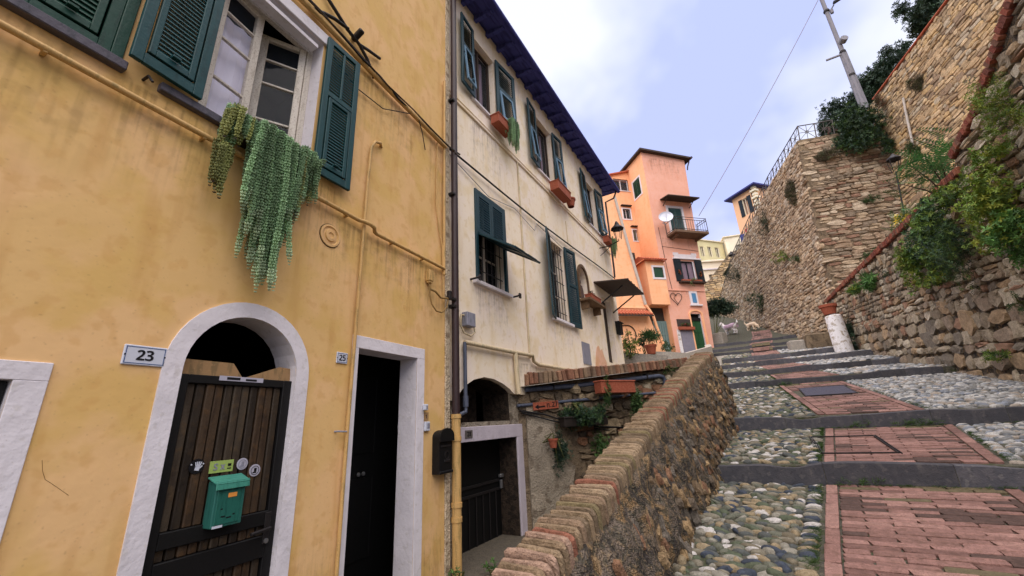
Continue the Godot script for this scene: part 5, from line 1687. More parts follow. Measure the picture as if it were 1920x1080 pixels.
	for i in 22:
		s = st_new()
		var x := 4.15 + i * 0.41
		var e := lerpf(0.43, 0.39, i / 21.0)
		bx(s, Vector3(x, 7.6, e / 2), Vector3(0.09, 0.12, e), 0.008, Basis(Vector3.RIGHT, 0.06))
		part("rafter", s, M.eave, roof)
	s = st_new()
	tube(s, [Vector3(4.0, 7.6, 0.5), Vector3(13.0, 7.58, 0.46)], 0.06, 10)
	part("gutter", s, tint(M.eave, C(70, 72, 150)), roof)
	s = st_new()
	quad(s, Vector3(4.0, 7.68, 0.5), Vector3(12.97, 7.68, 0.46), Vector3(12.97, 9.2, -3.2), Vector3(4.0, 9.2, -3.2))
	quad(s, Vector3(12.97, 7.68, -6.8), Vector3(4.0, 7.68, -6.8), Vector3(4.0, 9.2, -3.2), Vector3(12.97, 9.2, -3.2))
	part("roof_slope", s, M.rooftile, roof)
	s = st_new()
	tube(s, [Vector3(12.85, 7.6, 0.45), Vector3(12.85, 7.3, 0.3), Vector3(12.6, 7.1, 0.06), Vector3(12.55, 4.6, 0.05), Vector3(12.5, 4.3, 0.05)], 0.03, 8)
	part("corner_pipe", s, M.pipe_dark, t)
	# things on the front
	pipe_thing(T, "black cable slung along the cream front above the lower windows", [[[Vector3(4.1, 4.02, 0.05), Vector3(5.6, 4.0, 0.06), Vector3(7.0, 4.02, 0.05), Vector3(9.0, 4.1, 0.05), Vector3(11.0, 4.2, 0.05), Vector3(12.5, 4.25, 0.05)], 0.016, M.cable], [[Vector3(4.1, 3.95, 0.03), Vector3(5.2, 3.72, 0.03), Vector3(6.1, 3.9, 0.03), Vector3(6.9, 3.75, 0.03), Vector3(7.0, 3.95, 0.04), Vector3(8.4, 3.85, 0.04), Vector3(9.0, 4.08, 0.04)], 0.007, M.cable_pale]])
	pipe_thing(T, "thin cream upright pipe between the two lower windows", [[[Vector3(6.35, 5.15, 0.02), Vector3(6.36, 3.0, 0.02), Vector3(6.36, 1.05, 0.02)], 0.016, M.pipe_cream]])
	pipe_thing(T, "short thin conduit above the barred window", [[[Vector3(8.75, 4.75, 0.015), Vector3(8.76, 4.15, 0.015)], 0.01, M.pipe_cream]])
	pipe_thing(T, "cream waste pipe stepping down beside the arch", [[[Vector3(4.42, 1.07, 0.06), Vector3(5.6, 1.08, 0.06), Vector3(6.38, 1.1, 0.06), Vector3(6.42, 1.0, 0.06), Vector3(6.6, 0.96, 0.05), Vector3(8.2, 0.98, 0.05)], 0.032, M.pipe_cream], [[Vector3(5.78, 1.08, 0.06), Vector3(5.8, 0.42, 0.07)], 0.04, M.pipe_cream]])
	pipe_thing(T, "grey waste pipe hanging beside the arch, next to the downpipe", [[[Vector3(4.42, 1.07, 0.06), Vector3(4.42, 0.35, 0.06)], 0.026, M.pipe_grey], [[Vector3(4.42, 0.36, 0.06), Vector3(4.42, 0.22, 0.06)], 0.038, M.pipe_grey], [[Vector3(4.42, 0.24, 0.06), Vector3(4.42, 0.16, 0.06), Vector3(4.3, 0.12, 0.04)], 0.026, M.pipe_grey]])
	var eb := thing("meter_box", "grey electrical box with a cable loop, beside the dark downpipe", "electrical box", T.translated_local(Vector3(4.52, 1.4, 0.0)))
	s = st_new()
	bx(s, Vector3(0, 0, 0.06), Vector3(0.2, 0.2, 0.1), 0.008)
	part("box", s, M.greybox, eb)
	s = st_new()
	tube(s, [Vector3(-0.1, 0.05, 0.05), Vector3(-0.16, 0.05, 0.05), Vector3(-0.18, -0.1, 0.05), Vector3(-0.1, -0.2, 0.05), Vector3(0.05, -0.22, 0.05), Vector3(0.16, -0.15, 0.05), Vector3(0.13, -0.06, 0.05)], 0.014, 6)
	part("cable_loop", s, M.pipe_cream, eb)
	var pb := thing("letter_box", "dark letter box on the cream corner beside the brown upper door", "letter box", T.translated_local(Vector3(12.15, 2.55, 0.0)))
	s = st_new()
	bx(s, Vector3(0, 0, 0.07), Vector3(0.28, 0.4, 0.14), 0.01)
	part("box", s, M.black, pb)
	s = st_new()
	bx(s, Vector3(0, 0.17, 0.09), Vector3(0.3, 0.03, 0.2), 0.005, Basis(Vector3.RIGHT, 0.2))
	part("lid", s, M.iron, pb)
	# wall lantern on the far corner
	lantern(Vector3(-2.78, 5.05, -11.4), "black wall lantern on a bracket at the far corner of the cream house", Vector3(-3.4, 4.95, -11.4), 1.0)

func lantern(at: Vector3, label: String, from: Vector3, k: float) -> void:
	var t := thing("wall_lantern", label, "lantern", Transform3D(Basis(), at))
	var s := st_new()
	var d := from - at
	tube(s, [d, d * 0.5 + Vector3(0, -0.06, 0), Vector3(0, -0.02, 0), Vector3(0, 0.04, 0)], 0.016 * k, 6)
	tube(s, [d + Vector3(0, -0.25 * k, 0), d * 0.45 + Vector3(0, -0.1 * k, 0)], 0.01 * k, 5)
	part("bracket", s, M.iron, t)
	s = st_new()
	for i in 4:
		var a := TAU * (i + 0.5) / 4
		tube(s, [Vector3(cos(a) * 0.09, 0.04, sin(a) * 0.09) * k, Vector3(cos(a) * 0.16, 0.36, sin(a) * 0.16) * k], 0.01 * k, 4)
	part("frame", s, M.iron, t)
	s = st_new()
	lathe(s, [Vector2(0.2, 0.36) * k, Vector2(0.2, 0.38) * k, Vector2(0.08, 0.5) * k, Vector2(0.06, 0.56) * k, Vector2(0.03, 0.62) * k, Vector2(0.001, 0.64) * k], 8)
	part("cap", s, M.iron, t)
	s = st_new()
	lathe(s, [Vector2(0.085, 0.05) * k, Vector2(0.15, 0.35) * k], 4, Transform3D(Basis(Vector3.UP, PI / 4), Vector3.ZERO))
	part("pane", s, M.glass, t)

# ---------------------------------------------------------------- orange house
func orange_house() -> void:
	var C0 := Vector3(-4.0, 0, -26.5)
	var F := fr(C0, 45.0)
	var t := thing("orange_house", "tall orange house with a balcony, a projecting bay and a green door, up the steps", "house", F, "", 2.5)
	var inv := F.affine_inverse()
	# tower front: salmon, orange with its light put in; the other faces: orange
	var s := st_new()
	var out := PackedVector2Array([Vector2(0, 2.5), Vector2(2.72, 2.5), Vector2(3.55, 17.75), Vector2(0, 18.0)])
	var oh := [rpoly(1.5, 2.5, 2.25, 6.0), rpoly(1.5, 8.2, 2.56, 9.62), rpoly(1.35, 11.55, 2.4, 13.6)]
	facade(s, out, oh)
	reveals(oh, 0.2, M.white, t)
	part("front_wall", s, M.salmon, t)
	var L := fr(C0, -45.0)  # left face runs away from the corner: seen from the left its x runs back to the corner
	var LF := inv * fr(C0 + Vector3(-0.7071, 0, -0.7071) * 4.0, 135.0)
	s = st_new()
	facade(s, rpoly(0, 2.5, 4.0, 18.0), [rpoly(2.42, 15.05, 3.3, 16.4)])
	var lf := part("left_wall", s, M.orange, t)
	lf.transform = LF.translated_local(Vector3(0, 0, 0)) 
	lf.position.y -= 2.5
	s = st_new()
	quad(s, Vector3(2.72, 2.5, 0), Vector3(2.72, 2.5, -4), Vector3(3.55, 17.75, -4), Vector3(3.55, 17.75, 0))
	quad(s, Vector3(2.72, 2.5, -4), Vector3(0, 2.5, -4), Vector3(0, 18, -4), Vector3(3.55, 17.75, -4))
	part("side_wall", s, M.salmon, t)
	s = st_new()
	quad(s, Vector3(0.1, 3, -0.21), Vector3(2.6, 3, -0.21), Vector3(2.6, 17, -0.21), Vector3(0.1, 17, -0.21))
	part("room_walls", s, M.inside, t)
	# roof slab with dark edge
	s = st_new()
	var rb := [Vector3(-0.25, 18.0, 0.3), Vector3(3.85, 17.75, 0.3), Vector3(3.85, 17.75, -4.2), Vector3(-0.25, 18.0, -4.2)]
	var ru := Vector3(0, 0.14, 0)
	quad(s, rb[3], rb[2], rb[1], rb[0]); quad(s, rb[0] + ru, rb[1] + ru, rb[2] + ru, rb[3] + ru)
	for i in 4: quad(s, rb[i], rb[(i + 1) % 4], rb[(i + 1) % 4] + ru, rb[i] + ru)
	var rf := part("roof", s, M.brownwood, t)
	s = st_new()
	tube(s, [Vector3(3.9, 17.78, 0.4), Vector3(3.9, 17.7, -4.2)], 0.09, 8)
	tube(s, [Vector3(3.86, 17.6, 0.1), Vector3(3.7, 17.2, 0.05), Vector3(3.62, 16.9, 0.05)], 0.05, 6)
	part("gutter", s, M.pipe_dark, rf)
	# left-face window
	var w := part("window", win_mesh(2.42, 15.05, 3.3, 16.4, 0.0, 0.12), M.white, t)
	w.transform = lf.transform
	for k in 2:
		s = st_new()
		rect(s, 2.43 + k * 0.44, 15.06, 2.85 + k * 0.44, 16.38, -0.05, 0.01, 0.006)
		var sh := part("shutter", s, M.shutter_green, w)
		slats(sh, M.shutter_green, [2.47 + k * 0.44, 15.12, 2.81 + k * 0.44, 16.32], 0.07, false, Transform3D(Basis(), Vector3(0, 0, 0.005)))
	# stair block behind the left face
	var SB := fr(C0 + Vector3(-0.7071, 0, -0.7071) * 2.0, 45.0)
	var S := inv * SB
	var blk := Transform3D(S.basis, S.origin - Vector3(0, 2.5, 0))
	s = st_new()
	facade(s, PackedVector2Array([Vector2(-1.75, 2.5), Vector2(0.3, 2.5), Vector2(0.3, 17.7), Vector2(-1.75, 17.1)]), [rpoly(-1.35, 15.95, -0.12, 16.95), rpoly(-0.92, 13.62, -0.34, 14.42), rpoly(-0.36, 11.9, 0.28, 12.75)])
	quad(s, Vector3(-1.75, 2.5, -3), Vector3(-1.75, 2.5, 0), Vector3(-1.75, 17.1, 0), Vector3(-1.75, 17.1, -3))
	var sb := part("stair_wall", s, M.orange, t)
	sb.transform = blk
	s = st_new()
	bx(s, Vector3(-0.75, 17.45, -1.4), Vector3(2.3, 0.1, 3.2), 0.01, Basis(Vector3(0, 0, 1), 0.29))
	part("stair_roof", s, M.rooftile, t).transform = blk
	s = st_new()
	rect(s, -1.75, 15.9, 0.28, 15.96, -0.1, 0.06)
	part("ledge", s, M.white, t).transform = blk
	for q in [[-1.35, 15.95, -0.12, 16.95, 2, 0.0], [-0.92, 13.62, -0.34, 14.42, 2, 0.1], [-0.36, 11.9, 0.28, 12.75, 2, 0.09]]:
		var wo := part("window", win_mesh(q[0], q[1], q[2], q[3], -0.04, q[5]), M.white, t)
		wo.transform = blk
		for k in 2:
			var a := lerpf(q[0], q[2], k * 0.5) + 0.03
			var b := lerpf(q[0], q[2], k * 0.5 + 0.5) - 0.03
			s = st_new()
			rect(s, a, q[1] + 0.04, b, q[3] - 0.04, -0.1, -0.085)
			part("pane", s, M.glass if q[5] < 0.05 else tint(M.shutter, C(90, 96, 84) if q[1] < 12 else C(40, 50, 52)), wo)
	s = st_new()
	quad(s, Vector3(-1.7, 3, -0.3), Vector3(0.3, 3, -0.3), Vector3(0.3, 16.9, -0.3), Vector3(-1.7, 16.9, -0.3))
	part("room_walls", s, M.inside, t).transform = blk
	s = st_new()
	for q in [[-1.05, 14.62, -0.2, 14.7], [-0.5, 12.98, 0.3, 13.04]]: rect(s, q[0], q[1], q[2], q[3], 0.0, 0.2, 0.01)
	part("window_hood", s, M.brownwood, t).transform = blk
	# large lower left block with a sloping buttress edge and two pipes
	var DB := fr(Vector3(-5.0, 0, -25.0), 45.0)
	var D := inv * DB
	var dt := Transform3D(D.basis, D.origin - Vector3(0, 2.5, 0))
	s = st_new()
	prism(s, PackedVector2Array([Vector2(-4.5, 2.5), Vector2(1.1, 2.5), Vector2(0.74, 3.7), Vector2(0.2, 5.2), Vector2(-0.05, 6.1), Vector2(-0.6, 10.0), Vector2(-1.1, 13.8), Vector2(-4.5, 14.6)]), -2.6, 0.0)
	part("lower_block", s, M.orange, t).transform = dt
	s = st_new()
	tube(s, [Vector3(-1.12, 13.8, 0.05), Vector3(-0.62, 10.0, 0.06), Vector3(-0.1, 6.4, 0.07)], 0.09, 8)
	tube(s, [Vector3(-1.0, 13.4, -0.12), Vector3(-0.46, 9.6, -0.1), Vector3(0.05, 6.2, -0.1)], 0.05, 7)
	part("slanting_pipe", s, M.pipe_white, t).transform = dt
	s = st_new()
	tube(s, [Vector3(-0.1, 6.4, 0.07), Vector3(0.1, 6.0, 0.12), Vector3(0.28, 5.7, 0.1), Vector3(0.42, 5.0, 0.08), Vector3(0.7, 3.9, 0.08)], 0.08, 8)
	part("lower_pipe", s, M.orange, t).transform = dt
	s = st_new()
	rect(s, -4.4, 6.15, -0.1, 6.25, 0.0, 0.06, 0.01)
	part("string_course", s, M.orange, t).transform = dt
	# small tiled roof on that block
	s = st_new()
	quad(s, Vector3(-3.2, 5.62, 0.6), Vector3(0.0, 5.62, 0.6), Vector3(-0.1, 6.0, 0.0), Vector3(-3.2, 6.0, 0.0))
	quad(s, Vector3(-3.2, 5.54, 0.6), Vector3(-3.2, 5.62, 0.6), Vector3(0, 5.62, 0.6), Vector3(0, 5.54, 0.6))
	quad(s, Vector3(-3.2, 5.9, 0.0), Vector3(0, 5.9, 0.0), Vector3(0, 5.54, 0.6), Vector3(-3.2, 5.54, 0.6))
	var ar := part("awning_roof", s, M.brownwood, t)
	ar.transform = dt
	for i in 16:
		s = st_new()
		tube(s, [Vector3(-3.1 + i * 0.2, 5.66, 0.62), Vector3(-3.12 + i * 0.2, 6.04, 0.0)], 0.06, 6)
		part("tile", s, M.rooftile, ar)
	s = st_new()
	var ring := []
	for k in 19: ring.append(Vector3(-1.55 + 0.5 * cos(PI * (k / 18.0 - 0.5)), 4.55 + 0.55 * sin(PI * (k / 18.0 - 0.5)), 0.06))
	tube(s, [Vector3(-2.6, 5.1, 0.06)] + [ring[18]], 0.03, 6); tube(s, ring, 0.03, 6); tube(s, [ring[0], Vector3(-2.6, 4.0, 0.06)], 0.03, 6); tube(s, [Vector3(-1.6, 4.9, 0.05), Vector3(-1.56, 4.1, 0.05)], 0.02, 5)
	part("half_round_window", s, M.iron, t).transform = dt
	# projecting bay with its own little tiled roof
	s = st_new()
	facade(s, rpoly(-1.3, 6.5, 0.02, 9.5), [rpoly(-0.8, 8.28, -0.1, 8.98)])
	quad(s, Vector3(-1.3, 6.5, -2), Vector3(-1.3, 6.5, 0), Vector3(-1.3, 9.5, 0), Vector3(-1.3, 9.5, -2))
	quad(s, Vector3(-1.3, 6.5, -2), Vector3(0.02, 6.5, -2), Vector3(0.02, 6.5, 0), Vector3(-1.3, 6.5, 0))
	quad(s, Vector3(0.02, 6.5, 0), Vector3(0.02, 6.5, -2), Vector3(0.02, 9.5, -2), Vector3(0.02, 9.5, 0))
	part("bay_wall", s, M.orange, t).position = Vector3(0, -2.5, 0.25)
	w = part("window", win_mesh(-0.8, 8.28, -0.1, 8.98, 0.0, 0.12), M.white, t)
	w.position = Vector3(0, -2.5, 0.25)
	s = st_new()
	rect(s, -0.79, 8.29, -0.11, 8.97, -0.06, -0.03, 0.005)
	part("shutter", s, M.shutter_green, w)
	s = st_new()
	quad(s, Vector3(-1.5, 9.42, 0.5), Vector3(0.1, 9.42, 0.5), Vector3(0.1, 9.8, -0.2), Vector3(-1.5, 9.8, -0.2))
	quad(s, Vector3(-1.5, 9.42, -1.5), Vector3(-1.5, 9.42, 0.5), Vector3(-1.5, 9.8, -0.2), Vector3(-1.5, 9.8, -1.5))
	quad(s, Vector3(-1.5, 9.38, -1.5), Vector3(0.1, 9.38, -1.5), Vector3(0.1, 9.38, 0.5), Vector3(-1.5, 9.38, 0.5))
	var br := part("bay_roof", s, M.rooftile, t)
	for i in 9:
		s = st_new()
		tube(s, [Vector3(-1.45 + i * 0.19, 9.43, 0.55), Vector3(-1.45 + i * 0.19, 9.8, -0.2)], 0.06, 6)
		part("tile", s, M.rooftile, br)
	s = st_new()
	quad(s, Vector3(-2.2, 9.6, -0.6), Vector3(-1.4, 9.6, -0.6), Vector3(-1.4, 10.3, -0.6), Vector3(-2.2, 10.3, -0.6))
	part("attic_opening", s, M.brownwood, t)
	# recess and pale gate beneath the bay
	s = st_new()
	quad(s, Vector3(-1.3, 2.5, -0.6), Vector3(0.0, 2.5, -0.6), Vector3(0.0, 6.5, -0.6), Vector3(-1.3, 6.5, -0.6))
	part("recess_wall", s, tint(M.concrete, C(110, 108, 104)), t)
	s = st_new()
	rect(s, -0.95, 2.9, 0.0, 5.6, -0.5, -0.45, 0.006)
	for i in 6: tube(s, [Vector3(-0.88 + i * 0.16, 3.9, -0.42), Vector3(-0.88 + i * 0.16, 5.55, -0.42)], 0.025, 5)
	rect(s, -0.93, 3.8, -0.02, 3.9, -0.45, -0.41); rect(s, -0.93, 4.7, -0.02, 4.76, -0.45, -0.42)
	part("gate", s, tint(M.greybox, C(132, 158, 156)), t)
	# front details
	s = st_new()
	rect(s, 1.5, 2.9, 2.25, 5.55, -0.15, -0.1, 0.004)
	var gd := part("door", s, M.green_door, t, "green double door with an arched hood")
	s = st_new()
	for k in 2:
		for y in [[4.05, 4.7], [4.8, 5.45], [3.0, 3.9]]: rect(s, 1.54 + k * 0.38, y[0], 1.86 + k * 0.36, y[1], -0.1, -0.085, 0.008)
	rect(s, 1.865, 2.9, 1.885, 5.55, -0.1, -0.08)
	part("door_panel", s, M.green_door, gd)
	s = st_new()
	rect(s, 1.5, 5.55, 2.25, 5.75, -0.15, -0.05)
	part("lintel", s, M.black, gd)
	s = st_new()
	for i in 12:
		var a := PI * i / 12.0
		var b := PI * (i + 1) / 12.0
		var c := Vector2(1.9, 5.95)
		prism(s, PackedVector2Array([c + Vector2(cos(a) * 0.42, sin(a) * 0.22), c + Vector2(cos(a) * 0.52, sin(a) * 0.32), c + Vector2(cos(b) * 0.52, sin(b) * 0.32), c + Vector2(cos(b) * 0.42, sin(b) * 0.22)]), 0.0, 0.06)
	rect(s, 1.38, 2.9, 1.48, 5.95, 0.0, 0.06); rect(s, 2.32, 2.9, 2.42, 5.95, 0.0, 0.06)
	part("door_surround", s, M.orange, t)
	s = st_new()
	rect(s, 0.55, 2.9, 1.42, 4.95, 0.0, 0.05, 0.006)
	part("notice_panel", s, tint(M.greybox, C(150, 146, 162)), t)
	s = st_new()
	rect(s, 0.3, 2.9, 0.53, 4.95, 0.0, 0.03, 0.006); rect(s, 1.425, 2.9, 1.475, 4.95, 0.0, 0.03)
	part("panel_edge", s, M.peeling, t)
	s = st_new()
	rect(s, 0.42, 5.15, 1.48, 5.62, 0.0, 0.05, 0.006)
	part("tile_panel", s, tint(M.concrete, C(122, 110, 112)), t)
	s = st_new()
	rect(s, 0.05, 7.5, 2.9, 7.58, 0.0, 0.06, 0.008)
	part("string_course", s, M.salmon, t)
	s = st_new()
	rect(s, 1.7, 6.6, 2.3, 7.5, 0.0, 0.05, 0.008); rect(s, 1.6, 6.5, 2.5, 6.6, 0.0, 0.14, 0.01)
	var nic := part("shrine_panel", s, M.white, t)
	s = st_new()
	rect(s, 1.86, 6.72, 2.16, 7.36, 0.05, 0.07, 0.02)
	part("blue_picture", s, tint(M.greybox, C(92, 150, 196)), nic)
	# wire heart
	s = st_new()
	var hp := []
	for k in 25:
		var a := TAU * k / 24.0
		hp.append(Vector3(0.68 + 0.026 * 16.0 * pow(sin(a), 3.0), 7.0 + 0.028 * (13.0 * cos(a) - 5.0 * cos(2 * a) - 2.0 * cos(3 * a) - cos(4 * a)), 0.05))
	tube(s, hp, 0.018, 5); tube(s, [Vector3(0.68, 7.25, 0.05), Vector3(0.5, 7.0, 0.05), Vector3(0.75, 6.6, 0.05)], 0.014, 4)
	part("wire_heart", s, M.iron, t)
	# shuttered window with flowers on the leaves
	w = part("window", win_mesh(1.5, 8.2, 2.56, 9.62, -0.02, 0.0), M.shutter_blue, t)
	s = st_new()
	rect(s, 1.55, 8.25, 2.5, 9.56, -0.17, -0.16)
	part("curtain", s, M.curtain, w)
	s = st_new()
	rect(s, 2.44, 8.22, 2.5, 9.6, -0.03, 0.02)
	part("casement", s, M.white, w)
	for q in [[0.96, 1.5], [2.57, 3.12]]:
		s = st_new()
		rect(s, q[0], 8.17, q[1], 9.7, 0.03, 0.08, 0.006)
		var sh := part("shutter", s, M.shutter_blue, t)
		slats(sh, M.shutter_blue, [q[0] + 0.06, 8.25, q[1] - 0.06, 9.62], 0.08, false, Transform3D(Basis(), Vector3(0, 0, 0.07)))
		var xf := []
		var cl := []
		clumps(lump(Vector3((q[0] + q[1]) / 2, 8.75, 0.14), Vector3(0.12, 0.28, 0.06), 6), 900.0, 0.09, [Color(0.35, 0.05, 0.04), Color(0.4, 0.14, 0.04), Color(0.03, 0.07, 0.02)], xf, cl)
		copies("flower_wreath", leaf_meshes.spray, M.leaf, xf, cl, sh)
	s = st_new()
	rect(s, 0.95, 9.72, 3.1, 9.82, 0.0, 0.14, 0.01); rect(s, 1.1, 9.82, 2.8, 10.1, 0.0, 0.05, 0.01); rect(s, 1.05, 10.0, 1.45, 10.2, 0.0, 0.06); rect(s, 2.45, 10.0, 2.85, 10.2, 0.0, 0.06)
	part("window_hood", s, M.white, t)
	s = st_new()
	rect(s, 1.1, 8.02, 3.0, 8.12, 0.0, 0.32, 0.01)
	part("window_shelf", s, M.brownwood, t)
	# balcony: slab, door, railing, canopy
	s = st_new()
	rect(s, 0.85, 11.28, 3.45, 11.46, 0.0, 0.95, 0.015)
	rect(s, 1.1, 11.1, 1.25, 11.28, 0.0, 0.7, 0.02); rect(s, 3.0, 11.1, 3.15, 11.28, 0.0, 0.7, 0.02)
	part("balcony_slab", s, tint(M.concrete, C(190, 160, 140)), t)
	s = st_new()
	var cs := [Vector3(0.88, 0, 0.02), Vector3(0.88, 0, 0.92), Vector3(3.42, 0, 0.92), Vector3(3.42, 0, 0.02)]
	for i in 3:
		for y in [11.55, 12.25, 12.42]: tube(s, [cs[i] + Vector3(0, y, 0), cs[i + 1] + Vector3(0, y, 0)], 0.022, 5)
	for c in cs: tube(s, [c + Vector3(0, 11.46, 0), c + Vector3(0, 12.45, 0)], 0.025, 5)
	for i in 15: tube(s, [Vector3(0.9 + i * 0.18, 11.46, 0.92), Vector3(0.9 + i * 0.18, 12.25, 0.92)], 0.012, 4)
	part("balcony_railing", s, M.rail, t)
	w = part("balcony_door", win_mesh(1.35, 11.5, 2.4, 13.6, -0.02, 0.16), M.white, t)
	for k in 2:
		s = st_new()
		rect(s, 1.37 + k * 0.52, 11.5, 1.86 + k * 0.52, 13.58, -0.06, -0.01, 0.006)
		var sh := part("shutter", s, tint(M.shutter, C(74, 100, 100)), w)
		slats(sh, tint(M.shutter, C(66, 92, 94)), [1.43 + k * 0.52, 11.6, 1.8 + k * 0.52, 13.5], 0.08, false, Transform3D(Basis(), Vector3(0, 0, -0.005)))
	s = st_new()
	bx(s, Vector3(2.1, 14.12, 0.42), Vector3(2.5, 0.09, 1.0), 0.015, Basis(Vector3.RIGHT, 0.16))
	for x in [1.0, 3.1]: tube(s, [Vector3(x, 13.7, 0.02), Vector3(x, 14.05, 0.7)], 0.03, 5)
	part("canopy", s, M.brownwood, t)
	s = st_new()
	var DT := Transform3D(Basis(Vector3.UP, -0.5) * Basis(Vector3.RIGHT, 1.25), Vector3(0.45, 12.3, 0.75))
	lathe(s, [Vector2(0.001, 0.0), Vector2(0.2, 0.03), Vector2(0.38, 0.1), Vector2(0.46, 0.17), Vector2(0.45, 0.19), Vector2(0.36, 0.12), Vector2(0.001, 0.02)], 20, DT)
	tube(s, [Vector3(0.45, 12.3, 0.7), Vector3(0.5, 12.2, 0.3), Vector3(0.9, 12.2, 0.1)], 0.03, 5); tube(s, [DT * Vector3(0, 0.02, 0.4), DT * Vector3(0, 0.45, 0)], 0.018, 5)
	part("satellite_dish", s, M.enamel, t)
	s = st_new()
	tube(s, [Vector3(0.3, 12.0, 0.03), Vector3(0.4, 9.0, 0.03), Vector3(0.5, 7.6, 0.03)], 0.012, 4); tube(s, [Vector3(0.3, 10.6, 0.03), Vector3(3.1, 10.4, 0.03)], 0.012, 4)
	part("wall_cables", s, M.cable, t)
	for q in [[0.3, 1.3, 11.28, 9.9], [2.3, 3.3, 11.28, 9.8], [0.2, 2.8, 7.5, 6.6], [0.1, 0.5, 2.9, 4.6], [0.3, 3.2, 17.6, 15.6]]: stain(t, q[0], q[1], q[2], q[3], 0.008)
	# flower boxes on the house are things of their own
	var fb := thing("flower_box", "long flower box of red geraniums on the wall panel left of the green door", "flower box", F.translated_local(Vector3(0.95, 5.0, 0.14)))
	s = st_new()
	bx(s, Vector3.ZERO, Vector3(1.1, 0.2, 0.2), 0.02)
	part("box", s, M.terra, fb)
	var xf := []
	var cl := []
	clumps(lump(Vector3(0, 0.22, 0.03), Vector3(0.5, 0.16, 0.1), 10), 300.0, 0.12, [Color(0.05, 0.09, 0.03), Color(0.3, 0.03, 0.05), Color(0.07, 0.12, 0.03)], xf, cl)
	copies("leaves", leaf_meshes.spray, M.leaf, xf, cl, fb)
	fb = thing("flower_box", "trailing pale plants on the shelf under the dark shuttered window of the orange house", "flower box", F.translated_local(Vector3(2.0, 8.12, 0.16)))
	s = st_new()
	bx(s, Vector3(0, 0.06, 0), Vector3(1.5, 0.14, 0.2), 0.02)
	part("box", s, M.terra, fb)
	xf = []
	cl = []
	clumps(lump(Vector3(0, 0.1, 0.1), Vector3(0.7, 0.12, 0.1), 8) + lump(Vector3(-0.1, -0.25, 0.14), Vector3(0.22, 0.3, 0.08), 6), 300.0, 0.11, [Color(0.12, 0.16, 0.06), Color(0.2, 0.22, 0.1), Color(0.06, 0.1, 0.03)], xf, cl)
	copies("leaves", leaf_meshes.spray, M.leaf, xf, cl, fb)

func win_mesh(x0: float, y0: float, x1: float, y1: float, z: float, surround: float) -> SurfaceTool:
	var s := st_new()
	var f := 0.05
	rect(s, x0, y0, x0 + f, y1, z - 0.12, z - 0.05); rect(s, x1 - f, y0, x1, y1, z - 0.12, z - 0.05); rect(s, x0 + f, y1 - f, x1 - f, y1, z - 0.12, z - 0.055); rect(s, x0 + f, y0, x1 - f, y0 + f, z - 0.12, z - 0.055)
	rect(s, (x0 + x1) / 2 - 0.03, y0 + f, (x0 + x1) / 2 + 0.03, y1 - f, z - 0.11, z - 0.06)
	if surround > 0.0:
		var e := surround
		rect(s, x0 - e, y0 - e, x0, y1 + e, 0.0, 0.03); rect(s, x1, y0 - e, x1 + e, y1 + e, 0.0, 0.03); rect(s, x0, y1, x1, y1 + e, 0.0, 0.029); rect(s, x0, y0 - e, x1, y0, 0.0, 0.029)
	return s

# ---------------------------------------------------------------- far houses
func box_house(called: String, label: String, T: Transform3D, w: float, y0: float, y1: float, depth: float, m: Material, roofm: Material, wins: Array, over: float, down: float, sh: Material, side := []) -> Node3D:
	var t := thing(called, label, "house", T, "", down)
	var s := st_new()
	var holes := []
	for q in wins: holes.append(rpoly(q[0], q[1], q[2], q[3]))
	facade(s, rpoly(0, y0, w, y1), holes)
	quad(s, Vector3(w, y0, 0), Vector3(w, y0, -depth), Vector3(w, y1, -depth), Vector3(w, y1, 0))
	quad(s, Vector3(0, y0, -depth), Vector3(0, y0, 0), Vector3(0, y1, 0), Vector3(0, y1, -depth))
	quad(s, Vector3(w, y0, -depth), Vector3(0, y0, -depth), Vector3(0, y1, -depth), Vector3(w, y1, -depth))
	quad(s, Vector3(0, y0, -0.5), Vector3(w, y0, -0.5), Vector3(w, y1, -0.5), Vector3(0, y1, -0.5))
	part("wall", s, m, t)
	reveals(holes, 0.2, M.pale_cream, t)
	s = st_new()
	rect(s, -over, y1, w + over, y1 + 0.22, -depth - over, over, 0.03)
	var hip := (depth) * 0.5
	var a := Vector3(-over, y1 + 0.22, over)
	var b := Vector3(w + over, y1 + 0.22, over)
	var c := Vector3(w + over, y1 + 0.22, -depth - over)
	var d := Vector3(-over, y1 + 0.22, -depth - over)
	var e := Vector3(w * 0.35, y1 + 1.3, -hip)
	var f := Vector3(w * 0.65, y1 + 1.3, -hip)
	quad(s, a, b, f, e); quad(s, c, d, e, f); tri(s, b, c, f); tri(s, d, a, e)
	part("roof", s, roofm, t)
	for q in wins:
		var wo := part("window", win_mesh(q[0], q[1], q[2], q[3], -0.06, 0.0), M.pale_cream, t)
		s = st_new()
		rect(s, q[0] + 0.04, q[1] + 0.04, q[2] - 0.04, q[3] - 0.04, -0.2, -0.18)
		part("pane", s, M.glass, wo)
		if sh:
			for k in [[q[0] - 0.55, q[0]], [q[2], q[2] + 0.55]]:
				s = st_new()
				rect(s, k[0], q[1] - 0.05, k[1], q[3] + 0.05, 0.01, 0.08, 0.01)
				part("shutter", s, sh, wo)
	return t

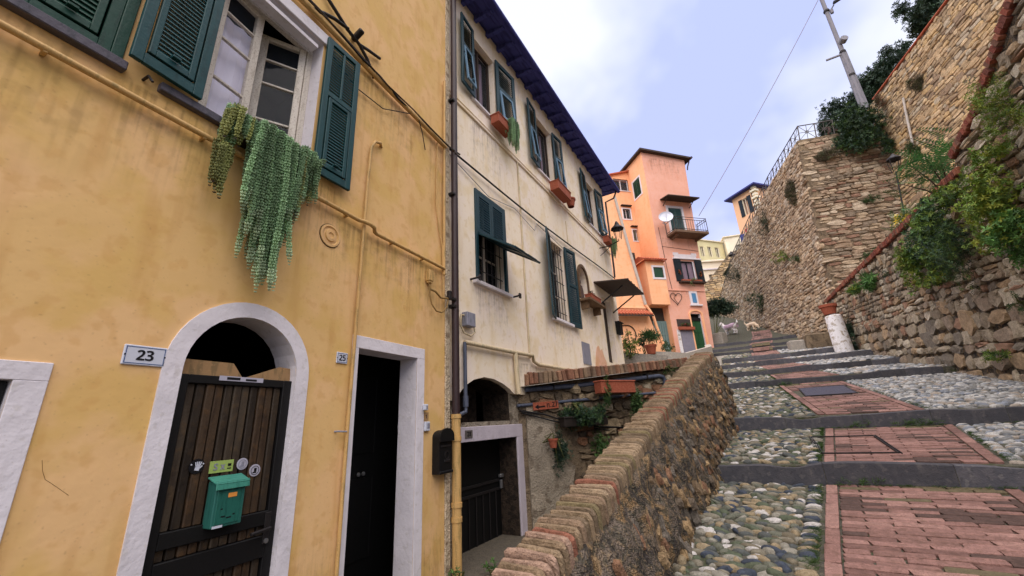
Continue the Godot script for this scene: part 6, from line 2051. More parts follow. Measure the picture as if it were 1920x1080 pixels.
func far_houses() -> void:
	var t := box_house("peach_house", "peach house with dark eaves and a shuttered window, standing above the railing", fr(Vector3(1.8, 0, -60.2), 130.0), 3.5, 14.0, 28.2, 8.0, M.peach, M.eave, [[1.45, 25.0, 2.25, 27.4]], 0.7, 14.0, M.shutter_blue)
	var s := st_new()
	for i in 17: bx(s, Vector3(3.5, 20.1 + i * 0.5, 0.0), Vector3(0.75 if i % 2 else 0.5, 0.3, 0.75 if i % 2 else 0.5), 0.02)
	part("quoins", s, M.pale_cream, t).set_meta("kind", "stuff")
	s = st_new()
	tube(s, [Vector3(3.1, 28.0, 0.1), Vector3(3.1, 20.0, 0.1)], 0.06, 6)
	part("downpipe", s, M.pipe_dark, t)
	t = box_house("yellow_block", "pale yellow apartment block far off, its corner towards the lane", fr(Vector3(-0.3, 0, -82), 75.0), 4.4, 20.0, 31.2, 8.0, M.pale_yellow, M.pale_cream, [[1.6, 27.5, 2.5, 29.5], [3.3, 27.2, 4.2, 30.0], [1.6, 24.0, 2.5, 26.0]], 0.3, 20.0, null)
	t = box_house("yellow_block", "long pale yellow wing, shade put into its colour, with rows of small windows, left of the corner block", fr(Vector3(-6.2, 0, -76.5), 40.0), 8.4, 20.0, 30.6, 8.0, tint(M.pale_yellow, C(214, 204, 160)), M.pale_cream, [[0.8, 27.3, 1.7, 29.3], [2.6, 27.4, 3.5, 29.4], [4.4, 27.5, 5.3, 29.5], [6.2, 27.5, 7.1, 29.5], [1.6, 25.0, 2.4, 26.4], [4.4, 25.0, 5.3, 26.4], [6.2, 25.0, 7.1, 26.4]], 0.25, 20.0, null)  # darker copy of the pale yellow: shade put into the wing walls
	t = box_house("white_house", "low white house with bluish windows in front of the yellow block", fr(Vector3(-4.2, 0, -66), 62.0), 7.0, 12.0, 22.0, 5.0, M.pale_cream, M.pale_cream, [[0.9, 17.8, 2.0, 20.0], [3.4, 18.0, 5.4, 20.4]], 0.25, 12.0, null)
	s = st_new()
	rect(s, 0, 20.7, 7.0, 20.95, 0.0, 0.2, 0.02)
	part("cornice", s, M.white, t)

# ---------------------------------------------------------------- steps, bricks and cobbles
func steps_and_paving() -> void:
	var zs := [6.3, 9.0, 13.9, 17.0, 19.5, 21.0, 24.0, 26.0, 28.5]
	var words := ["lowest stone step, worn slate slabs across the lane beside the parapet", "second stone step from below, with weeds along its foot", "third stone step, above the metal cover", "fourth stone step, ending at the rubble wall", "fifth stone step, just below the whitewashed post", "sixth stone step, ending beside the whitewashed post", "seventh stone step, by the low stone block", "eighth stone step, level with the green door", "ninth stone step, the topmost before the landing"]
	for i in 9:
		var z: float = zs[i]
		var yb := ground_y(z)
		var yt := ground_y(z + 0.01)
		var xl := para_base(z) - 0.1
		if i >= 2: xl = -1.26
		if i >= 6: xl = -4.5
		var xr := minf(nwall_x(z) + 0.05, [9.0, 9.0, 3.85, 3.9, 9.0, 3.0, 3.0, 2.6, 2.6][i])
		var t := thing("stone_step", words[i], "step", Transform3D(Basis(), Vector3(0, yb, -z)), "stone steps climbing the lane")
		t.set_meta("kind", "structure")
		var x := xl
		while x < xr - 0.02:
			var e := minf(x + rng.randf_range(0.8, 1.3), xr)
			if xr - e < 0.3: e = xr
			var s := st_new()
			var n := maxi(2, int((e - x) / 0.12))
			for k in n:
				var a := lerpf(x + 0.003, e - 0.003, float(k) / n)
				var b := lerpf(x + 0.003, e - 0.003, float(k + 1) / n)
				var ya := yt - yb + dip(a, z)
				var y2 := yt - yb + dip(b, z)
				var f := 0.012
				quad(s, Vector3(a, -0.1, 0.0), Vector3(b, -0.1, 0.0), Vector3(b, y2 - f, 0.0), Vector3(a, ya - f, 0.0))
				quad(s, Vector3(a, ya - f, 0.0), Vector3(b, y2 - f, 0.0), Vector3(b, y2, -f), Vector3(a, ya, -f))
				quad(s, Vector3(a, ya, -f), Vector3(b, y2, -f), Vector3(b, y2, -0.11), Vector3(a, ya, -0.11))
				quad(s, Vector3(a, ya, -0.11), Vector3(b, y2, -0.11), Vector3(b, -0.1, -0.11), Vector3(a, -0.1, -0.11))
				if k == 0: quad(s, Vector3(a, -0.1, -0.11), Vector3(a, -0.1, 0), Vector3(a, ya, 0), Vector3(a, ya, -0.11))
				if k == n - 1: quad(s, Vector3(b, -0.1, 0), Vector3(b, -0.1, -0.11), Vector3(b, y2, -0.11), Vector3(b, y2, 0))
			part("slab", s, tint(M.slate, Color(1, 1, 1) * rng.randf_range(0.8, 1.1)), t)
			x = e
	# brick path
	var pt := thing("brick_path", "band of worn pinkish bricks on edge climbing between the cobbles", "path", Transform3D(Basis(), Vector3(0.8, ground_y(2.0), -2.0)))
	pt.set_meta("kind", "structure")
	var cols := [C(150, 114, 105), C(142, 107, 98), C(133, 100, 91), C(120, 89, 81), C(158, 122, 112), C(104, 94, 70), C(88, 68, 61)]
	var list := []
	var bed := st_new()
	var treads := [[1.6, 6.28], [6.42, 8.98], [9.12, 13.88], [14.02, 16.98], [17.12, 19.48], [19.62, 20.98], [21.12, 23.98], [24.12, 25.98], [26.12, 28.48], [28.62, 33.0]]
	var pn := FastNoiseLite.new()
	pn.frequency = 0.8
	for tr in treads:
		var z: float = tr[0]
		var row := 0
		var pitch := 0.094 if z < 17.0 else 0.2
		var blen := 0.36
		while z < tr[1] - 0.04:
			var zm := z + pitch / 2
			var sl := atan((ground_y(zm + 0.04) - ground_y(zm - 0.04)) / 0.08)
			var xl := path_l(zm)
			var xr := path_r(zm)
			var x := xl + 0.11 - (0.5 * blen if row % 2 else 0.0)
			while x < xr - 0.12:
				var a := maxf(x, xl + 0.11)
				var b := minf(x + blen, xr - 0.11)
				if b - a > 0.06:
					var c := rng.randi() % 5
					var q := pn.get_noise_2d(a * 1.5, z * 1.2)
					if q < -0.25: c = 6
					elif q > 0.4 and rng.randf() < 0.6: c = 5
					if z > tr[1] - 0.25 and rng.randf() < 0.6: c = 5
					var skip: bool = tr[0] > 9.0 and tr[0] < 10.0 and zm > 11.4 and zm < 12.9 and b > 0.82 and a < 1.72
					if not skip:
						var B := Basis(Vector3.RIGHT, sl + rng.randfn(0, 0.012)) * Basis(Vector3(0, 0, 1), rng.randfn(0, 0.01))
						list.append([Transform3D(B.scaled_local(Vector3(b - a - 0.018, 0.06, pitch - 0.007)), Vector3((a + b) / 2, ground_y(zm) - 0.03 + rng.randfn(0, 0.0022), -zm)), rng.randi() % 6, c])
				x += blen
			z += pitch
			row += 1
		z = tr[0]
		while z < tr[1] - 0.02:  # edging bricks run along the path
			var e := minf(z + 0.36, tr[1])
			var zm := (z + e) / 2
			var sl := atan((ground_y(minf(zm + 0.1, tr[1])) - ground_y(maxf(zm - 0.1, tr[0]))) / (minf(zm + 0.1, tr[1]) - maxf(zm - 0.1, tr[0])))
			for sd in [0, 1]:
				var x0 := path_l(z) if sd == 0 else path_r(z)
				var x1 := path_l(e) if sd == 0 else path_r(e)
				var B := Basis(Vector3.UP, atan2(x1 - x0, e - z) * -1.0) * Basis(Vector3.RIGHT, sl)
				list.append([Transform3D(B.scaled_local(Vector3(0.1, 0.06, e - z - 0.008)), Vector3((x0 + x1) / 2 + (0.05 if sd == 0 else -0.05), ground_y(zm) - 0.028, -zm)), rng.randi() % 6, rng.randi() % 5])
			z = e
	lay_in(pt, Transform3D(), "brick", list, [make_brick(301, 0.05), make_brick(302, 0.06), make_brick(303, 0.05), make_brick(304, 0.06), make_brick(305, 0.05), make_brick(306, 0.06)], M.paver, cols, 300, "bricks")
	# covers let into the path
	var mc := thing("manhole_cover", "bluish metal manhole cover let into the brick path below the third step", "manhole cover", Transform3D(Basis(Vector3.RIGHT, atan(0.153)), Vector3(1.27, ground_y(12.15) - 0.01, -12.15)))
	var s := st_new()
	bx(s, Vector3.ZERO, Vector3(0.9, 0.04, 1.46), 0.006)
	part("plate", s, M.manhole, mc)
	s = st_new()
	for k in [-1, 1]:
		bx(s, Vector3(k * 0.455, 0.002, 0), Vector3(0.02, 0.045, 1.5)); bx(s, Vector3(0, 0.0025, k * 0.74), Vector3(0.89, 0.045, 0.02))
	part("rim", s, M.iron, mc)
	mc = thing("inspection_cover", "thin metal frame of a brick-filled manhole cover on the second tread", "manhole cover", Transform3D(Basis(Vector3.RIGHT, atan(0.113)), Vector3(0.88, ground_y(7.45) + 0.014, -7.45)))
	s = st_new()
	for k in [-1, 1]:
		bx(s, Vector3(k * 0.37, 0, 0), Vector3(0.014, 0.016, 1.2)); bx(s, Vector3(k * 0.395, 0, 0), Vector3(0.01, 0.016, 1.25)); bx(s, Vector3(0, 0.001, k * 0.59), Vector3(0.76, 0.016, 0.012))
	part("frame", s, M.iron, mc)
	# cobbles on both sides
	cobble_field("cobbles", "dark rounded cobbles set on edge between the parapet and the brick path", true, [C(104, 106, 92), C(82, 86, 84), C(128, 122, 106), C(146, 142, 130), C(62, 70, 84), C(116, 108, 90), C(150, 134, 106), C(86, 94, 74), C(196, 192, 188)], treads)
	cobble_field("cobbles", "pale grey cobbles between the brick path and the rubble wall", false, [C(176, 176, 174), C(152, 152, 150), C(130, 130, 128), C(196, 194, 190), C(164, 154, 142), C(138, 144, 154), C(108, 112, 116)], treads)
	# moss and weeds in the joints
	var xf := []
	var cl := []
	for i in 5200:
		var tr: Array = treads[rng.randi() % 4]
		var z := rng.randf_range(tr[0], tr[1])
		var side := rng.randf()
		var x := path_l(z) - 0.03 - absf(rng.randfn(0, 0.05)) if side < 0.62 else path_r(z) + 0.03 + absf(rng.randfn(0, 0.05))
		if side > 0.88:
			z = tr[1] - absf(rng.randfn(0, 0.03))
			x = rng.randf_range(para_base(z), path_r(z) + 1.0)
		if pn.get_noise_2d(x * 0.7 + 9.0, z * 1.1) < -0.12: continue
		xf.append(Transform3D(Basis(Vector3.UP, rng.randf() * TAU).scaled(Vector3.ONE * rng.randf_range(0.012, 0.045)), Vector3(x, ground_y(z) + 0.0, -z)))
		var f := rng.randf_range(0.6, 1.3)
		cl.append(Color(0.05 * f, 0.095 * f, 0.022 * f))
	for i in 3600:  # moss and dirt between the cobbles
		var tr: Array = treads[rng.randi() % 3]
		var z := rng.randf_range(maxf(tr[0], 2.4), tr[1])
		var x := rng.randf_range(para_base(z), path_l(z)) if rng.randf() < 0.7 else rng.randf_range(path_r(z), path_r(z) + 1.6)
		if pn.get_noise_2d(x * 2.0 + 30.0, z * 1.4) < 0.0: continue
		xf.append(Transform3D(Basis(Vector3.UP, rng.randf() * TAU).scaled(Vector3.ONE * rng.randf_range(0.012, 0.026)), Vector3(x, ground_y(z) - 0.008, -z)))
		cl.append(Color(0.05, 0.085, 0.025) * rng.randf_range(0.6, 1.3))
	for c in [[1.25, 8.96, 16], [1.85, 8.95, 18], [2.05, 8.92, 28], [0.75, 6.27, 12], [0.6, 13.88, 20]]:
		for i in c[2]:
			xf.append(Transform3D(rbasis(rng.randf_range(0.04, 0.08)), Vector3(c[0] + rng.randfn(0, 0.09), ground_y(c[1]) + absf(rng.randfn(0, 0.05)), -c[1] + absf(rng.randfn(0, 0.03)))))
			cl.append(Color(0.05, 0.1, 0.025) * rng.randf_range(0.6, 1.3))
	var ms := copies("moss", leaf_meshes.tuft, M.leaf, xf, cl, self)
	ms.set_meta("label", "green moss and small weeds in the joints of the paving")

func dip(x: float, z: float) -> float:
	var c := path_l(z) - 0.28
	var e := path_r(z) + 0.3
	return -0.045 * exp(-pow((x - c) / 0.2, 2.0)) - 0.03 * exp(-pow((x - e) / 0.25, 2.0)) + 0.02 * sin(x * 2.1 + z)

func cobble_field(called: String, label: String, left: bool, cols: Array, treads: Array) -> void:
	var t := thing(called, label, "cobbles", Transform3D(Basis(), Vector3(-0.4 if left else 2.6, ground_y(4.0), -4.0)))
	t.set_meta("kind", "structure")
	var list := []
	for n in 7:
		var tr: Array = treads[n]
		var far: bool = tr[0] > 13.95
		var z: float = tr[0] + 0.02
		var dz := 0.05 if tr[0] < 9.0 else 0.06
		if far: dz = 0.1
		if n == 0: z = 2.6 if left else 3.4
		while z < tr[1] - 0.02:
			var x0 := (para_base(z) if z < 9.6 else -1.2) if left else path_r(z) + 0.03
			var x1 := path_l(z) - 0.03 if left else nwall_x(z) - 0.02
			var k := 0
			var x := x1 if left else x0
			while (x > x0) if left else (x < x1):
				var band := k == 0 or (k == 3 and left)
				var w := rng.randf_range(0.07, 0.2) if not far else rng.randf_range(0.14, 0.2)
				if band: w = 0.15
				var cx := x - w / 2 if left else x + w / 2
				var px := cx + (0.0 if band else rng.randfn(0, 0.022))
				var pz := z + (rng.randfn(0, 0.006) if band else rng.randfn(0, 0.024))
				if pz > tr[0] and pz < tr[1]:
					var yaw := rng.randfn(0, 0.12) if band else rng.randfn(0, 0.45)
					var B := Basis(Vector3.UP, yaw) * Basis(Vector3(0, 0, 1), rng.randfn(0, 0.2)) * Basis(Vector3.RIGHT, rng.randfn(0, 0.25))
					var d := dz * rng.randf_range(0.9, 1.9) * (0.85 if band else 1.0)
					list.append([Transform3D(B.scaled_local(Vector3(w * rng.randf_range(0.85, 1.1), 0.075 * rng.randf_range(0.6, 1.3), d)), Vector3(px, ground_y(pz) - 0.024 + rng.randfn(0, 0.006), -pz)), rng.randi() % 6, rng.randi() % cols.size() if rng.randf() < 0.9 else rng.randi() % 4])
				x += -w if left else w
				k += 1
			z += dz
	lay_in(t, Transform3D(), "cobble", list, cobble_meshes, M.pebble, cols, 300, "small_cobbles")

# ---------------------------------------------------------------- posts, poles, lamps, pots
func wall_furniture() -> void:
	# utility pole with street lamp
	var t := thing("utility_pole", "tall grey double utility pole with a street lamp, rising behind the high wall", "utility pole", Transform3D(Basis(), Vector3(8.45, 13.5, -27.5)))
	var s := st_new()
	for k in [-1, 1]: tube(s, [Vector3(k * 0.13, 0, 0), Vector3(k * 0.1, 7.0, 0)], 0.11, 8, 0.09)
	tube(s, [Vector3(0, 0, 0.05), Vector3(0, 11.9, 0)], 0.14, 10, 0.11)
	part("mast", s, M.mast, t)
	s = st_new()
	tube(s, [Vector3(0.1, 10.3, 0.05), Vector3(0.3, 10.5, 0.1), Vector3(0.4, 10.6, 0.15)], 0.04, 6)
	bx(s, Vector3(0.22, 10.25, 0.06), Vector3(0.16, 0.3, 0.16), 0.02)
	part("lamp_arm", s, M.mast, t)
	s = st_new()
	bx(s, Vector3(0.68, 10.72, 0.3), Vector3(0.7, 0.14, 0.28), 0.05, Basis(Vector3(0, 0, 1), 0.28))
	part("lamp_head", s, M.pipe_grey, t)
	s = st_new()
	tube(s, [Vector3(0.12, 7.7, 0.12), Vector3(0.22, 7.75, 0.4)], 0.2, 12)
	part("loudspeaker", s, M.mast, t)
	s = st_new()
	bx(s, Vector3(-0.45, 6.9, 0.05), Vector3(0.85, 0.1, 0.1), 0.01)
	part("cross_arm", s, M.mast, t)
	s = st_new()
	for y in [5.2, 7.0, 10.4]: tube(s, [Vector3(0, y, 0.02), Vector3(0, y + 0.12, 0.02)], 0.17, 8)
	part("strap", s, M.iron, t)
	t = thing("overhead_cable", "single overhead cable crossing the sky from the pole to the orange house", "cable", Transform3D(Basis(), Vector3(8.3, 25.1, -27.4)))
	s = st_new()
	var pts := []
	var e := Vector3(-1.3, 12.9, -28.6) - Vector3(8.3, 25.1, -27.4)
	for i in 15:
		var k := i / 14.0
		pts.append(e * k + Vector3(0, -4.0 * k * (1.0 - k) * 0.25, 0))
	tube(s, pts, 0.022, 5)
	part("cable_run", s, M.cable_pale, t)
	# pale pipe on the high wall
	var TH := fr(Vector3(8.62, 16.0, -26.4), 165.4, 0.15)
	pipe_thing(TH, "pale narrow pipe running straight down the high tan wall", [[[Vector3(2.35, -1.9, 0.1), Vector3(2.37, -2.6, 0.12), Vector3(2.4, -4.6, 0.12)], 0.05, M.pipe_white]])
	# street lantern on the near wall, lantern up the lane
	t = thing("street_lantern", "black street lantern on a thin post behind the brick-capped wall, among feathery leaves", "lantern", Transform3D(Basis(), Vector3(4.85, 3.5, -16.0)))
	s = st_new()
	tube(s, [Vector3(0, 0, 0), Vector3(0.02, 2.0, 0), Vector3(0.2, 3.45, 0)], 0.022, 7)
	part("post", s, M.iron, t)
	s = st_new()
	for i in 4:
		var a := TAU * (i + 0.5) / 4
		tube(s, [Vector3(0.2 + cos(a) * 0.1, 3.45, sin(a) * 0.1), Vector3(0.26 + cos(a) * 0.2, 3.86, sin(a) * 0.2)], 0.012, 4)
	part("frame", s, M.iron, t)
	s = st_new()
	lathe(s, [Vector2(0.19, 0.0), Vector2(0.19, 0.03), Vector2(0.07, 0.14), Vector2(0.04, 0.2), Vector2(0.001, 0.23)], 8, Transform3D(Basis(Vector3(0, 0, 1), -0.12), Vector3(0.26, 3.86, 0)))
	part("cap", s, M.iron, t)
	lantern(Vector3(0.15, 14.0, -43.5), "small black lantern on a wall bracket far up the lane, under the iron railing", Vector3(1.6, 13.6, -43.6), 1.6)
	# things hung over the railing
	t = thing("hanging_cloth", "red cloth hung on the iron railing below the peach house", "cloth", Transform3D(Basis(), Vector3(1.55, 13.9, -37.6)))
	s = st_new()
	for i in 6: quad(s, Vector3(0.13 * i, -0.35 - 0.04 * (i % 2), 0.05 * (i % 2)), Vector3(0.13 * (i + 1), -0.35 - 0.04 * ((i + 1) % 2), 0.05 * ((i + 1) % 2)), Vector3(0.13 * (i + 1), 0.75, 0.05 * ((i + 1) % 2)), Vector3(0.13 * i, 0.75, 0.05 * (i % 2)))
	part("fabric", s, mat(C(190, 40, 56), 0.9), t)
	t = thing("hanging_cloth", "blue cloth hung on the iron railing beside the red one", "cloth", Transform3D(Basis(), Vector3(1.1, 14.1, -39.3)))
	s = st_new()
	for i in 6: quad(s, Vector3(0.12 * i, -0.2, 0.05 * (i % 2)), Vector3(0.12 * (i + 1), -0.2, 0.05 * ((i + 1) % 2)), Vector3(0.12 * (i + 1), 0.8, 0.05 * ((i + 1) % 2)), Vector3(0.12 * i, 0.8, 0.05 * (i % 2)))
	part("fabric", s, mat(C(70, 84, 160), 0.9), t)
	# whitewashed post with a terracotta pot
	t = thing("gate_post", "peeling whitewashed masonry post at the foot of the brick-capped wall", "post", Transform3D(Basis(Vector3(0, 0, 1), 0.02), Vector3(3.1, 1.95, -20.5)))
	s = st_new()
	lathe(s, [Vector2(0.31, -0.2), Vector2(0.31, 0.4), Vector2(0.29, 1.2), Vector2(0.28, 1.45), Vector2(0.24, 1.5), Vector2(0.001, 1.58)], 14)
	part("shaft", s, M.peeling, t)
	t = thing("flower_pot", "small terracotta pot on top of the whitewashed post", "flower pot", Transform3D(Basis(), Vector3(3.0, 3.5, -20.5)))
	s = st_new()
	lathe(s, [Vector2(0.2, 0.0), Vector2(0.27, 0.3), Vector2(0.31, 0.3), Vector2(0.32, 0.4), Vector2(0.27, 0.4), Vector2(0.24, 0.32), Vector2(0.001, 0.3)], 16)
	part("pot", s, M.terra, t)
	# low stone block and bench by the long wall
	t = thing("stone_block", "low rough block of masonry between the whitewashed post and the long wall", "stone block", Transform3D(Basis(Vector3.UP, 0.2), Vector3(2.75, 2.35, -22.6)))
	s = st_new()
	bx(s, Vector3(0, 0.25, 0), Vector3(1.5, 0.9, 1.2), 0.06)
	part("block", s, M.mortar, t)
	s = st_new()
	bx(s, Vector3(-1.05, 0.15, 0.1), Vector3(0.6, 0.7, 0.5), 0.04)
	part("small_block", s, M.concrete, t)
	# low wall and kerb before the orange house
	t = thing("low_wall", "low grey wall with potted plants beyond the cream house corner", "wall", Transform3D(Basis(), Vector3(-3.4, 1.5, -14.4)))
	s = st_new()
	prism(s, PackedVector2Array([Vector2(-0.9, -0.4), Vector2(0.9, -0.4), Vector2(0.9, 0.36), Vector2(-0.9, 0.72)]), -0.25, 0.0)
	part("wall_face", s, M.concrete, t)
	t = thing("kerb_wall", "pale grey kerb wall curving up from the terrace to the steps", "kerb", Transform3D(Basis(), Vector3(-2.0, 1.6, -18.0)))
	s = st_new()
	var kp := [Vector3(-3.0, 2.15, -15.2), Vector3(-2.5, 2.1, -15.4), Vector3(-2.2, 2.2, -17.0), Vector3(-1.9, 2.62, -19.5), Vector3(-1.7, 3.1, -22.5), Vector3(-1.9, 3.5, -24.5)]
	for i in kp.size() - 1:
		var o := Vector3(-2.0, 1.6, -18.0)
		var a: Vector3 = kp[i] - o
		var b: Vector3 = kp[i + 1] - o
		var w := Vector3(-0.3, 0, -0.1)
		var d := Vector3(0, -1.4, 0)
		quad(s, a + d, b + d, b, a); quad(s, a, b, b + w, a + w); quad(s, b + d + w, a + d + w, a + w, b + w)
	part("kerb", s, tint(M.concrete, Color(1.15, 1.15, 1.15)), t)
	t = thing("planter", "grey concrete planter holding the dark shrub beside the green door", "planter", Transform3D(Basis(Vector3.UP, -0.4), Vector3(-1.85, 4.1, -29.6)))
	s = st_new()
	bx(s, Vector3(0, 0.3, 0), Vector3(1.1, 0.85, 0.7), 0.03)
	part("box", s, M.concrete, t)

func pot(label: String, at: Vector3, r: float, h: float) -> Node3D:
	var t := thing("flower_pot", label, "flower pot", Transform3D(Basis(), at))
	var s := st_new()
	lathe(s, [Vector2(r * 0.68, 0.0), Vector2(r * 0.95, h * 0.8), Vector2(r * 1.08, h * 0.8), Vector2(r * 1.1, h), Vector2(r * 0.95, h), Vector2(r * 0.9, h * 0.85), Vector2(0.001, h * 0.83)], 16)
	part("pot", s, M.terra, t)
	return t

func trough(label: String, T: Transform3D, w: float, h: float, d: float) -> Node3D:
	var t := thing("flower_box", label, "flower box", T)
	var s := st_new()
	bx(s, Vector3(0, h / 2, 0), Vector3(w, h, d), 0.008); bx(s, Vector3(0, h - 0.012, 0), Vector3(w + 0.025, 0.028, d + 0.025), 0.006)
	part("box", s, M.terra, t)
	return t

# trailing fat-leaved stems: strands of [root, length]
func trailing(label: String, T: Transform3D, strands: Array, r: float, group := "") -> void:
	var t := thing("trailing_plant", label, "plant", T, group)
	var xf := []
	var cl := []
	for st in strands:
		var p: Vector3 = st[0]
		var n := int(st[1] / (r * 0.95))
		var ph := rng.randf() * TAU
		var lean := Vector3(rng.randfn(0, 0.035), 0, 0)
		var tone := rng.randf_range(0.55, 1.5)
		var dry: bool = rng.randf() < 0.05 or st[2]
		for i in n:
			var k := float(i) / n
			var sway := Vector3(sin(i * 0.13 + ph) * 0.011, 0, cos(i * 0.11 + ph) * 0.007) + lean * (i * r)
			var over := Vector3(0, 0, minf(i * r * 0.5, 0.0))
			var q := p + Vector3(0, -i * r * 0.95, 0) + sway + over
			xf.append(Transform3D(Basis(Vector3.UP, i * 0.52 + ph).scaled(Vector3(r, r * 1.25, r) * rng.randf_range(0.85, 1.12) * (1.0 if i < n - 3 else 0.42 + 0.2 * (n - 1 - i))), q))
			var c := Color(0.2, 0.33, 0.17) if not dry else Color(0.22, 0.24, 0.08)
			if k > 0.86: c = c.lerp(Color(0.34, 0.44, 0.28), 0.7)  # paler tips: the light on them put into the leaf colour
			if dry and k > 0.9: c = Color(0.05, 0.04, 0.03)
			var f := tone * rng.randf_range(0.8, 1.2)
			cl.append(Color(c.r * f, c.g * f, c.b * f))
	copies("stems", leaf_meshes.whorl, M.sedum, xf, cl, t)

func greenery() -> void:
	var dk := [Color(0.022, 0.05, 0.03), Color(0.032, 0.066, 0.036), Color(0.018, 0.042, 0.028), Color(0.045, 0.075, 0.045)]
	var mid := [Color(0.04, 0.085, 0.024), Color(0.06, 0.11, 0.03), Color(0.03, 0.065, 0.02)]
	var br := [Color(0.12, 0.2, 0.035), Color(0.18, 0.26, 0.035), Color(0.09, 0.15, 0.03), Color(0.23, 0.26, 0.035)]
	var fresh := [Color(0.07, 0.17, 0.04), Color(0.1, 0.22, 0.05), Color(0.05, 0.12, 0.03)]
	var dry := [Color(0.16, 0.12, 0.08), Color(0.12, 0.1, 0.07), Color(0.08, 0.09, 0.04)]
	# trailing plant on the yellow house window
	var T := fr(Vector3(-3, 0, 0), -5.0)
	var bt := thing("flower_box", "plant box hidden under the trailing fat-leaved plant on the open window sill", "flower box", T.translated_local(Vector3(1.45, 2.2, 0.02)))
	var s := st_new()
	bx(s, Vector3(0, 0.02, 0.03), Vector3(0.72, 0.14, 0.14), 0.01)
	part("box", s, M.darkwood, bt)
	var st := []
	var env := [-0.42, 0.3, -0.36, 0.34, -0.3, 0.42, -0.27, 0.85, -0.15, 1.1, 0.0, 1.42, 0.1, 1.38, 0.18, 1.1, 0.26, 0.8, 0.32, 0.6, 0.4, 0.48]
	for i in 150:
		var x := rng.randf_range(-0.4, 0.38)
		var full: float = curve_at(env, x)
		var lay := rng.randf()
		var l := full * (rng.randf_range(0.82, 1.0) if rng.randf() < 0.35 else (1.0 - 0.82 * lay) * rng.randf_range(0.75, 1.0))
		var drop := 0.0
		if l > 0.5: x = lerpf(x, 0.0, 0.3)
		st.append([Vector3(x, rng.randf_range(0.02, 0.09) - drop + 0.04 * (1.0 - lay), 0.07 + 0.14 * lay + rng.randf_range(-0.02, 0.02)), l, x < -0.22 and rng.randf() < 0.5])
	for i in 16: st.append([Vector3(-0.38 + rng.randfn(0, 0.02), -0.3 + rng.randf() * 0.06, 0.12 + rng.randfn(0, 0.02)), rng.randf_range(0.2, 0.42), true])
	st.append([Vector3(-0.385, 0.05, 0.12), 0.45, true])
	trailing("large trailing grey-green plant with fat leaves, spilling from the open window of the yellow house", T.translated_local(Vector3(1.46, 2.23, 0.03)), st, 0.025)
	# smaller one on the cream house
	var TC := fr(Vector3(-3.4, 0, 0), 0.0)
	trough("reddish flower box with a trailing green plant, under the first upper cream window", TC.translated_local(Vector3(5.55, 5.3, 0.16)), 0.5, 0.2, 0.18)
	st = []
	for i in 60: st.append([Vector3(rng.randf_range(-0.05, 0.32), rng.randf_range(0.0, 0.08), rng.randf_range(0.04, 0.2)), rng.randf_range(0.15, 0.62), false])
	trailing("small trailing green plant hanging from the first upper cream window", TC.translated_local(Vector3(5.65, 5.5, 0.14)), st, 0.026)
	trough("empty red flower box under the middle upper cream window", TC.translated_local(Vector3(8.15, 5.12, 0.2)), 0.75, 0.24, 0.22)
	pot("small terracotta pot beside the empty red flower box", TC * Vector3(8.75, 5.1, 0.2), 0.12, 0.22)
	trough("flower box under the last upper cream window, trailing sparse greenery", TC.translated_local(Vector3(11.75, 5.15, 0.2)), 0.5, 0.2, 0.18)
	st = []
	for i in 26: st.append([Vector3(rng.randf_range(-0.1, 0.32), rng.randf_range(0.0, 0.08), rng.randf_range(0.04, 0.2)), rng.randf_range(0.15, 0.7), i % 3 == 0])
	trailing("sparse trailing plant at the far end of the cream house", TC.translated_local(Vector3(11.9, 5.35, 0.18)), st, 0.024)
	trough("terracotta flower box on the shrine shelf", TC.translated_local(Vector3(9.75, 2.8, 0.16)), 0.7, 0.16, 0.18)
	bush("potted_plant", "small reddish plants in the shrine shelf box", "plant", TC * Vector3(9.75, 2.95, 0.16), lump(TC * Vector3(9.75, 3.03, 0.16), Vector3(0.1, 0.08, 0.3), 7), 420.0, 0.07, [Color(0.2, 0.05, 0.05), Color(0.06, 0.09, 0.03), Color(0.12, 0.08, 0.05)])
	# cross wall boxes and vines
	var TX := fr(Vector3(-3.4, 0, -5.95), 32.0)
	trough("long terracotta flower box hung on the thick drain pipe", TX.translated_local(Vector3(1.85, 0.4, 0.2)), 0.78, 0.22, 0.2)
	bush("hanging_plant", "leafy plant trailing over the left end of the long terracotta box", "plant", TX * Vector3(1.55, 0.5, 0.25), lump(TX * Vector3(1.58, 0.38, 0.27), Vector3(0.1, 0.3, 0.09), 12), 1300.0, 0.055, mid)
	bush("hanging_plant", "leafy plant hanging from the right end of the long terracotta box", "plant", TX * Vector3(2.25, 0.55, 0.22), lump(TX * Vector3(2.3, 0.28, 0.22), Vector3(0.17, 0.4, 0.13), 16), 1100.0, 0.06, mid)
	bush("hanging_plant", "dark leafy mass hanging beside the arrow sign", "plant", TX * Vector3(0.95, 0.25, 0.15), lump(TX * Vector3(1.0, 0.06, 0.2), Vector3(0.46, 0.24, 0.16), 26) + lump(TX * Vector3(1.45, 0.12, 0.15), Vector3(0.18, 0.22, 0.1), 8), 1100.0, 0.065, dk + mid)
	trough("dark plant box behind the dark leafy mass", TX.translated_local(Vector3(1.15, -0.12, 0.12)), 0.9, 0.16, 0.16).get_child(0).material_override = M.darkwood
	pot("tiny terracotta pot hooked on the grey plaster", TX * Vector3(0.5, -0.42, 0.12), 0.075, 0.14)
	bush("potted_plant", "spindly shoots in the tiny hooked pot", "plant", TX * Vector3(0.5, -0.3, 0.12), [[TX * Vector3(0.5, -0.2, 0.12), Vector3(0.05, 0.08, 0.05)]], 600.0, 0.07, dry, "tuft")
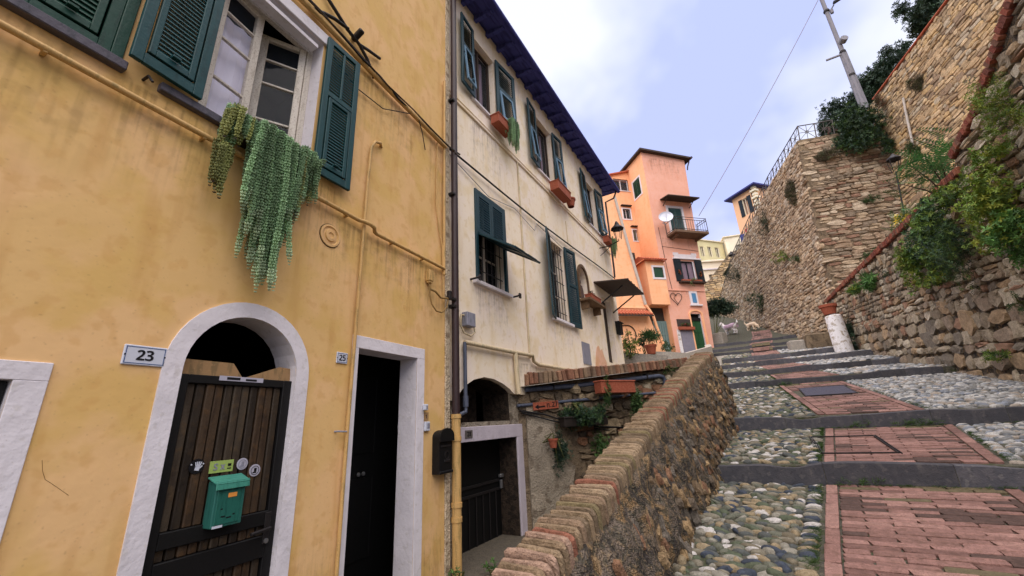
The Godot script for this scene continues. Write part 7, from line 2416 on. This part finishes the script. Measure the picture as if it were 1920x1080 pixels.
	bush("ivy_patch", "dark ivy clinging below the tiny hooked pot", "ivy", TX * Vector3(0.62, -0.3, 0.05), lump(TX * Vector3(0.68, -0.48, 0.08), Vector3(0.18, 0.38, 0.07), 18), 1000.0, 0.06, dk)
	bush("ivy_patch", "loose green shoots growing from the bare stones of the cross wall", "ivy", TX * Vector3(1.55, -0.3, 0.05), lump(TX * Vector3(1.5, -0.5, 0.1), Vector3(0.32, 0.36, 0.1), 20), 600.0, 0.06, fresh + mid)
	bush("ivy_patch", "tuft of leaves on the brick top where the wall meets the parapet", "ivy", TX * Vector3(3.35, 0.9, 0.1), lump(TX * Vector3(3.4, 0.85, 0.1), Vector3(0.18, 0.16, 0.1), 7), 300.0, 0.08, mid)
	for q in [[Vector3(-3.15, LANE, -3.95), "small weed at the foot of the ochre downpipe"], [Vector3(-3.0, LANE, -4.4), "broad-leaved weed on the lane before the black gate door"]]:
		bush("weed", q[1], "weed", q[0], lump(q[0] + Vector3(0, 0.1, 0), Vector3(0.14, 0.1, 0.12), 5), 300.0, 0.09, fresh)
	# pots past the cream corner
	pot("round terracotta pot on the low grey wall", Vector3(-3.0, 1.98, -14.55), 0.2, 0.32)
	bush("potted_plant", "bushy green plant spreading from the round terracotta pot", "plant", Vector3(-3.0, 2.28, -14.55), lump(Vector3(-3.0, 2.55, -14.55), Vector3(0.4, 0.24, 0.3), 10), 160.0, 0.22, mid, "tuft")
	bush("shrub", "yellow-green shrub beside the cream corner", "shrub", Vector3(-3.6, 1.9, -14.1), lump(Vector3(-3.6, 2.35, -14.1), Vector3(0.42, 0.5, 0.3), 12), 150.0, 0.15, br + mid)
	bush("shrub", "dark little shrub between the yellow-green shrub and the round pot", "shrub", Vector3(-3.3, 2.0, -14.8), lump(Vector3(-3.3, 2.5, -14.8), Vector3(0.25, 0.3, 0.2), 6), 150.0, 0.15, dk)
	bush("shrub", "small green shrub at the foot of the orange buttress", "shrub", Vector3(-4.2, 3.3, -24.9), lump(Vector3(-4.2, 3.65, -24.9), Vector3(0.5, 0.4, 0.3), 8), 90.0, 0.2, mid)
	bush("shrub", "dark round shrub on a forked trunk, in the concrete planter", "shrub", Vector3(-1.85, 4.8, -29.6), lump(Vector3(-1.45, 6.7, -30.0), Vector3(1.15, 0.75, 0.8), 22), 170.0, 0.22, dk)
	# hilltop trees and hedge
	tree("hilltop_tree", "broad dark evergreen tree on the hilltop, left of the pole foot", Vector3(8.6, 14.0, -31.0), [[Vector3(8.9, 18.0, -31), Vector3(2.1, 2.2, 1.9)], [Vector3(10.4, 19.2, -31), Vector3(2.0, 2.1, 1.9)], [Vector3(7.6, 17.2, -30.6), Vector3(1.0, 1.5, 1.2)]], 24, dk)
	tree("hilltop_tree", "dark evergreen tree right of the pole, behind the high wall coping", Vector3(11.6, 15.5, -30.0), [[Vector3(11.2, 19.6, -30), Vector3(1.6, 2.0, 1.6)], [Vector3(12.5, 19.6, -29.5), Vector3(1.4, 1.6, 1.4)]], 18, dk)
	tree("hilltop_tree", "dense dark tree towering over the high wall at the top of the picture", Vector3(13.4, 15.7, -25.0), [[Vector3(11.75, 19.8, -26.0), Vector3(1.25, 1.9, 1.3)], [Vector3(12.6, 22.0, -25.8), Vector3(1.8, 2.0, 1.6)]], 22, dk)
	bush("wall_shrub", "rounded green shrub spilling over the top corner of the bastion", "shrub", Vector3(7.6, 14.2, -25.6), lump(Vector3(7.2, 13.8, -25.2), Vector3(1.3, 1.35, 0.6), 24) + lump(Vector3(7.9, 12.4, -25.1), Vector3(0.4, 1.1, 0.3), 7) + lump(Vector3(7.4, 15.0, -25.8), Vector3(0.6, 0.5, 0.4), 5), 170.0, 0.22, mid + dk)
	bush("wall_shrub", "reddish blossoming shrub beside the railing on the bastion", "shrub", Vector3(6.6, 14.3, -26.2), lump(Vector3(6.7, 15.0, -26.2), Vector3(0.55, 0.45, 0.4), 8), 70.0, 0.2, [Color(0.2, 0.07, 0.07), Color(0.12, 0.06, 0.05), Color(0.05, 0.08, 0.04)])
	# plants rooted in the high walls
	var TB := fr(Vector3(4.56, 14.3, -25.2), 74.0, 0.11)
	var TL := fr(Vector3(4.56, 14.3, -25.2), 164.0, 0.11)
	var TH := fr(Vector3(8.62, 16.0, -26.4), 165.4, 0.15)
	for q in [[TB, Vector3(0.9, -1.5, 0.1), Vector3(0.5, 0.4, 0.2), dry, "dry brown tuft high on the bastion face"], [TB, Vector3(2.0, -4.6, 0.1), Vector3(0.35, 0.25, 0.15), mid, "small green tuft midway up the bastion"], [TB, Vector3(1.2, -7.6, 0.1), Vector3(0.5, 0.35, 0.2), mid, "green tuft low on the bastion face"], [TB, Vector3(2.6, -8.4, 0.1), Vector3(0.4, 0.3, 0.2), dk, "dark tuft low on the bastion, near the red coping"],
		[TL, Vector3(-1.2, -2.6, 0.1), Vector3(0.4, 0.9, 0.25), dry, "dry grass draped under the railing corner"], [TL, Vector3(-6.0, -2.2, 0.1), Vector3(0.7, 1.1, 0.3), dk + dry, "dark creeper under the railing on the long wall"], [TL, Vector3(-3.5, -5.6, 0.1), Vector3(0.7, 0.45, 0.25), br, "yellow-green cushion plant midway along the long wall"], [TL, Vector3(-2.0, -6.4, 0.1), Vector3(0.3, 0.3, 0.15), mid, "small green tuft right of the yellow-green cushion plant"], [TL, Vector3(-9.0, -7.0, 0.15), Vector3(0.9, 0.9, 0.3), mid + dk, "green creeper at the dark far end of the long wall"], [TL, Vector3(-14.0, -3.2, 0.15), Vector3(0.9, 0.9, 0.3), dk, "dark bush under the far lantern"],
		[TH, Vector3(3.5, -2.0, 0.1), Vector3(0.3, 0.4, 0.12), dry, "dry weed on the high tan wall near its top"], [TH, Vector3(0.9, -1.0, 0.15), Vector3(0.3, 0.5, 0.2), dry + [Color(0.2, 0.06, 0.05)], "reddish weed at the top left of the high tan wall"], [TH, Vector3(2.6, -4.9, 0.15), Vector3(0.3, 0.5, 0.2), mid, "green sprig at the lower end of the pale pipe"]]:
		var c: Vector3 = q[0] * (q[1] + Vector3(0, 0, 0.12))
		bush("wall_weed", q[4], "weed", q[0] * (q[1] * Vector3(1, 1, 0)), lump(c, q[2] * 1.2, 11, 0.45), 340.0 if q[2].x < 0.6 else 240.0, 0.17, q[3], "tuft" if q[3] == dry else "twig", "", 2)
	# the near wall's greenery
	var TN := fr(Vector3(nwall_x(24.0), 0, -24.0), 176.85)
	var mixed_green := [Color(0.08, 0.16, 0.045), Color(0.12, 0.21, 0.04), Color(0.06, 0.12, 0.05), Color(0.16, 0.24, 0.045)]  # lighter and yellower greens, picked at random per leaf
	var near := [
		["big dark green bush cascading over the near rubble wall", Vector3(12.0, 3.5, 0.3), Vector3(1.3, 0.8, 0.35), 24, mixed_green + mixed_green + mixed_green + dk, 0.13, "spray", 95.0],
		["yellow-green bush hanging at the left end of the wall greenery", Vector3(10.7, 3.15, 0.3), Vector3(0.4, 0.7, 0.3), 11, br, 0.12, "spray", 140.0],
		["yellow-green creeper along the underside of the big dark bush", Vector3(11.5, 2.65, 0.25), Vector3(0.7, 0.25, 0.2), 9, br + mid, 0.11, "spray", 150.0],
		["dark fine-leaved bush in the middle of the wall greenery", Vector3(13.0, 2.85, 0.35), Vector3(0.6, 0.8, 0.35), 14, mixed_green + mid + dk, 0.12, "twig", 170.0],
		["yellow-green bush at the right edge of the picture", Vector3(14.35, 3.0, 0.35), Vector3(0.75, 0.85, 0.4), 16, br, 0.11, "spray", 130.0],
		["bright fresh-leaved bush lowest at the right edge", Vector3(14.75, 2.35, 0.4), Vector3(0.4, 0.55, 0.3), 10, fresh, 0.13, "spray", 140.0],
		["mossy yellow-green clump high on the dark upper wall", Vector3(14.6, 3.9, 0.2), Vector3(0.5, 0.35, 0.2), 8, br, 0.11, "spray", 150.0],
		["green clump between the brick coping step and the big bush", Vector3(13.1, 3.85, 0.25), Vector3(0.55, 0.3, 0.25), 8, br + mid, 0.12, "spray", 130.0],
		["fresh fern-like tuft under the red coping, left part of the wall", Vector3(7.0, 3.75, 0.2), Vector3(0.55, 0.3, 0.2), 8, fresh, 0.2, "tuft", 110.0],
		["small fresh plant right below the red coping, near the post", Vector3(5.3, 4.0, 0.15), Vector3(0.5, 0.22, 0.2), 6, fresh + br, 0.18, "tuft", 100.0],
		["dark tuft in the stones below the coping step bricks", Vector3(8.4, 3.7, 0.1), Vector3(0.25, 0.18, 0.12), 4, dk, 0.12, "twig", 160.0],
		["dark ivy hanging beside the whitewashed post", Vector3(3.1, 2.7, 0.2), Vector3(0.4, 0.7, 0.2), 12, dk, 0.14, "spray", 130.0],
		["yellow-green trails spilling down the upper right of the wall", Vector3(15.3, 4.4, 0.25), Vector3(0.5, 0.9, 0.25), 12, br, 0.11, "twig", 150.0],
		["low weeds where the steps meet the rubble wall", Vector3(12.3, 0.75, 0.15), Vector3(0.4, 0.2, 0.2), 6, mid + br, 0.1, "spray", 130.0],
		["green tuft between big stones low on the rubble wall", Vector3(13.5, 1.5, 0.12), Vector3(0.2, 0.25, 0.12), 5, mid, 0.1, "twig", 180.0]]
	for q in near:
		bush("wall_bush", q[0], "bush", TN * (q[1] * Vector3(1, 1, 0)), lump(TN * q[1], (TN.basis * q[2]).abs() * 1.12, q[3] + 6, 0.4), q[7] * 1.9, q[5], q[4], q[6], "", 4)
	# feathery shrubs leaning over the coping, and flowers
	for q in [["feathery blue-green shrub arching over the brick coping beside the lantern", Vector3(12.3, 5.0, -0.2), 0.95, 90, fresh], ["small feathery shrub leaning out left of the yellow flowers", Vector3(9.6, 5.2, -0.3), 0.6, 50, fresh]]:
		var at: Vector3 = TN * (q[1] - Vector3(0, 1.0, 0))
		var t := thing("feathery_shrub", q[0], "shrub", Transform3D(Basis(), at))
		var xf := []
		var cl := []
		s = st_new()
		for i in q[3]:
			var a := rng.randf() * TAU
			var dirv := Vector3(cos(a), rng.randf_range(0.1, 0.8), sin(a)).normalized()
			var o: Vector3 = Vector3(rng.randfn() * 0.35, 1.0 + rng.randfn() * 0.2, rng.randfn() * 0.5) * q[2]
			xf.append(Transform3D(Basis.looking_at(-dirv, Vector3.UP).scaled(Vector3.ONE * rng.randf_range(0.4, 0.75) * q[2]), o))
			var c: Color = q[4][rng.randi() % 3]
			cl.append(Color(c.r * 1.1, c.g * 1.2, c.b * 1.8))
			if i % 6 == 0: tube(s, [Vector3.ZERO, o * 0.5 + Vector3(0, 0.1, 0), o], 0.02, 5, 0.008)
		copies("fronds", leaf_meshes.frond, M.leaf, xf, cl, t)
		part("stems", s, M.bark, t)
	for q in [["yellow and white flowers growing on top of the brick coping", Vector3(10.1, 4.65, -0.1), [Color(0.7, 0.5, 0.02), Color(0.75, 0.72, 0.6), Color(0.8, 0.6, 0.03)], 0.26], ["single yellow flower below the big dark bush", Vector3(12.1, 2.55, 0.3), [Color(0.75, 0.6, 0.02)], 0.08]]:
		bush("flowers", q[0], "flowers", TN * (q[1] - Vector3(0, 0.15, 0)), lump(TN * q[1], Vector3(1, 0.8, 1) * q[3], 7), 220.0, 0.09, q[2])
	tree_branch(TN)

func tree_branch(TN: Transform3D) -> void:
	var t := thing("bare_sapling", "thin bare sapling behind the brick coping, left of the yellow flowers", "sapling", Transform3D(Basis(), TN * Vector3(9.3, 3.6, -0.8)))
	var s := st_new()
	tube(s, [Vector3.ZERO, Vector3(0.05, 0.7, 0.1), Vector3(0.0, 1.6, 0.2)], 0.05, 6, 0.025)
	tube(s, [Vector3(0.04, 0.6, 0.08), Vector3(0.3, 1.1, 0.1), Vector3(0.4, 1.7, 0.0)], 0.025, 5, 0.01)
	part("trunk", s, M.pipe_white, t)

func tree(called: String, label: String, at: Vector3, big: Array, n: int, cols: Array) -> void:
	var t := thing(called, label, "tree", Transform3D(Basis(), at))
	var list := []
	for b in big: list.append_array(lump(b[0], b[1], n, 0.36))
	var xf := []
	var cl := []
	clumps(list, 150.0, 0.26, cols, xf, cl)
	for i in xf.size(): xf[i].origin -= at
	copies("crown", leaf_meshes.spray, M.leaf, xf, cl, t)
	var s := st_new()
	var c: Vector3 = big[0][0] - at
	tube(s, [Vector3.ZERO, c * 0.5 + Vector3(0.1, 0, 0), c], 0.22, 8, 0.1)
	for b in big: tube(s, [c * 0.5, (b[0] - at) * 0.8 + Vector3(0, 0.1, 0), b[0] - at + Vector3(0, 0.5, 0)], 0.1, 6, 0.04)
	part("trunk", s, M.bark, t)

# ---------------------------------------------------------------- dogs
func skin(bones: Array, cell: float, k: float) -> ArrayMesh:  # a continuous body over tapered bones [a, b, ra, rb]
	var box := AABB(bones[0][0], Vector3.ZERO)
	for b in bones:
		box = box.expand(b[0]).expand(b[1])
	box = box.grow(0.22)
	var n := Vector3i((box.size / cell).ceil()) + Vector3i.ONE
	var f := PackedFloat32Array()
	f.resize(n.x * n.y * n.z)
	for z in n.z:
		for y in n.y:
			for x in n.x:
				var p := box.position + Vector3(x, y, z) * cell
				var d := 9.0
				for b in bones:
					var ab: Vector3 = b[1] - b[0]
					var t := clampf((p - b[0]).dot(ab) / maxf(ab.length_squared(), 1e-6), 0.0, 1.0)
					var q: float = (p - b[0] - ab * t).length() - lerpf(b[2], b[3], t)
					var h := maxf(k - absf(d - q), 0.0) / k
					d = minf(d, q) - h * h * k * 0.25
				f[(z * n.y + y) * n.x + x] = d
	var id := {}
	var s := SurfaceTool.new()
	s.begin(Mesh.PRIMITIVE_TRIANGLES)
	var cnt := 0
	var at := func(x: int, y: int, z: int) -> float: return f[(z * n.y + y) * n.x + x]
	for z in n.z - 1:
		for y in n.y - 1:
			for x in n.x - 1:
				var sum := Vector3.ZERO
				var c := 0
				for e in [[0, 0, 0, 1, 0, 0], [0, 1, 0, 1, 1, 0], [0, 0, 1, 1, 0, 1], [0, 1, 1, 1, 1, 1], [0, 0, 0, 0, 1, 0], [1, 0, 0, 1, 1, 0], [0, 0, 1, 0, 1, 1], [1, 0, 1, 1, 1, 1], [0, 0, 0, 0, 0, 1], [1, 0, 0, 1, 0, 1], [0, 1, 0, 0, 1, 1], [1, 1, 0, 1, 1, 1]]:
					var a: float = at.call(x + e[0], y + e[1], z + e[2])
					var b: float = at.call(x + e[3], y + e[4], z + e[5])
					if (a < 0.0) != (b < 0.0):
						sum += Vector3(e[0], e[1], e[2]).lerp(Vector3(e[3], e[4], e[5]), a / (a - b))
						c += 1
				if c:
					id[Vector3i(x, y, z)] = cnt
					s.add_vertex(box.position + (Vector3(x, y, z) + sum / c) * cell)
					cnt += 1
	for v in id:
		for ax in 3:
			var u := Vector3i.ZERO
			var w := Vector3i.ZERO
			var e := Vector3i.ZERO
			e[ax] = 1; u[(ax + 1) % 3] = 1; w[(ax + 2) % 3] = 1
			var a: float = at.call(v.x, v.y, v.z)
			var p: Vector3i = v + e
			if p.x >= n.x or p.y >= n.y or p.z >= n.z: continue
			var b: float = at.call(p.x, p.y, p.z)
			if (a < 0.0) == (b < 0.0) or not (id.has(v - u) and id.has(v - w) and id.has(v - u - w)): continue
			var q := [id[v], id[v - u], id[v - u - w], id[v - w]]
			if a < 0.0: q = [q[0], q[3], q[2], q[1]]
			for i in [0, 1, 2, 0, 2, 3]: s.add_index(q[i])
	s.generate_normals()
	return s.commit()

func dog_bones(head_down: bool) -> Array:  # faces +x, standing on y = 0, about 0.5 m at the shoulder
	var hd := Vector3(0.5, 0.2, 0.0) if head_down else Vector3(0.5, 0.66, 0.0)
	var nk := Vector3(0.34, 0.42, 0.0)
	var o := [[Vector3(0.24, 0.4, 0), Vector3(-0.25, 0.42, 0), 0.15, 0.115], [nk - Vector3(0.1, 0.02, 0), nk + (hd - nk) * 0.7, 0.11, 0.085], [hd, hd, 0.09, 0.09], [hd, hd + (Vector3(0.07, -0.15, 0) if head_down else Vector3(0.16, -0.03, 0)), 0.06, 0.035]]
	for z in [-0.08, 0.08]:
		o.append([Vector3(0.24, 0.36, z), Vector3(0.22, 0.2, z), 0.06, 0.04]); o.append([Vector3(0.22, 0.2, z), Vector3(0.24, 0.03, z), 0.038, 0.032]); o.append([Vector3(0.24, 0.03, z), Vector3(0.28, 0.025, z), 0.035, 0.028])
		o.append([Vector3(-0.24, 0.38, z), Vector3(-0.18, 0.25, z), 0.085, 0.055]); o.append([Vector3(-0.18, 0.25, z), Vector3(-0.3, 0.17, z), 0.05, 0.034]); o.append([Vector3(-0.3, 0.17, z), Vector3(-0.27, 0.03, z), 0.034, 0.03]); o.append([Vector3(-0.27, 0.03, z), Vector3(-0.23, 0.025, z), 0.034, 0.028])
		o.append([hd + Vector3(-0.03, 0.06, z * 0.8), hd + Vector3(-0.06, -0.04, z * 1.25), 0.03, 0.022])
	o.append([Vector3(-0.33, 0.46, 0), Vector3(-0.46, 0.56, 0.02), 0.04, 0.03])
	o.append([Vector3(-0.46, 0.56, 0.02), Vector3(-0.45, 0.7, 0.03), 0.035, 0.025])
	return o

func animals() -> void:
	var fur := mat(C(226, 204, 176), 0.95, null)
	var f := FastNoiseLite.new()
	var cream := thing("dog", "cream dog sniffing the ground at the foot of the long wall", "dog", Transform3D(Basis(Vector3.UP, -0.75).scaled(Vector3.ONE * 1.05), Vector3(0.28, ground_y(33.5) - 0.02, -33.5)))
	part("body", skin(dog_bones(true), 0.025, 0.06), fur, cream)
	var s := st_new()
	lathe(s, [Vector2(0.001, -0.02), Vector2(0.02, -0.01), Vector2(0.02, 0.01), Vector2(0.001, 0.02)], 8, Transform3D(Basis(), Vector3(0.585, 0.03, 0)))
	part("nose", s, M.ink, cream)
	var white := thing("dog", "shaggy white dog wearing a mauve coat, in front of the dark shrub", "dog", Transform3D(Basis(Vector3.UP, 2.5).scaled(Vector3.ONE * 1.35), Vector3(-1.05, ground_y(33.0) - 0.02, -33.0)))
	part("body", skin(dog_bones(false), 0.028, 0.06), tint(fur, C(232, 228, 226)), white)
	s = st_new()
	for i in 10:
		var a := lerpf(-0.25, PI + 0.25, i / 10.0)
		var b := lerpf(-0.25, PI + 0.25, (i + 1) / 10.0)
		for k in 6:
			var x0 := -0.36 + 0.1 * k
			var x1 := x0 + 0.1
			var r0 := 0.165 + 0.02 * sin(k * 1.3) + (0.03 if i < 2 or i > 7 else 0.0)
			quad(s, Vector3(x0, 0.4 + sin(a) * r0, cos(a) * r0), Vector3(x1, 0.4 + sin(a) * r0, cos(a) * r0), Vector3(x1, 0.4 + sin(b) * r0, cos(b) * r0), Vector3(x0, 0.4 + sin(b) * r0, cos(b) * r0))
	s.generate_normals()
	part("coat", s, mat(C(204, 176, 196), 0.9), white)
	s = st_new()
	for z in [-0.045, 0.045]: bx(s, Vector3(0.575, 0.69, z), Vector3(0.02, 0.02, 0.02), 0.005)
	bx(s, Vector3(0.695, 0.64, 0), Vector3(0.03, 0.03, 0.035), 0.01)
	part("face", s, M.ink, white)
